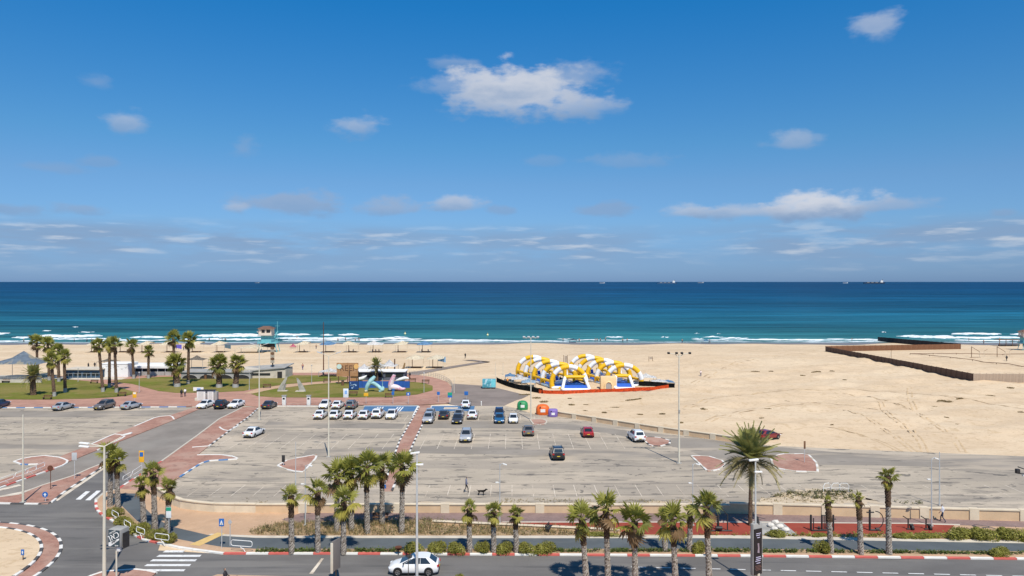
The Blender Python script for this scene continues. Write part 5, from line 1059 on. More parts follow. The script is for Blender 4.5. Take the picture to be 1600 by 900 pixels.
for p0, p1, lb in (((175, 812), (185, 818), 'white loop rail at the corner, nearest the crossing palms'), ((194, 828), (204, 834), 'white loop rail behind the box sign'), ((213, 839), (226, 844), 'white loop rail below the short corner palm'), ((242, 850), (264, 853), 'largest white loop rail at the right end of the hedge'), ((361, 861), (394, 863.5), 'white loop rail beside the blue crossing sign')):
    rail(p0, p1, lb)
for i, (p0, p1) in enumerate((((-3, 762), (22, 753)), ((24, 752), (44, 745)), ((40, 746), (57, 740)), ((56, 740), (70, 734)))):
    rail(p0, p1, ('white loop rail on the left brick nose, cut by the edge', 'white loop rail on the left brick nose, second from the edge', 'white loop rail on the left brick nose, third from the edge', 'white loop rail at the tip of the left brick nose')[i], 'rails on the left brick nose')
for i, (p0, p1) in enumerate((((192, 758), (205, 750)), ((207, 749), (222, 739)))): rail(p0, p1, ('white rail by the entry road, lower of two', 'white rail by the entry road, upper of two')[i], 'rails by the entry road', .1)
# box sign on a pole with Hebrew lettering
def box_sign():
    t = thing('box_sign', 'square advertising box on a pole beside the street lamp', 'sign', ((182 - 800) / F * 58.9, 58.9, .14), R(-12)); H0, H1, w = HT(853, 58.9) - .14, HT(826, 58.9) - .14, 1.02
    part_tube('pole', [(0, 0, -.05), (0, 0, H0)], .07, m_pole, t, 8); zc = (H0 + H1) / 2; hh = H1 - H0
    part_box('case', (0, .25, zc), (w + .08, 1.0, hh), m_grey, t, None, .03); pn = part_box('panel', (0, -.26, zc), (w, .03, hh - .08), plain('panel_slate', (.045, .07, .085), .5), t)
    band = part_faces('white_band', [(-w * .48, -.285, zc - hh * .46), (-w * .30, -.285, zc - hh * .46), (w * .48, -.285, zc - hh * .06), (w * .48, -.285, zc + .04), (-w * .48, -.285, zc - hh * .26)], [(0, 1, 2, 3, 4)], m_white, pn)
    base = lambda x, z, d=-.30: Matrix.Translation((x, d, z)) @ Matrix.Rotation(math.pi / 2, 4, 'X') @ Matrix.Rotation(R(27), 4, 'Z')
    text_part('lettering', 'ןאכ', .74, m_white, pn, base(-.0, zc + hh * .12)); text_part('lettering', 'םסרפמ', .2, m_white, pn, base(-.12, zc + hh * .36)); text_part('lettering', 'םיאור', .2, m_dark, pn, base(.02, zc - hh * .17, -.305)); text_part('lettering', 'ךתוא', .16, m_white, pn, Matrix.Translation((w * .24, -.30, zc - hh * .4)) @ Matrix.Rotation(math.pi / 2, 4, 'X'))
    part_box('side_frame', (w * .62, .3, zc - .25), (.05, .7, hh * .9), m_dark, t); part_box('control_box', (.28, -.05, H0 - .2), (.3, .2, .36), m_white, t, None, .02)
box_sign()
def poster_column():
    Y = 57.9; z0 = .14; t = thing('poster_column', 'tall dark poster column on the median at right', 'sign', ((1185 - 800) / F * Y, Y, z0), R(28)); h1, h0 = HT(826, Y) - z0, HT(897, Y) - z0; w = .72; zc = (h0 + h1) / 2; hh = h1 - h0
    part_tube('pole', [(0, 0, -.05), (0, 0, h0 + .05)], .12, m_pole, t, 10); part_box('case', (0, .2, zc + .15), (w + .3, .36, hh + .5), m_grey, t, None, .1); part_tube('crown', [(.1, .2, zc + hh / 2 + .3), (.1, .2, zc + hh / 2 + .85)], [.2, .08], m_dark, t, 8)
    p = part_box('poster', (-.06, -.01, zc), (w + .1, .06, hh), plain('poster_black', (.018, .016, .02), .35), t)
    text = plain('poster_text', (.55, .52, .68), .5); dull = plain('poster_dull', (.22, .11, .09), .5)
    for z, l, m in ((.40, .5, text), (.36, .42, text), (.31, .3, text), (-.12, .5, text), (-.16, .56, text), (-.20, .56, text), (-.25, .4, text), (-.31, .6, dull), (-.34, .6, dull), (-.37, .6, dull), (-.40, .55, dull)):
        part_box('print_line', (-.06 + rnd.uniform(-.04, .04), -.045, zc + z * hh), (l, .012, .05 if m is text else .03), m, p)
    part_tube('print_figure', [(-.06, -.035, zc - .02 * hh), (-.03, -.04, zc + .08 * hh), (-.08, -.035, zc + .18 * hh)], [.10, .07, .09], plain('poster_figure', (.32, .25, .28), .5), p, 8)
poster_column()
def sign_panel():
    Y = 58.6; t = thing('sign_panel', 'grey sign panel seen edge-on beside a verge palm', 'sign', ((525 - 800) / F * Y, Y, .14), R(68)); h1, h0 = HT(843, Y) - .14, HT(890, Y) - .14
    part_tube('pole', [(0, 0, -.05), (0, 0, h0 + .3)], .06, m_dark, t, 8); part_box('panel', (0, 0, (h0 + h1) / 2), (1.05, .12, h1 - h0), plain('panel_grey', (.17, .155, .145), .6), t, None, .03); part_box('edge_frame', (-.56, -.0, (h0 + h1) / 2 - .1), (.1, .2, h1 - h0), m_pole, t, None, .02)
sign_panel()
# bench / seats
def bench(px, py, label, rz=0, z0=.15, s=1.0, group='lawn benches', m=m_wood):
    t = thing('bench', label, 'bench', G(px, py, z0), rz, group); t.scale = (s, s, s)
    for i in range(3): part_box('seat_slat', (0, -.16 + .16 * i, .45), (1.8, .14, .05), m, t)
    for i in range(2): part_box('back_slat', (0, .24 + .03 * i, .62 + .17 * i), (1.8, .04, .14), m, t)
    for x in (-.75, .75): part_box('leg', (x, 0, .22), (.08, .45, .44), m_dark, t); part_box('back_support', (x, .24, .62), (.06, .05, .5), m_dark, t)
for a in ((74, 624, 'pale bench at the front of the left lawn'), (190, 619, 'dark bench by the lawn path junction'), (147, 599, 'dark bench in front of the blue building'), (9, 598, 'bench at the far left terrace'), (417, 606, 'bench on the middle lawn, left'), (511, 597.5, 'bench beside the tall cream lamp'), (552, 618, 'bench below the blue billboard'), (608, 621, 'bench in front of the pink sculpture'), (644, 597, 'bench by the railing, left'), (665, 599, 'bench by the railing, right')): bench(*a)
bench(858, 829, 'black tilted lounge seat on the red rubber', R(70), .13, .75, None, m_dark); bench(594, 814, 'bench in the palm shade by the promenade', 0, .13, .9, None)
def bin_(px, py, label, m=m_wood, z0=.15, h=1.0, r=.32):
    t = thing('litter_bin', label, 'bin', G(px, py, z0)); part_tube('drum', [(0, 0, 0), (0, 0, h)], r, m, t, 12); part_tube('lid', [(0, 0, h), (0, 0, h + .1), (0, 0, h + .16)], [r * 1.1, r * 1.05, r * .4], m_dark, t, 12)
bin_(535.5, 602, 'brown litter bin on the garden path'); bin_(321, 592, 'dark litter bin in front of the arches'); bin_(610.5, 872, 'dark bowl-shaped bin on the verge', m_dark, .12, .5, .35) if False else None
t = thing('bowl_planter', 'dark bowl on a thin stand behind the white hatchback', 'planter', G(622.5, 866, .12)); part_tube('stand', [(0, 0, 0), (0, 0, .4)], .05, m_dark, t, 6); part_tube('bowl', [(0, 0, .35), (0, 0, .62), (0, 0, .66)], [.1, .32, .3], m_rust, t, 12)
# white rocks
def rock(px, py, s, label):
    bm = bmesh.new(); bmesh.ops.create_icosphere(bm, subdivisions=2, radius=1)
    for v in bm.verts: v.co *= 1 + .18 * math.sin(v.co.x * 5 + px) * math.cos(v.co.y * 4 + px) + rnd.uniform(-.06, .06)
    b = G(px, py, .13); o = from_bm('rock', bm, mat('white_rock', (.66, .62, .56), .85, .15, 2, .4, 6), None, 50); o.location = b + Vector((0, 0, s * .5)); o.scale = (s * 1.15, s, s * .75); tag(o, label, 'rock', 'white rocks in the grey bed')
for px, py, s, lb in ((1212, 818.5, .32, 'white rock at the top of the rock pile'), (1204.5, 823, .32, 'white rock at the left of the pile'), (1219.5, 825, .33, 'white rock in the middle of the pile'), (1210.5, 828.5, .30, 'white rock at the front left of the pile'), (1228, 830, .32, 'white rock at the front right of the pile')): rock(px, py, s, lb)
# exercise machines
def machine(px, py, label, parts, z0=.13, rz=0):
    t = thing('exercise_machine', label, 'exercise machine', G(px, py, z0), rz)
    for nm, pts, r in parts: part_tube(nm, pts, r * 1.3, m_dark, t, 8)
machine(1276, 829, 'black pull-up bars on the red rubber', [('post', [(-.55, 0, 0), (-.55, 0, 1.5)], .08), ('post', [(-.3, 0, 0), (-.3, 0, 1.2)], .04), ('post', [(.5, 0, 0), (.5, 0, 1.5)], .07), ('post', [(.72, 0, 0), (.72, 0, 1.45)], .04), ('post', [(.9, 0, 0), (.9, 0, 1.5)], .05), ('cross_bar', [(.5, 0, 1.45), (.9, 0, 1.45)], .04), ('foot_bar', [(-.55, -.2, .1), (.9, -.2, .1)], .05), ('seat', [(.1, 0, .3), (.3, -.1, .3)], .09)])
machine(1302, 829, 'black post machine behind the thin palm', [('post', [(0, 0, 0), (0, 0, 1.5)], .07), ('handle', [(-.25, 0, 1.1), (.25, 0, 1.1)], .04)])
W_ = [(.55 + .75 * math.sin(R(a)), 0, 1.0 - .85 * math.cos(R(a))) for a in range(0, 181, 20)]
machine(1359, 829, 'black machine with a large half wheel', [('post', [(0, 0, 0), (0, 0, 2.0)], .08), ('cross_bar', [(-.3, 0, 1.75), (.4, 0, 1.75)], .05), ('half_wheel', W_, .035), ('base_bar', [(0, 0, .06), (1.0, -.1, .06)], .07), ('weight', [(.55, 0, .12), (.85, 0, .12)], .13)])
for px, lb in ((1419, 'left black exercise bike'), (1447, 'right black exercise bike')):
    machine(px, 827, lb, [('post', [(0, 0, 0), (0, 0, 1.05)], .05), ('handlebar', [(-.45, .1, 1.25), (-.1, 0, 1.02), (.25, 0, 1.0)], .035), ('seat', [(.1, -.1, .45), (.4, -.1, .45)], .1), ('drum', [(.2, -.15, .2), (.4, -.15, .2)], .2), ('base_bar', [(-.2, -.1, .05), (.55, -.1, .05)], .06)])
machine(1122, 829, 'dark and silver leg press machine under the median palm', [('post', [(0, 0, 0), (0, 0, 1.5)], .09), ('frame_arch', [(-.6, 0, 0), (-.5, 0, 1.6), (.3, 0, 2.2), (.9, 0, 1.5), (.9, 0, 0)], .045), ('seat', [(-.3, -.3, .35), (.3, -.3, .35)], .14), ('footplate', [(-.9, 0, .3), (-.7, 0, .5)], .1), ('base_bar', [(-.9, -.2, .05), (1.3, -.2, .05)], .06)])
# white bike racks on the sand drift
for i, (px, lb) in enumerate(((1292, 'white bike rack on the sand drift, left'), (1306, 'white bike rack on the sand drift, middle'), (1319, 'white bike rack on the sand drift, right'))):
    t = thing('bike_rack', lb, 'bike rack', G(px, 768, .02), .4 - .3 * i, 'white bike racks')
    part_tube('hoop', [(-.5, 0, 0), (-.5, 0, .7), (-.3, 0, .95), (.3, 0, .95), (.5, 0, .7), (.5, 0, 0)], .035, m_white, t, 6); part_tube('rail', [(-.5, 0, .4), (.5, 0, .4)], .03, m_white, t, 6)
# recycling containers
def recycler(px, py, w, h, m, label, dome=True):
    b = G(px, py); k = b.y / F; t = thing('recycling_container', label, 'container', b); W_, H_ = w * k, h * k
    secs = []
    for z, s in ((0, .92), (.1, 1.0), (.5, 1.0), (.75, .93), (.92, .68), (1.0, .3)) if dome else ((0, .9), (.08, 1), (.8, 1), (.93, .94), (1.0, .8)):
        secs.append([(W_ / 2 * s * c * (abs(c) ** -.35 if c else 0), W_ * .4 * s * sn * (abs(sn) ** -.35 if abs(sn) > 1e-6 else 0), H_ * z) for c, sn in ((math.cos(2 * math.pi * i / 16 + .01), math.sin(2 * math.pi * i / 16 + .01)) for i in range(16))])
    bm = bmesh.new(); loft(bm, secs); from_bm('shell', bm, m, t, 45); part_box('label_plate', (0, -W_ * .4 - .005, H_ * .45), (W_ * .35, .03, H_ * .3), m_white, t); part_tube('opening', [(-W_ * .2, -W_ * .3, H_ * .78), (-W_ * .2, -W_ * .42, H_ * .74)], .12, m_dark, t, 10); part_box('skid', (0, 0, .03), (W_ * .95, W_ * .7, .06), m_grey, t)
recycler(816.5, 640, 17, 14, plain('bin_green', (.03, .25, .09), .45), 'green domed recycling container'); recycler(848, 647.5, 21, 16, plain('bin_orange', (.72, .14, .025), .45), 'orange recycling container beside the slim pole'); recycler(864, 651, 15, 12, plain('bin_purple', (.22, .15, .42), .5), 'purple recycling container beside the orange one', False)
t = thing('trailer', 'small teal and white food trailer by the access ramp', 'trailer', G(764, 607.5, .02)); m_teal = mat('teal_print', (.10, .36, .42), .5, .3, 1.2, layers=[(1.1, (1, 1, 1), .5, .58, (.55, .68, .70), .8)])
part_box('body', (0, .9, 1.15), (3.0, 1.8, 1.8), m_teal, t, None, .06); part_box('end_panel', (1.0, -.02, 1.2), (.95, .06, 1.6), plain('cyan_panel', (.18, .58, .62), .5), t); part_box('chassis', (0, .9, .22), (2.9, 1.6, .12), m_dark, t)
for x in (-.7, .5):
    for y in (.12, 1.68): w = bpy.data.objects.new('wheel', None); C.objects.link(w); w.parent = t; w.location = (x, y, .3); w.rotation_euler = (0, 0, math.pi / 2); new_obj('tyre', TYRE, w); new_obj('rim', RIM, w)
t = thing('barrier_arm', 'red-brown barrier pole beyond the date palm', 'barrier', G(1158, 691)); part_tube('post', [(0, 0, 0), (0, 0, 1.0)], .08, m_rust, t, 8); part_tube('arm', [(0, 0, .95), (6.6, 1.2, 1.05)], .05, m_rust, t, 8)
t = thing('barrier_arm', 'short boom post beside the ramp kerb', 'barrier', G(752, 634)); part_tube('post', [(0, 0, 0), (0, 0, .8)], .09, m_white, t, 8); part_tube('cap', [(0, 0, .8), (0, 0, .9)], [.12, .05], m_white, t, 8)
# cyclist at the bottom edge
def cyclist():
    Y = 56.9; t = thing('bicycle', 'bicycle cut by the bottom edge on the road median', 'bicycle', ((360 - 800) / F * Y, Y, .145), R(-8)); 
    for x in (-.52, .52):
        w = bpy.data.objects.new('wheel', None); C.objects.link(w); w.parent = t; w.location = (x, 0, .34); pts = [(.33 * math.cos(2 * math.pi * k / 24), 0, .33 * math.sin(2 * math.pi * k / 24)) for k in range(25)]
        part_tube('tyre', pts, .02, m_tyre, w, 5)
    part_tube('frame', [(-.52, 0, .34), (-.15, 0, .85), (.38, 0, .85), (0, 0, .32), (-.52, 0, .34)], .02, m_dark, t, 6); part_tube('fork', [(.38, 0, .9), (.52, 0, .34)], .02, m_dark, t, 6); part_tube('handlebar', [(.42, -.28, 1.05), (.38, 0, 1.0), (.42, .28, 1.05)], .018, m_dark, t, 6); part_tube('saddle', [(-.28, 0, .93), (-.05, 0, .93)], .05, m_black, t, 6)
    me = person_mesh('sit', (.05, .045, .05), (.05, .05, .06)); o = new_obj('person', me); o.location = ((360 - 800) / F * Y - .12, Y + .02, .10); o.rotation_euler = (R(14), 0, R(-98)); tag(o, 'person in black riding the bicycle at the bottom edge', 'person')
cyclist()

# ------------------------------------------------------------------ lawn sculptures, billboard, beach bar
def sculpture_fins():
    for (px, py, lean, lb, h) in ((444, 611, .9, 'grey curved fin sculpture on the lawn, left', 3.2), (468, 611.5, -.75, 'grey curved fin sculpture on the lawn, right', 2.9)):
        t = thing('fin_sculpture', lb, 'sculpture', G(px, py, .15)); bm = bmesh.new(); secs = []
        for i in range(9):
            u = i / 8; c = Vector((lean * (1.6 * u ** 1.2 - .9), 0, h * u)); w = .55 * (1 - u) ** .7 + .12; secs.append([c + Vector((sx * w, sy * .22 * (1.2 - u), 0)) for sx, sy in ((-1, -1), (1, -1), (1, 1), (-1, 1))])
        loft(bm, secs); from_bm('fin', bm, mat('sculpture_stone', (.36, .34, .29), .8, .3, 1), t, 40); part_box('plinth', (-lean * .3, 0, .06), (2.0, 1.2, .16), m_conc, t); part_tube('inner_fin', [(-lean * .2, .2, 0), (lean * .1, .2, .9), (lean * .5, .2, 1.5)], [.3, .2, .05], m_grey, t, 6)
sculpture_fins()
def blob(name, pts, rads, m, parent, n=12): return part_tube(name, smooth_poly([Vector(p) for p in pts], False, 4), list(np.interp(np.linspace(0, len(pts) - 1, (len(pts) - 1) * 4 + 1), range(len(pts)), rads)), m, parent, n)
mt = mat('sculpture_teal', (.30, .52, .53), .5, .2, .8, layers=[(.8, (1, 1, 1), .52, .62, (.45, .66, .66), .7)]); mpk = mat('sculpture_pink', (.72, .62, .64), .5, .1, .6, layers=[(.7, (1, 1, 1), .5, .58, (.62, .24, .32), .8)])
t = thing('painted_sculpture', 'teal painted arched sculpture on the lawn', 'sculpture', G(585, 612, .15)); blob('tall_limb', [(-1.8, 0, 0), (-1.5, 0, 1.2), (-.7, 0, 2.4), (.1, 0, 3.3)], [.32, .48, .55, .3], mt, t); blob('body', [(-.9, 0, 2.0), (0, 0, 1.7), (1.0, 0, 1.0), (1.7, 0, .35)], [.4, .45, .42, .45], mt, t); blob('head', [(1.1, 0, 0), (1.75, 0, .5), (1.9, 0, 1.1)], [.3, .45, .2], mt, t); part_tube('spike', [(1.75, 0, 1.0), (1.75, 0, 2.9)], [.09, .04], mt, t, 6); blob('foot', [(-2.0, -.2, .1), (-1.5, -.1, .25)], [.25, .35], mat('sculpture_foot', (.55, .5, .35), .6), t)
t = thing('painted_sculpture', 'white and pink boot-shaped sculpture on the lawn', 'sculpture', G(617, 611, .15)); blob('upright', [(-.9, 0, .3), (-.9, 0, 1.4), (-.5, 0, 2.6), (-.1, 0, 3.5)], [.5, .62, .5, .35], mpk, t); blob('toe', [(-.8, 0, .9), (.4, 0, .75), (1.5, 0, .4), (2.3, 0, .55)], [.7, .65, .4, .18], mpk, t); blob('heel', [(-1.1, 0, .1), (-.9, 0, .9)], [.35, .45], mat('sculpture_dark', (.16, .13, .13), .6), t); blob('base_support', [(-.3, -.4, -.1), (-.2, -.3, .5)], [.3, .4], m_signblue, t)
t = thing('billboard', 'dark blue billboard between two black posts', 'sign', G(553, 609.5, .15)); k = t.location.y / F
for x in (-7.2 * k, 7 * k): part_tube('post', [(x, 0, 0), (x, 0, HT(581, t.location.y))], .1, m_dark, t, 6)
p = part_box('panel', (0, -.08, HT(603, t.location.y)), (14.6 * k, .1, 13 * k), mat('board_navy', (.02, .06, .19), .4, .1, 1), t)
for i in range(9): part_box('print_mark', (rnd.uniform(-5, 5) * k, -.14, HT(603, t.location.y) + rnd.uniform(-4.5, 4.5) * k), (rnd.uniform(1, 3.5) * k, .02, rnd.uniform(.8, 2) * k), plain('board_print', (.42, .58, .75), .5), p)
def reef():
    b = G(543, 600, .15); k = b.y / F; t = thing('bar_signboard', 'large tan wooden signboard reading REEF', 'sign', b); w = 34 * k; H = 33 * k
    m_board = mat('reef_board', (.42, .22, .10), .75, .15, .6, stretch=(1, 1, 4)); n = 9
    for i in range(n): part_box('plank', (0, 0, H * .36 + (i + .5) * H * .64 / n), (w, .12, H * .64 / n - .03), m_board, t)
    for x in (-w * .42, 0, w * .42): part_box('post', (x, .12, H * .5), (.18, .16, H), m_wood, t)
    text_part('lettering', 'REEF', 1.85, m_wood, t, Matrix.Translation((.1, -.07, H * .74)) @ Matrix.Rotation(math.pi / 2, 4, 'X'), .03); text_part('lettering', 'BEACH BAR' if False else '', .1, m_wood, t, Matrix.Identity(4)) if False else None
    for x, m in ((-w * .38, plain('disc_mint', (.55, .68, .6), .6)), (w * .40, plain('disc_orange', (.78, .45, .16), .6))):
        bm = bmesh.new(); bmesh.ops.create_cone(bm, cap_ends=True, segments=20, radius1=.58, radius2=.58, depth=.08, matrix=Matrix.Translation((x, -.1, H * .83)) @ Matrix.Rotation(math.pi / 2, 4, 'X')); from_bm('disc', bm, m, t)
    part_box('side_wall', (w * .3, .3, H * .2), (w * .36, .25, H * .4), m_board, t)
reef()
def tent(px, py, w, h, m, label, ridge=.55, cat='canopy', group=None, depth=None, posts=True, z0=None, eave=.6, name='shade_canopy', open_=True):
    b = G(px, py) if z0 is None else G(px, py, z0); k = b.y / F; W_, H_ = w * k, h * k; D = depth or W_ * .8; t = thing(name, label, cat, b, group=group); e = H_ * eave
    bm = bmesh.new(); c = [bm.verts.new(v) for v in ((-W_ / 2, 0, e), (W_ / 2, 0, e), (W_ / 2, D, e), (-W_ / 2, D, e))]; a = bm.verts.new((0, D / 2, H_))
    md = [bm.verts.new(v) for v in ((0, 0, e + .12), (W_ / 2, D / 2, e + .12), (0, D, e + .12), (-W_ / 2, D / 2, e + .12))]; hl = [bm.verts.new(v) for v in ((0, D * .22, e + (H_ - e) * .45), (W_ * .25, D / 2, e + (H_ - e) * .42), (0, D * .78, e + (H_ - e) * .45), (-W_ * .25, D / 2, e + (H_ - e) * .42))]
    for i in range(4):
        bm.faces.new((c[i], md[i], hl[i])); bm.faces.new((c[i], hl[i], hl[i - 1])); bm.faces.new((c[i], hl[i - 1], md[i - 1])); bm.faces.new((hl[i - 1], hl[i], a))
    g = bmesh.ops.solidify(bm, geom=bm.faces[:], thickness=.04); from_bm('fabric', bm, m, t, 30)
    if posts:
        for x in (-.48, .48):
            for y in (.02, .98): part_tube('post', [(x * W_, y * D, -.05), (x * W_, y * D, e + .02)], .06, m_grey, t, 6)
    return t
m_fcream = mat('fabric_cream', (.80, .73, .58), .8, .06, 1); m_fwhite = mat('fabric_white', (.78, .78, .77), .8, .05, 1); m_fblue = mat('fabric_blue', (.20, .36, .55), .8, .1, 1); m_fgrey = mat('fabric_bluegrey', (.24, .30, .37), .8, .1, 1, layers=[(.25, (1, 1, 1), .48, .55, (.52, .46, .33), .8)]); m_deep = mat('fabric_deep_blue', (.025, .10, .36), .7, .1, 1); m_thatch = mat('thatch_grey', (.26, .23, .195), .9, .2, 3)
tent(18, 594, 78, 43, m_fgrey, 'large blue and tan shade tent at the left edge', z0=.13, depth=9, eave=.56)
tent(303, 577, 28, 21, m_thatch, 'grey thatched sunshade in the beach cafe', eave=.66, depth=4); tent(163, 577, 26, 16, m_thatch, 'faded thatched sunshade behind the white building', eave=.7, depth=4)
for i, (px, w, m, lb) in enumerate(((588, 26, m_fwhite, 'white canopy over the beach bar, middle'), (606, 24, m_fwhite, 'tall white canopy over the beach bar, right'), (512, 30, m_fwhite, 'low white parasol left of the REEF signboard'), (566, 20, m_fwhite, 'small white canopy beside the REEF signboard'))):
    tent(px, 590, w, (24, 27, 13, 20)[i], m, lb, eave=.62, depth=5, group='beach bar canopies')
t = thing('bar_counter_building', 'low dark bar building behind the blue banner', 'building', G(592, 594, .15)); part_box('wall', (0, 2, 1.0), (12.5, 4, 2.0), plain('bar_wall', (.10, .12, .15), .7), t); part_box('roof', (0, 1.9, 2.1), (13, 4.6, .18), m_fwhite, t)
for x in (-5, -2.5, 0, 2.5, 5): part_box('window', (x, -.03, 1.2), (1.8, .06, .9), m_glass, t)
t = thing('banner_fence', 'deep blue banner fence in front of the beach bar', 'fence', G(597, 606, .15))
for i in range(8): part_box('banner_panel', (-5.2 + 1.52 * i, 0, .75), (1.48, .06, 1.5), m_deep, t)
for i in range(9): part_tube('post', [(-5.96 + 1.52 * i, .06, 0), (-5.96 + 1.52 * i, .06, 1.6)], .04, m_dark, t, 6)
for px, s, m, lb in ((563, 1, m_fwhite, 'pale surfboard-shaped sail leaning by the blue fence'), (629, -1, m_fwhite, 'white boat shell behind the blue fence, right')):
    t = thing('beach_boat', lb, 'boat', G(px, 598, .15)); blob('hull', [(-1.6, 0, .5), (-.5, 0, .8), (.6, 0, 1.1), (1.5, 0, 1.7 if s > 0 else 1.0)], [.12, .4, .42, .1], m, t); part_box('cradle', (-.2, 0, .25), (1.4, .5, .5), m_dark, t)
t = thing('wood_sculpture', 'rough wooden totem at the start of the boardwalk', 'sculpture', G(622, 588, .1)); blob('trunk', [(0, 0, 0), (.5, 0, 1.2), (1.3, 0, 1.9), (1.7, 0, 3.4)], [.35, .4, .3, .15], mat('driftwood', (.30, .19, .09), .85, .3, 2), t, 8); part_tube('upright', [(-.9, 0, 0), (-.85, 0, 4.4)], .16, m_wood, t, 6)
def curved_rail():
    P = smooth_poly(W2([(640, 587), (662, 587), (684, 591), (700, 598), (707, 607), (705, 618)], .12), False, 6); t = thing('walkway_railing', 'curved metal railing round the end of the promenade', 'railing', P[0]); O = P[0]
    for z in (1.05, .6, .2): part_tube('rail', [p - O + Vector((0, 0, z)) for p in P], .03, m_grey, t, 5)
    for i, p in enumerate(P): part_tube('post', [p - O, p - O + Vector((0, 0, 1.08))], .035, m_grey, t, 5)
curved_rail()
# kiosks
t = thing('kiosk', 'white ticket kiosk pair behind the white sedan', 'kiosk', G(321, 626.5, .12)); m_kio = mat('kiosk_white', (.72, .70, .66), .6, .05, 1)
for x, w in ((-.9, 1.7), (1.0, 1.2)):
    part_box('cabin', (x, .6, 1.0), (w, 1.2, 2.0), m_kio, t, None, .03); part_box('door', (x, -.02, .95), (w * .6, .04, 1.7), plain('kiosk_door', (.58, .56, .52), .6), t); part_box('roof', (x, .6, 2.06), (w + .2, 1.4, .12), m_dark, t)
part_box('side_frame', (2.0, .5, .9), (.5, .9, 1.8), m_grey, t, None, .02); part_box('cable_drum', (-1.9, .2, .3), (.5, .5, .6), m_pole, t, None, .05)
t = thing('display_sign', 'white low sign board behind the kiosk', 'sign', G(310, 613, .15)); part_box('board', (0, 0, .7), (2.2, .08, .8), m_white, t); part_box('print', (.1, -.05, .7), (.8, .03, .4), plain('print_blue', (.25, .42, .7), .5), t)
for x in (-.9, .9): part_tube('post', [(x, .05, 0), (x, .05, 1.0)], .04, m_dark, t, 6)
for px, lb in ((444, 'white ticket machine on the promenade kerb, left'), (482.5, 'white ticket machine on the promenade kerb, right')):
    t = thing('ticket_machine', lb, 'machine', G(px, 633, .12), group='ticket machines'); part_box('body', (0, 0, .9), (.7, .5, 1.8), m_kio, t, None, .04); part_box('screen', (0, -.26, 1.3), (.4, .03, .35), m_glass, t); part_box('cap', (0, 0, 1.86), (.9, .7, .12), m_grey, t)

# ------------------------------------------------------------------ beach cafe buildings
m_wallw = mat('white_wall', (.76, .75, .73), .8, .04, .5); m_navy = mat('navy_wall', (.035, .075, .125), .7, .15, .5)
def building(px0, px1, py, top, depth, m, label, name='beach_building'):
    a, b = G(px0, py, .13), G(px1, py, .13); k = a.y / F; w = b.x - a.x; H = HT(top, a.y) - .13; t = thing(name, label, 'building', ((a.x + b.x) / 2, a.y, .12))
    part_box('wall', (0, depth / 2, H / 2), (w, depth, H), m, t); return t, w, H
t, w, H = building(100, 157, 590.5, 578, 5, m_navy, 'long low navy building with a pale roof terrace'); part_box('roof', (0, 2.4, H + .12), (w + .3, 5.5, .22), m_conc, t)
for i in range(9): part_tube('railing_post', [(-w / 2 + w * i / 8, -.15, 0), (-w / 2 + w * i / 8, -.15, 1.1)], .035, m_polew, t, 5)
for i in range(4): part_box('window', (-w * .36 + i * w * .24, -.03, H * .5), (w * .18, .05, H * .42), m_glass, t)
part_tube('railing', [(-w / 2, -.15, 1.1), (w / 2, -.15, 1.1)], .03, m_polew, t, 5)
t, w, H = building(157, 200, 589, 569, 5, m_wallw, 'plain white building with painted birds')
for i in range(7):
    x = -w * .42 + i * w * .14; z = H * (.72 + .12 * math.sin(i * 2.1)); bird = part_faces('painted_bird', [(x - .35, -.012, z + .18), (x - .12, -.012, z + .08), (x, -.012, z - .05), (x + .14, -.012, z + .08), (x + .38, -.012, z + .2), (x + .1, -.012, z - .02), (x, -.012, z - .16), (x - .1, -.012, z - .02)], [(0, 1, 7), (1, 2, 7), (2, 6, 7), (2, 5, 6), (2, 3, 5), (3, 4, 5)], m_dark, t)
part_box('roof', (0, 2.5, H + .06), (w + .2, 5.2, .12), m_wallw, t)
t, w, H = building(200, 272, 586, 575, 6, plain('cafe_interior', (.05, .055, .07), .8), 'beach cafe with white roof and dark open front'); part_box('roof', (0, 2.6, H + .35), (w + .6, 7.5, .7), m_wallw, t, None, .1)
for i in range(7): part_tube('column', [(-w / 2 + w * i / 6, -.6, 0), (-w / 2 + w * i / 6, -.6, H + .1)], .09, m_wallw, t, 6)
for i in range(6): part_box('terrace_panel', (-w / 2 + w * (i + .5) / 6, -.9, .5), (w / 6 - .1, .06, 1.0), m_grey, t)
for i in range(5): part_box('counter', (-w * .4 + i * w * .2, -.3, .6), (w * .12, .5, .5), m_fwhite if i % 2 else m_wood, t)
t, w, H = building(283, 392, 592, 582, 5, m_grey, 'grey terraced concrete wall with dark arches'); part_box('terrace', (0, 3, H + .08), (w + .4, 6.5, .2), m_grey, t)
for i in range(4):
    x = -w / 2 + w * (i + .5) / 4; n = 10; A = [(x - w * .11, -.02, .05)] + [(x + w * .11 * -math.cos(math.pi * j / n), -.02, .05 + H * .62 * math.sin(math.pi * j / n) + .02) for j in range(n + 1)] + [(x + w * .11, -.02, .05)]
    bm = bmesh.new(); bm.faces.new([bm.verts.new(v) for v in A[1:-1]]); from_bm('arch', bm, m_dark, t); part_tube('arch_rim', [(v[0], -.06, v[2]) for v in A[1:-1]], .07, m_grey, t, 6)
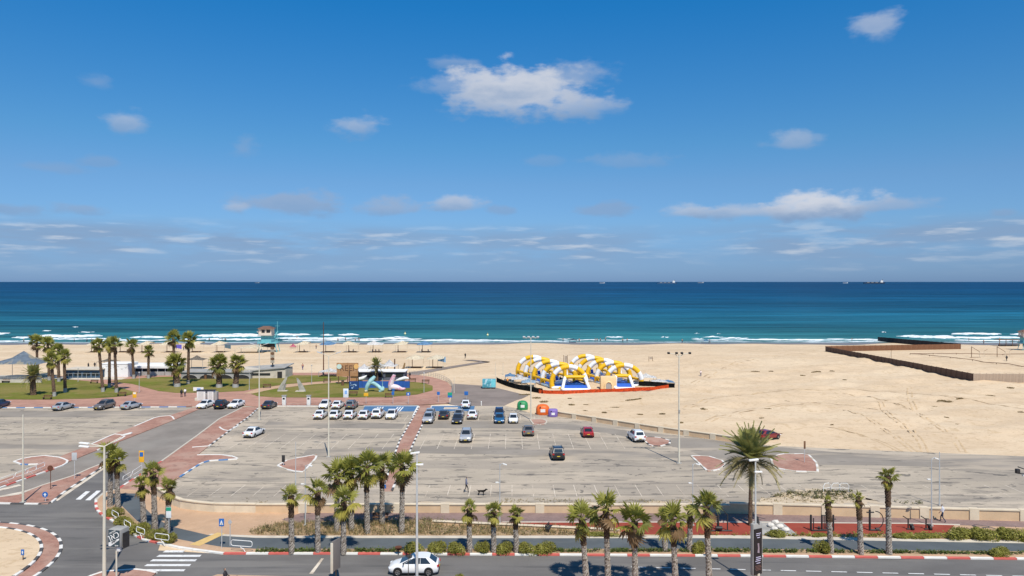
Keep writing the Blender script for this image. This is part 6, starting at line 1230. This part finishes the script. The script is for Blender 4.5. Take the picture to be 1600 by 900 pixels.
t, w, H = building(372, 446, 591, 577, 6, m_conc, 'pale angular concrete building beside the lawn'); part_faces('sloping_roof', [(-w / 2 - .2, -.3, H - .5), (w / 2, -.3, H + .5), (w / 2 + .3, 6.2, H + .9), (-w / 2 - .2, 6.2, H), (-w / 2 - .2, -.3, H - .7), (w / 2, -.3, H + .3), (w / 2 + .3, 6.2, H + .7), (-w / 2 - .2, 6.2, H - .2)], [(0, 1, 2, 3), (4, 7, 6, 5), (0, 4, 5, 1), (1, 5, 6, 2), (2, 6, 7, 3), (3, 7, 4, 0)], m_grey, t); part_box('window_strip', (-w * .12, -.04, H * .45), (w * .6, .06, H * .25), m_glass, t); part_box('doorway', (w * .38, -.04, H * .4), (w * .1, .06, H * .7), m_dark, t)
t = thing('low_terrace_wall', 'pale terrace wall with railing under the shade tent', 'wall', G(18, 598, .13)); part_box('wall', (0, .15, .35), (14, .3, .7), m_conc, t)
for i in range(15): part_tube('railing_post', [(-7 + i, .1, .7), (-7 + i, .1, 1.7)], .03, m_grey, t, 5)
for z in (1.1, 1.7): part_tube('rail', [(-7, .1, z), (7, .1, z)], .03, m_grey, t, 5)
for i in range(14): part_box('screen', (-6.5 + i, .12, 1.15), (.9, .02, .75), mat('screen_grey', (.17, .18, .20), .7), t)
t = thing('totem_sign', 'tall dark totem sign with pale panels near the lifeguard tower', 'sign', G(426, 590)); part_tube('post', [(0, 0, 0), (0, 0, 8)], .16, m_dark, t, 8); k = t.location.y / F
for i in range(6): part_box('panel', (0, -.18, 4.0 + i * .68), (.95, .1, .62), m_wood if i % 2 else mat('totem_pale', (.38, .33, .26), .7), t)

# ------------------------------------------------------------------ lifeguard towers
def tower(px, py, s, label):
    b = G(px, py); t = thing('lifeguard_tower', label, 'lifeguard tower', b); t.scale = (s, s, s); mt_ = mat('tower_teal', (.16, .46, .50), .6, .1, 1); mc = mat('tower_cream', (.66, .56, .46), .7, .08, 1)
    for x in (-2.6, 2.6):
        for y in (-1.6, 1.6): part_tube('leg', [(x * 1.3, y, 0), (x, y, 3.2)], .14, mt_, t, 6)
    part_box('platform', (0, 0, 3.2), (6.6, 4.2, .3), mt_, t); part_box('lower_cabin', (-.6, .3, 4.6), (3.6, 2.8, 2.5), mt_, t); part_box('under_screen', (0, -.4, 2.3), (5, .15, 1.5), m_dark, t)
    for z in (3.9, 4.4):
        part_tube('rail', [(-3.3, -2.05, z), (3.3, -2.05, z)], .06, mt_, t, 5)
    for i in range(12): part_tube('baluster', [(-3.3 + .6 * i, -2.05, 3.3), (-3.3 + .6 * i, -2.05, 4.4)], .05, mt_, t, 5)
    for x in (-3.6, 3.3): part_tube('stair_rail', [(x, -2.4, 1.2), (x + (.8 if x < 0 else -.2), -2.1, 4.2)], .09, mt_, t, 5)
    part_box('cabin', (-.8, 0, 7.0), (4.4, 3.4, 2.3), mc, t); part_box('deck', (-.8, 0, 5.8), (5.2, 4.0, .2), m_grey, t)
    for x, w in ((-1.4, 1.1), (.4, 1.3)): part_box('window', (x, -1.72, 7.3), (w, .08, 1.1), m_glass, t)
    r = part_faces('roof', [(-3.6, -2.3, 8.1), (2.0, -2.3, 8.1), (2.0, 2.3, 8.1), (-3.6, 2.3, 8.1), (-1.9, 0, 9.0), (.3, 0, 9.0)], [(0, 1, 5, 4), (1, 2, 5), (2, 3, 4, 5), (3, 0, 4), (3, 2, 1, 0)], mat('tower_roof', (.17, .10, .075), .8, .2, 2), t)
    part_tube('mast', [(3.0, 0, 3.3), (3.0, 0, 10.6)], .07, mt_, t, 5); part_tube('mast_arm', [(2.2, 0, 9.0), (3.8, 0, 9.0)], .05, mt_, t, 5); blob('lifebuoy_rack', [(2.0, 0, 5.0), (2.6, 0, 6.2), (3.2, 0, 7.2)], [.2, .3, .15], mt_, t, 6)
    part_tube('side_mast', [(-3.4, -.5, 5.8), (-3.4, -.5, 8.4)], .06, mt_, t, 5); part_box('loudspeaker', (-3.7, -.5, 7.0), (.4, .4, .5), m_white, t)
tower(420, 549.5, 1.0, 'teal and cream lifeguard tower on the beach'); tower(1606, 547, .82, 'lifeguard tower cut by the right edge')
# ------------------------------------------------------------------ beach shades
def shade(px, py, m, label, w=17, group='row of beach parasols', s=1.0):
    b = G(px, py); b.z = ground_z(b.x, b.y); t = thing('beach_parasol', label, 'sunshade', b, group=group); t.scale = (s, s, s); sk = rnd.uniform(.3, .7)
    bm = bmesh.new(); n = 8; gv = [[bm.verts.new(((i / n - .5) * 5.2, (j / n - .5) * 4.6, 2.3 + 1.75 * (1 - min(1, 1.25 * max(abs(i / n - sk), abs(j / n - .5)))) ** 1.2 + .25 * (j / n - .5) + .3 * (abs(i / n - .5) * 2) ** 3 * (1 if i > n / 2 else .2))) for j in range(n + 1)] for i in range(n + 1)]
    for i in range(n):
        for j in range(n): bm.faces.new((gv[i][j], gv[i + 1][j], gv[i + 1][j + 1], gv[i][j + 1]))
    bmesh.ops.solidify(bm, geom=bm.faces[:], thickness=.04); from_bm('fabric', bm, m, t, 60)
    part_tube('post', [(-.9, 0, -.2), (-.9, 0, 3.0)], .1, m_wood, t, 6)
    for x, y, z in ((2.15, -2.0, 2.4), (-2.15, -2.0, 2.2), (2.15, 2.0, 2.7), (-2.15, 2.0, 2.5)): part_tube('guy_post', [(x, y, -.2), (x, y, z)], .03, m_cap, t, 5)
    part_box('bench', (.3, .2, .25), (3.0, 1.0, .3), m_wood, t)
for i, (px, m, lb) in enumerate(((147, m_fcream, 'cream beach shade behind the palm trio, left'), (192, m_fcream, 'cream beach shade behind the lone lawn palm'), (226, m_fcream, 'cream beach shade left of the short lone palm'), (265, m_fcream, 'cream beach shade behind the tallest palm'), (305, m_fcream, 'cream beach shade right of the two tall palms'), (343, m_fcream, 'cream beach shade above the stout palm pair'),
                                 (472, m_fcream, 'cream beach shade right of the pink tent'), (513, m_fblue, 'blue beach shade beside the tall mast'), (549, m_fcream, 'cream beach shade above the REEF signboard'), (587, m_fwhite, 'white beach shade with people above the small date palm'), (626, m_fcream, 'cream beach shade second from the row end'), (664, m_fblue, 'blue beach shade at the right end of the row'))):
    shade(px, 550.5, m, lb)
shade(649, 575, m_fcream, 'cream beach shade in the nearer pair, left', group='nearer beach shades', s=.95); shade(681, 575, m_fcream, 'cream beach shade in the nearer pair, right', group='nearer beach shades', s=.95)
for px, lb in ((545, 'left of two people under the shade above the REEF board'), (552, 'right of two people under the shade above the REEF board'), (582, 'leftmost of three people under the white shade'), (587, 'middle of three people under the white shade'), (592, 'rightmost of three people under the white shade'), (622, 'single person under the shade second from the row end'), (659, 'left of two people under the last blue shade'), (669, 'right of two people under the last blue shade'), (475, 'single person under the shade by the pink tent')): person(px, 551, lb, P_sit, rnd.uniform(-.6, .6), 1.35, 'people under the beach shades')
def flag(px, py, top, m, label):
    b = G(px, py); t = thing('flag', label, 'flag', b); H = HT(top, b.y) - b.z; part_tube('pole', [(0, 0, 0), (0, 0, H)], .05, m_grey, t, 5); bm = bmesh.new(); q = [[bm.verts.new((x * .55, .12 * math.sin(x * 1.4), H - .1 - z - .1 * x * z)) for z in (0, .55, 1.1)] for x in range(5)]
    for a, c in zip(q, q[1:]):
        for i in range(2): bm.faces.new((a[i], c[i], c[i + 1], a[i + 1]))
    from_bm('cloth', bm, m, t, 60)
flag(684, 575, 557, m_fblue, 'blue flag beside the nearer beach shades'); flag(274, 551, 538, plain('flag_violet', (.12, .10, .45), .7), 'violet flag between tall palms'); flag(351, 549, 538, plain('flag_dark', (.10, .16, .2), .7), 'dark teal flag above the stout palm pair')
tent(456.5, 544, 10, 7, plain('tent_pink', (.66, .16, .26), .7), 'pink pop-up beach tent', eave=.25, depth=2.5, posts=False)
tent(388, 552, 44, 12, m_fcream, 'long cream canopy left of the lifeguard tower', eave=.6, depth=6); 
tent(896, 535.5, 11, 6, plain('umbrella_dark', (.06, .07, .12), .7), 'dark beach canopy at the waterline', eave=.65, depth=3); tent(1105, 536, 11, 5.5, m_fblue, 'pale blue canopy at the waterline', eave=.65, depth=3)

# ------------------------------------------------------------------ inflatable park
m_iy = plain('inflatable_yellow', (.80, .46, .015), .45); m_iw = plain('inflatable_white', (.78, .79, .80), .45); m_ib = plain('inflatable_blue', (.03, .11, .46), .45); m_ip = plain('inflatable_peach', (.78, .56, .30), .5); m_il = plain('inflatable_pale_blue', (.45, .60, .72), .5)
def arch_tunnel(front, back, n, wd, ht, label):
    a, b = G(*front), G(*back); t = thing('inflatable_tunnel', label, 'inflatable', a); r = .55; dv = (b - a) / (n - 1); ux = Vector((1, 0, 0))
    for i in range(n):
        o = dv * i; K_ = 12; pts = []
        for j in range(K_ + 1):
            th = math.pi * (1.12 - 1.24 * j / K_); pts.append(o + ux * math.cos(th) * wd / 2 + Vector((0, 0, max(-.05, ht - wd / 2 * .92 + math.sin(th) * wd / 2 * .92))))
        pts[0].z = 0; pts[-1].z = 0
        P = smooth_poly(pts, False, 2); segs = 8; L = len(P) - 1
        for s in range(segs):
            i0, i1 = round(L * s / segs), round(L * (s + 1) / segs); q = P[i0:i1 + 1]
            part_tube('arch_segment', [p.copy() for p in q], r * (1 if s % 2 else 1.02), m_iy if (s + i) % 2 or s in (0, 7) else m_iw, t, 8)
    for i in range(n - 1):
        for sx in (-1, 1):
            p = dv * i + ux * sx * wd * .5; part_tube('side_beam', [p + Vector((0, .4, 1.5)), p + dv + Vector((0, -.4, 1.5))], .32, m_iy, t, 8); part_tube('side_tube', [p + Vector((0, .3, .35)), p + dv + Vector((0, -.3, .35))], .38, m_iw if i % 2 else m_il, t, 8)
        for sx in (-.3, .3): part_tube('pillar', [dv * (i + .5) + ux * sx * wd, dv * (i + .5) + ux * sx * wd * 1.05 + Vector((0, 0, 3.4))], .45, m_iy, t, 8)
        c = dv * (i + .5); part_box('pool_floor', c + Vector((0, 0, .3)), (wd * .8, dv.length * .8, .5), m_ib, t, Matrix.Rotation(-math.atan2(dv.x, dv.y), 3, 'Z'), .12); part_tube('bumper', [c + Vector((-wd * .28, 0, .8)), c + Vector((wd * .1, .3, 1.3))], .5, m_ib if i % 2 else m_iw, t, 8)
    part_tube('front_beam', [Vector((-wd * .5, -.3, .25)), Vector((wd * .5, -.3, .25))], .32, m_iw, t, 8); part_tube('front_step', [Vector((-wd * .3, -.9, .2)), Vector((wd * .12, -.9, .2))], .3, m_iy, t, 8)
arch_tunnel((889, 607), (833, 588), 5, 7.8, 4.9, 'yellow and white striped inflatable arch tunnel, left'); arch_tunnel((975, 604), (915, 586), 5, 8.0, 4.9, 'yellow and white striped inflatable arch tunnel, right')
def slide(px, py, label, w=5.2):
    t = thing('inflatable_slide', label, 'inflatable', G(px, py))
    for x in (-w / 2, w / 2): part_tube('side_tube', [(x * 1.15, -1.6, .3), (x * .85, 1.2, 2.7)], .36, m_iw, t, 8)
    part_tube('top_tube', [(-w / 2 * .9, 1.2, 2.75), (w / 2 * .9, 1.2, 2.75)], .38, m_iy, t, 8); part_tube('bottom_tube', [(-w / 2 * 1.15, -1.7, .3), (w / 2 * 1.15, -1.7, .3)], .36, m_iw, t, 8); part_faces('slide_sheet', [(-w / 2 * 1.1, -1.5, .35), (w / 2 * 1.1, -1.5, .35), (w / 2 * .85, 1.2, 2.4), (-w / 2 * .85, 1.2, 2.4)][:2] + [(w / 2 * 1.0, -.4, 1.15), (-w / 2 * 1.0, -.4, 1.15)], [(0, 1, 2, 3)], m_ib, t)
slide(899, 609.5, 'inflatable slide with blue sheet in front of the left tunnel'); slide(974, 607.5, 'inflatable slide with white frame in front of the right tunnel', 3.6)
tent(902, 609, 30, 14, m_deep, 'blue peaked canopy inside the left tunnel', eave=.45, depth=3.5)
t = thing('inflatable_house', 'peach inflatable castle with an arched doorway', 'inflatable', G(951, 609)); part_box('body', (0, .9, 1.5), (3.6, 1.8, 2.9), m_ip, t, None, .35); part_tube('door_rim', [(-.8, -.05, .1), (-.8, -.05, 1.0), (-.5, -.05, 1.6), (0, -.05, 1.8), (.5, -.05, 1.6), (.8, -.05, 1.0), (.8, -.05, .1)], .2, m_ip, t, 8); part_box('doorway', (0, -.03, .8), (1.4, .1, 1.5), m_grey, t); part_tube('side_roll', [(1.9, 0, .3), (1.9, 1.6, .3)], .4, m_iy, t, 8)
for px, py, w, h, m, lb in ((797, 597, 16, 13, m_fblue, 'blue canopy at the left end of the inflatable park'), (812, 601, 26, 12, m_fwhite, 'white canopy left of the arch tunnels'), (826, 606, 22, 12, m_il, 'pale blue canopy left of the arch tunnels'), (1012, 601, 30, 16, m_fwhite, 'white canopy at the right end of the inflatable park'), (1033, 604, 26, 10, m_fwhite, 'low white canopy right of the arch tunnels'), (1047, 604, 16, 9, m_fblue, 'pale blue canopy at the far right of the inflatable park')):
    tent(px, py, w, h, m, lb, eave=.62, depth=4.5, group='canopies of the inflatable park')
def mesh_fence(px, h, m, label, step=2.0, wav=.08):
    P = [G(*p) for p in px]; t = thing('mesh_fence', label, 'fence', P[0]); O = P[0]; Q = smooth_poly(P, False, max(2, int((P[1] - P[0]).length / step)))
    bm = bmesh.new(); prev = None
    for i, p in enumerate(Q):
        g = ground_z(p.x, p.y); w = rnd.uniform(-wav, wav); a = bm.verts.new((p.x - O.x, p.y - O.y + w, g - .02)); b = bm.verts.new((p.x - O.x, p.y - O.y - w, g + h + rnd.uniform(-wav, wav)))
        if prev: bm.faces.new((prev[0], a, b, prev[1]))
        prev = (a, b)
    bmesh.ops.solidify(bm, geom=bm.faces[:], thickness=.03); from_bm('netting', bm, m, t)
    for i, p in enumerate(Q[::2]): part_tube('post', [p - O + Vector((0, .05, -.2)), p - O + Vector((0, .05, h + .15))], .04, m_dark, t, 5)
m_or = plain('orange_net', (.78, .12, .03), .7, var=.2); m_net = plain('black_net', (.022, .024, .024), .8, var=.3)
mesh_fence([(842, 614.5), (880, 616), (930, 614), (990, 611.5), (1045, 609)], .75, m_or, 'orange safety netting along the front of the inflatable park'); mesh_fence([(776, 597), (800, 606), (830, 612), (848, 615)], 1.1, m_net, 'black mesh fence on the left side of the inflatable park'); mesh_fence([(998, 605), (1030, 607), (1054, 609)], 1.0, m_net, 'black mesh fence at the right end of the inflatable park')
person(931, 597, 'person in dark clothes between the inflatable tunnels', P_dk, 0, 1.75); person(876, 600, 'attendant standing inside the left inflatable tunnel', P_dk, .5, 1.75); person(793, 601, 'person in orange by the black mesh fence', person_mesh('stand', (.75, .28, .05), (.05, .05, .06), False, 0), 0, 1.6)
for px, py, top, lb in ((884, 579, 555, 'tilted feather sign behind the inflatable park'), (1017, 566.5, 557, 'pair of posts on the sand right of the inflatable park')):
    t = thing('beach_post', lb, 'post', G(px, py)); H = HT(top, t.location.y) - t.location.z; part_tube('post', [(-.6, 0, 0), (-.6, 0, H)], .07, m_wood, t, 5); part_tube('post', [(.6, 0, 0), (.4, 0, H)], .07, m_wood, t, 5); part_box('board', (0, 0, H * .75), (.7, .05, H * .4), mat('post_board', (.4, .33, .26), .8), t)
# sports frames on the right beach
for i, (px, lb) in enumerate(((1518, 'left timber volleyball frame on the beach court'), (1558, 'right timber volleyball frame on the beach court'))):
    t = thing('court_frame', lb, 'sports frame', G(px, 559), group='volleyball frames'); part_tube('post', [(0, 0, -.2), (0, 0, 3.6)], .1, m_wood, t, 6); part_tube('brace', [(0, 0, 3.5), (2.6, 0, 1.9)], .07, m_wood, t, 6); part_tube('post', [(2.6, 0, -.2), (2.6, 0, 2.0)], .1, m_cap, t, 6); part_tube('post', [(4.4, .5, -.2), (4.4, .5, 2.2)], .07, m_cap, t, 6); part_tube('arm', [(4.4, .5, 2.2), (5.4, .5, 2.6)], .05, m_wood, t, 6); part_box('base_beam', (1.2, 0, .05), (3.4, .3, .2), m_wood, t)
for (a, b, lb) in (((1422, 554.3), (1640, 555.2), 'low brown rope line along the back of the beach court'), ((1422, 554.3), (1640, 579), 'low brown rope line along the front of the beach court')):
    A, B = G(*a), G(*b); t = thing('boundary_line', lb, 'barrier', A); n = 12; d = B - A
    part_tube('rail', [Vector((d.x * i / n, d.y * i / n, ground_z(A.x + d.x * i / n, A.y + d.y * i / n) - A.z + .35)) for i in range(n + 1)], .09, m_rust, t, 6)
    for i in range(0, n + 1, 2): q = Vector((d.x * i / n, d.y * i / n, ground_z(A.x + d.x * i / n, A.y + d.y * i / n) - A.z)); part_tube('post', [q + Vector((0, 0, -.2)), q + Vector((0, 0, .4))], .08, m_rust, t, 5)
person(1573, 565, 'person in black on the beach court', P_dk, 0, 1.75)
t = thing('beach_tripod', 'pale tripod post leaning on the dark fence', 'post', G(1392, 566)); part_tube('post', [(-.6, 0, 0), (.2, .2, 3.2)], .07, m_cap, t, 6); part_tube('brace', [(.1, 0, 0), (.25, .2, 4.2)], .05, m_wood, t, 6)
t = thing('pergola', 'low timber pergola at the waterline near the right edge', 'pergola', G(1578, 541));
for x in (-4, -1.5, 1, 3.5): part_tube('post', [(x, 0, 0), (x, 0, 2.4)], .12, m_wood, t, 5)
part_box('roof', (0, 1.2, 2.45), (9, 3, .15), m_wood, t); part_box('bench', (0, .6, .4), (8, .6, .5), m_dark, t)
# swim buoys and mast topper on the water
for px, py, lb in ((633, 523, 'yellow-white buoy off the beach, left'), (762, 525, 'yellow-white buoy off the beach, right')):
    t = thing('buoy', lb, 'buoy', G(px, py, SEA)); blob('float', [(0, 0, -.1), (0, 0, .5), (0, 0, 1.0)], [.3, .55, .15], plain('buoy_pale', (.75, .72, .4), .5), t, 8); part_tube('top_mark', [(0, 0, .9), (0, 0, 1.5)], .08, m_signyel, t, 6)
# ------------------------------------------------------------------ ships on the horizon
def ship(px, Y, L, label, hull, tall=1.0, dirn=1):
    t = thing('ship', label, 'ship', ((px - 800) / F * Y, Y, SEA)); t.scale = (dirn, 1, 1); h = L * .05
    part_faces('hull', [(-L / 2, -L * .06, 0), (L * .46, -L * .06, 0), (L / 2, 0, 0), (L * .46, L * .06, 0), (-L / 2, L * .06, 0), (-L / 2, -L * .06, h), (L * .48, -L * .06, h * 1.1), (L * .53, 0, h * 1.3), (L * .48, L * .06, h * 1.1), (-L / 2, L * .06, h)], [(0, 1, 6, 5), (1, 2, 7, 6), (2, 3, 8, 7), (3, 4, 9, 8), (4, 0, 5, 9), (5, 6, 7, 8, 9), (4, 3, 2, 1, 0)], hull, t)
    part_box('bridge', (L * .34, 0, h + L * .05 * tall), (L * .12, L * .1, L * .1 * tall), m_white, t); part_tube('funnel', [(L * .40, 0, h + L * .1 * tall), (L * .40, 0, h + L * .14 * tall)], L * .015, m_rust, t, 8)
    for x in (-.3, -.1, .1): part_box('deck_house', (x * L, 0, h + L * .012), (L * .12, L * .08, L * .025), m_grey, t)
ship(1042, 9000, 240, 'cargo ship with white bridge on the horizon, centre right', mat('hull_blue', (.05, .10, .18), .6)); ship(1366, 9500, 270, 'long dark cargo ship on the horizon at right', mat('hull_dark', (.03, .04, .06), .6)); ship(941, 12000, 90, 'tiny white ship on the horizon above the inflatables', m_white); ship(1095, 14000, 120, 'tiny grey ship on the horizon beside the cargo ship', m_grey); ship(1321, 12500, 90, 'tiny white ship on the horizon left of the dark cargo ship', m_white); ship(402, 14000, 90, 'tiny pale ship on the horizon at left', m_grey)
# dark floodlight fixture on a pole cut by the right edge
t = thing('lamp_post', 'dark floodlight fixture cut by the right edge', 'lamp post', G(1612, 846, .12)); H = HT(742, t.location.y) - .12
part_tube('pole', [(0, 0, 0), (0, 0, H + .3)], .09, m_dark, t, 8); part_tube('arm', [(0, 0, H), (-1.2, .1, H + .12)], .05, m_dark, t, 6); part_tube('arm', [(0, 0, H + .3), (-1.0, .4, H + .65)], .06, m_dark, t, 6); part_box('floodlight', (-1.3, 0, H + .35), (.34, .3, .42), m_dark, t, None, .05); part_box('bracket', (-.5, 0, H - .05), (.7, .16, .14), m_polew, t)

# tyre tracks and trampled trails pressed into the sand
m_track = mat('pressed_sand', (0.53, 0.385, 0.235), 0.95, 0.1, 0.8, 0.5, 3, layers=[(0.5, (1, 1, 1), .46, .58, (.63, .47, .295), .85)])
def trail(px, w, name='sand_track', dz=.012):
    P = smooth_poly([G(*p) for p in px], False, 10); bm = bmesh.new(); prev = None
    for i, p in enumerate(P):
        d = (P[min(i + 1, len(P) - 1)] - P[max(i - 1, 0)]); d.z = 0; d.normalize(); n = Vector((-d.y, d.x, 0)); ww = w * rnd.uniform(.6, 1.25) / 2
        a = p + n * ww; b = p - n * ww; va = bm.verts.new((a.x, a.y, ground_z(a.x, a.y) + dz)); vb = bm.verts.new((b.x, b.y, ground_z(b.x, b.y) + dz))
        if prev: bm.faces.new((prev[0], prev[1], vb, va))
        prev = (va, vb)
    tag(from_bm(name, bm, m_track), kind='structure')
base_tr = [[(1425, 706), (1405, 690), (1380, 672), (1352, 655), (1310, 640)], [(1440, 706), (1432, 688), (1410, 668), (1385, 650), (1372, 630)], [(1400, 704), (1372, 690), (1335, 678), (1280, 668)], [(1418, 640), (1370, 625), (1320, 615), (1240, 610)], [(1500, 706), (1480, 680), (1440, 655), (1420, 630), (1418, 605)], [(1100, 660), (1180, 640), (1280, 632), (1380, 640)], [(1060, 640), (1150, 618), (1300, 610), (1450, 618), (1600, 640)], [(840, 560), (950, 549), (1100, 547), (1280, 548)], [(720, 552), (860, 545), (1000, 542), (1280, 543)], [(300, 556), (450, 562), (600, 560), (760, 552)], [(1080, 600), (1130, 575), (1180, 560), (1260, 552)]]
for tr_ in base_tr:
    trail(tr_, .28); trail([(x + 9 * (y - 440) / 230, y + 1.2) for x, y in tr_], .28, dz=.016)

lamp(0, 0, 874, 'plain', 'thin dark sign post in front of the white hatchback', m_dark, .035, .14, base=((638 - 800) / F * 58.6, 58.6, 0))
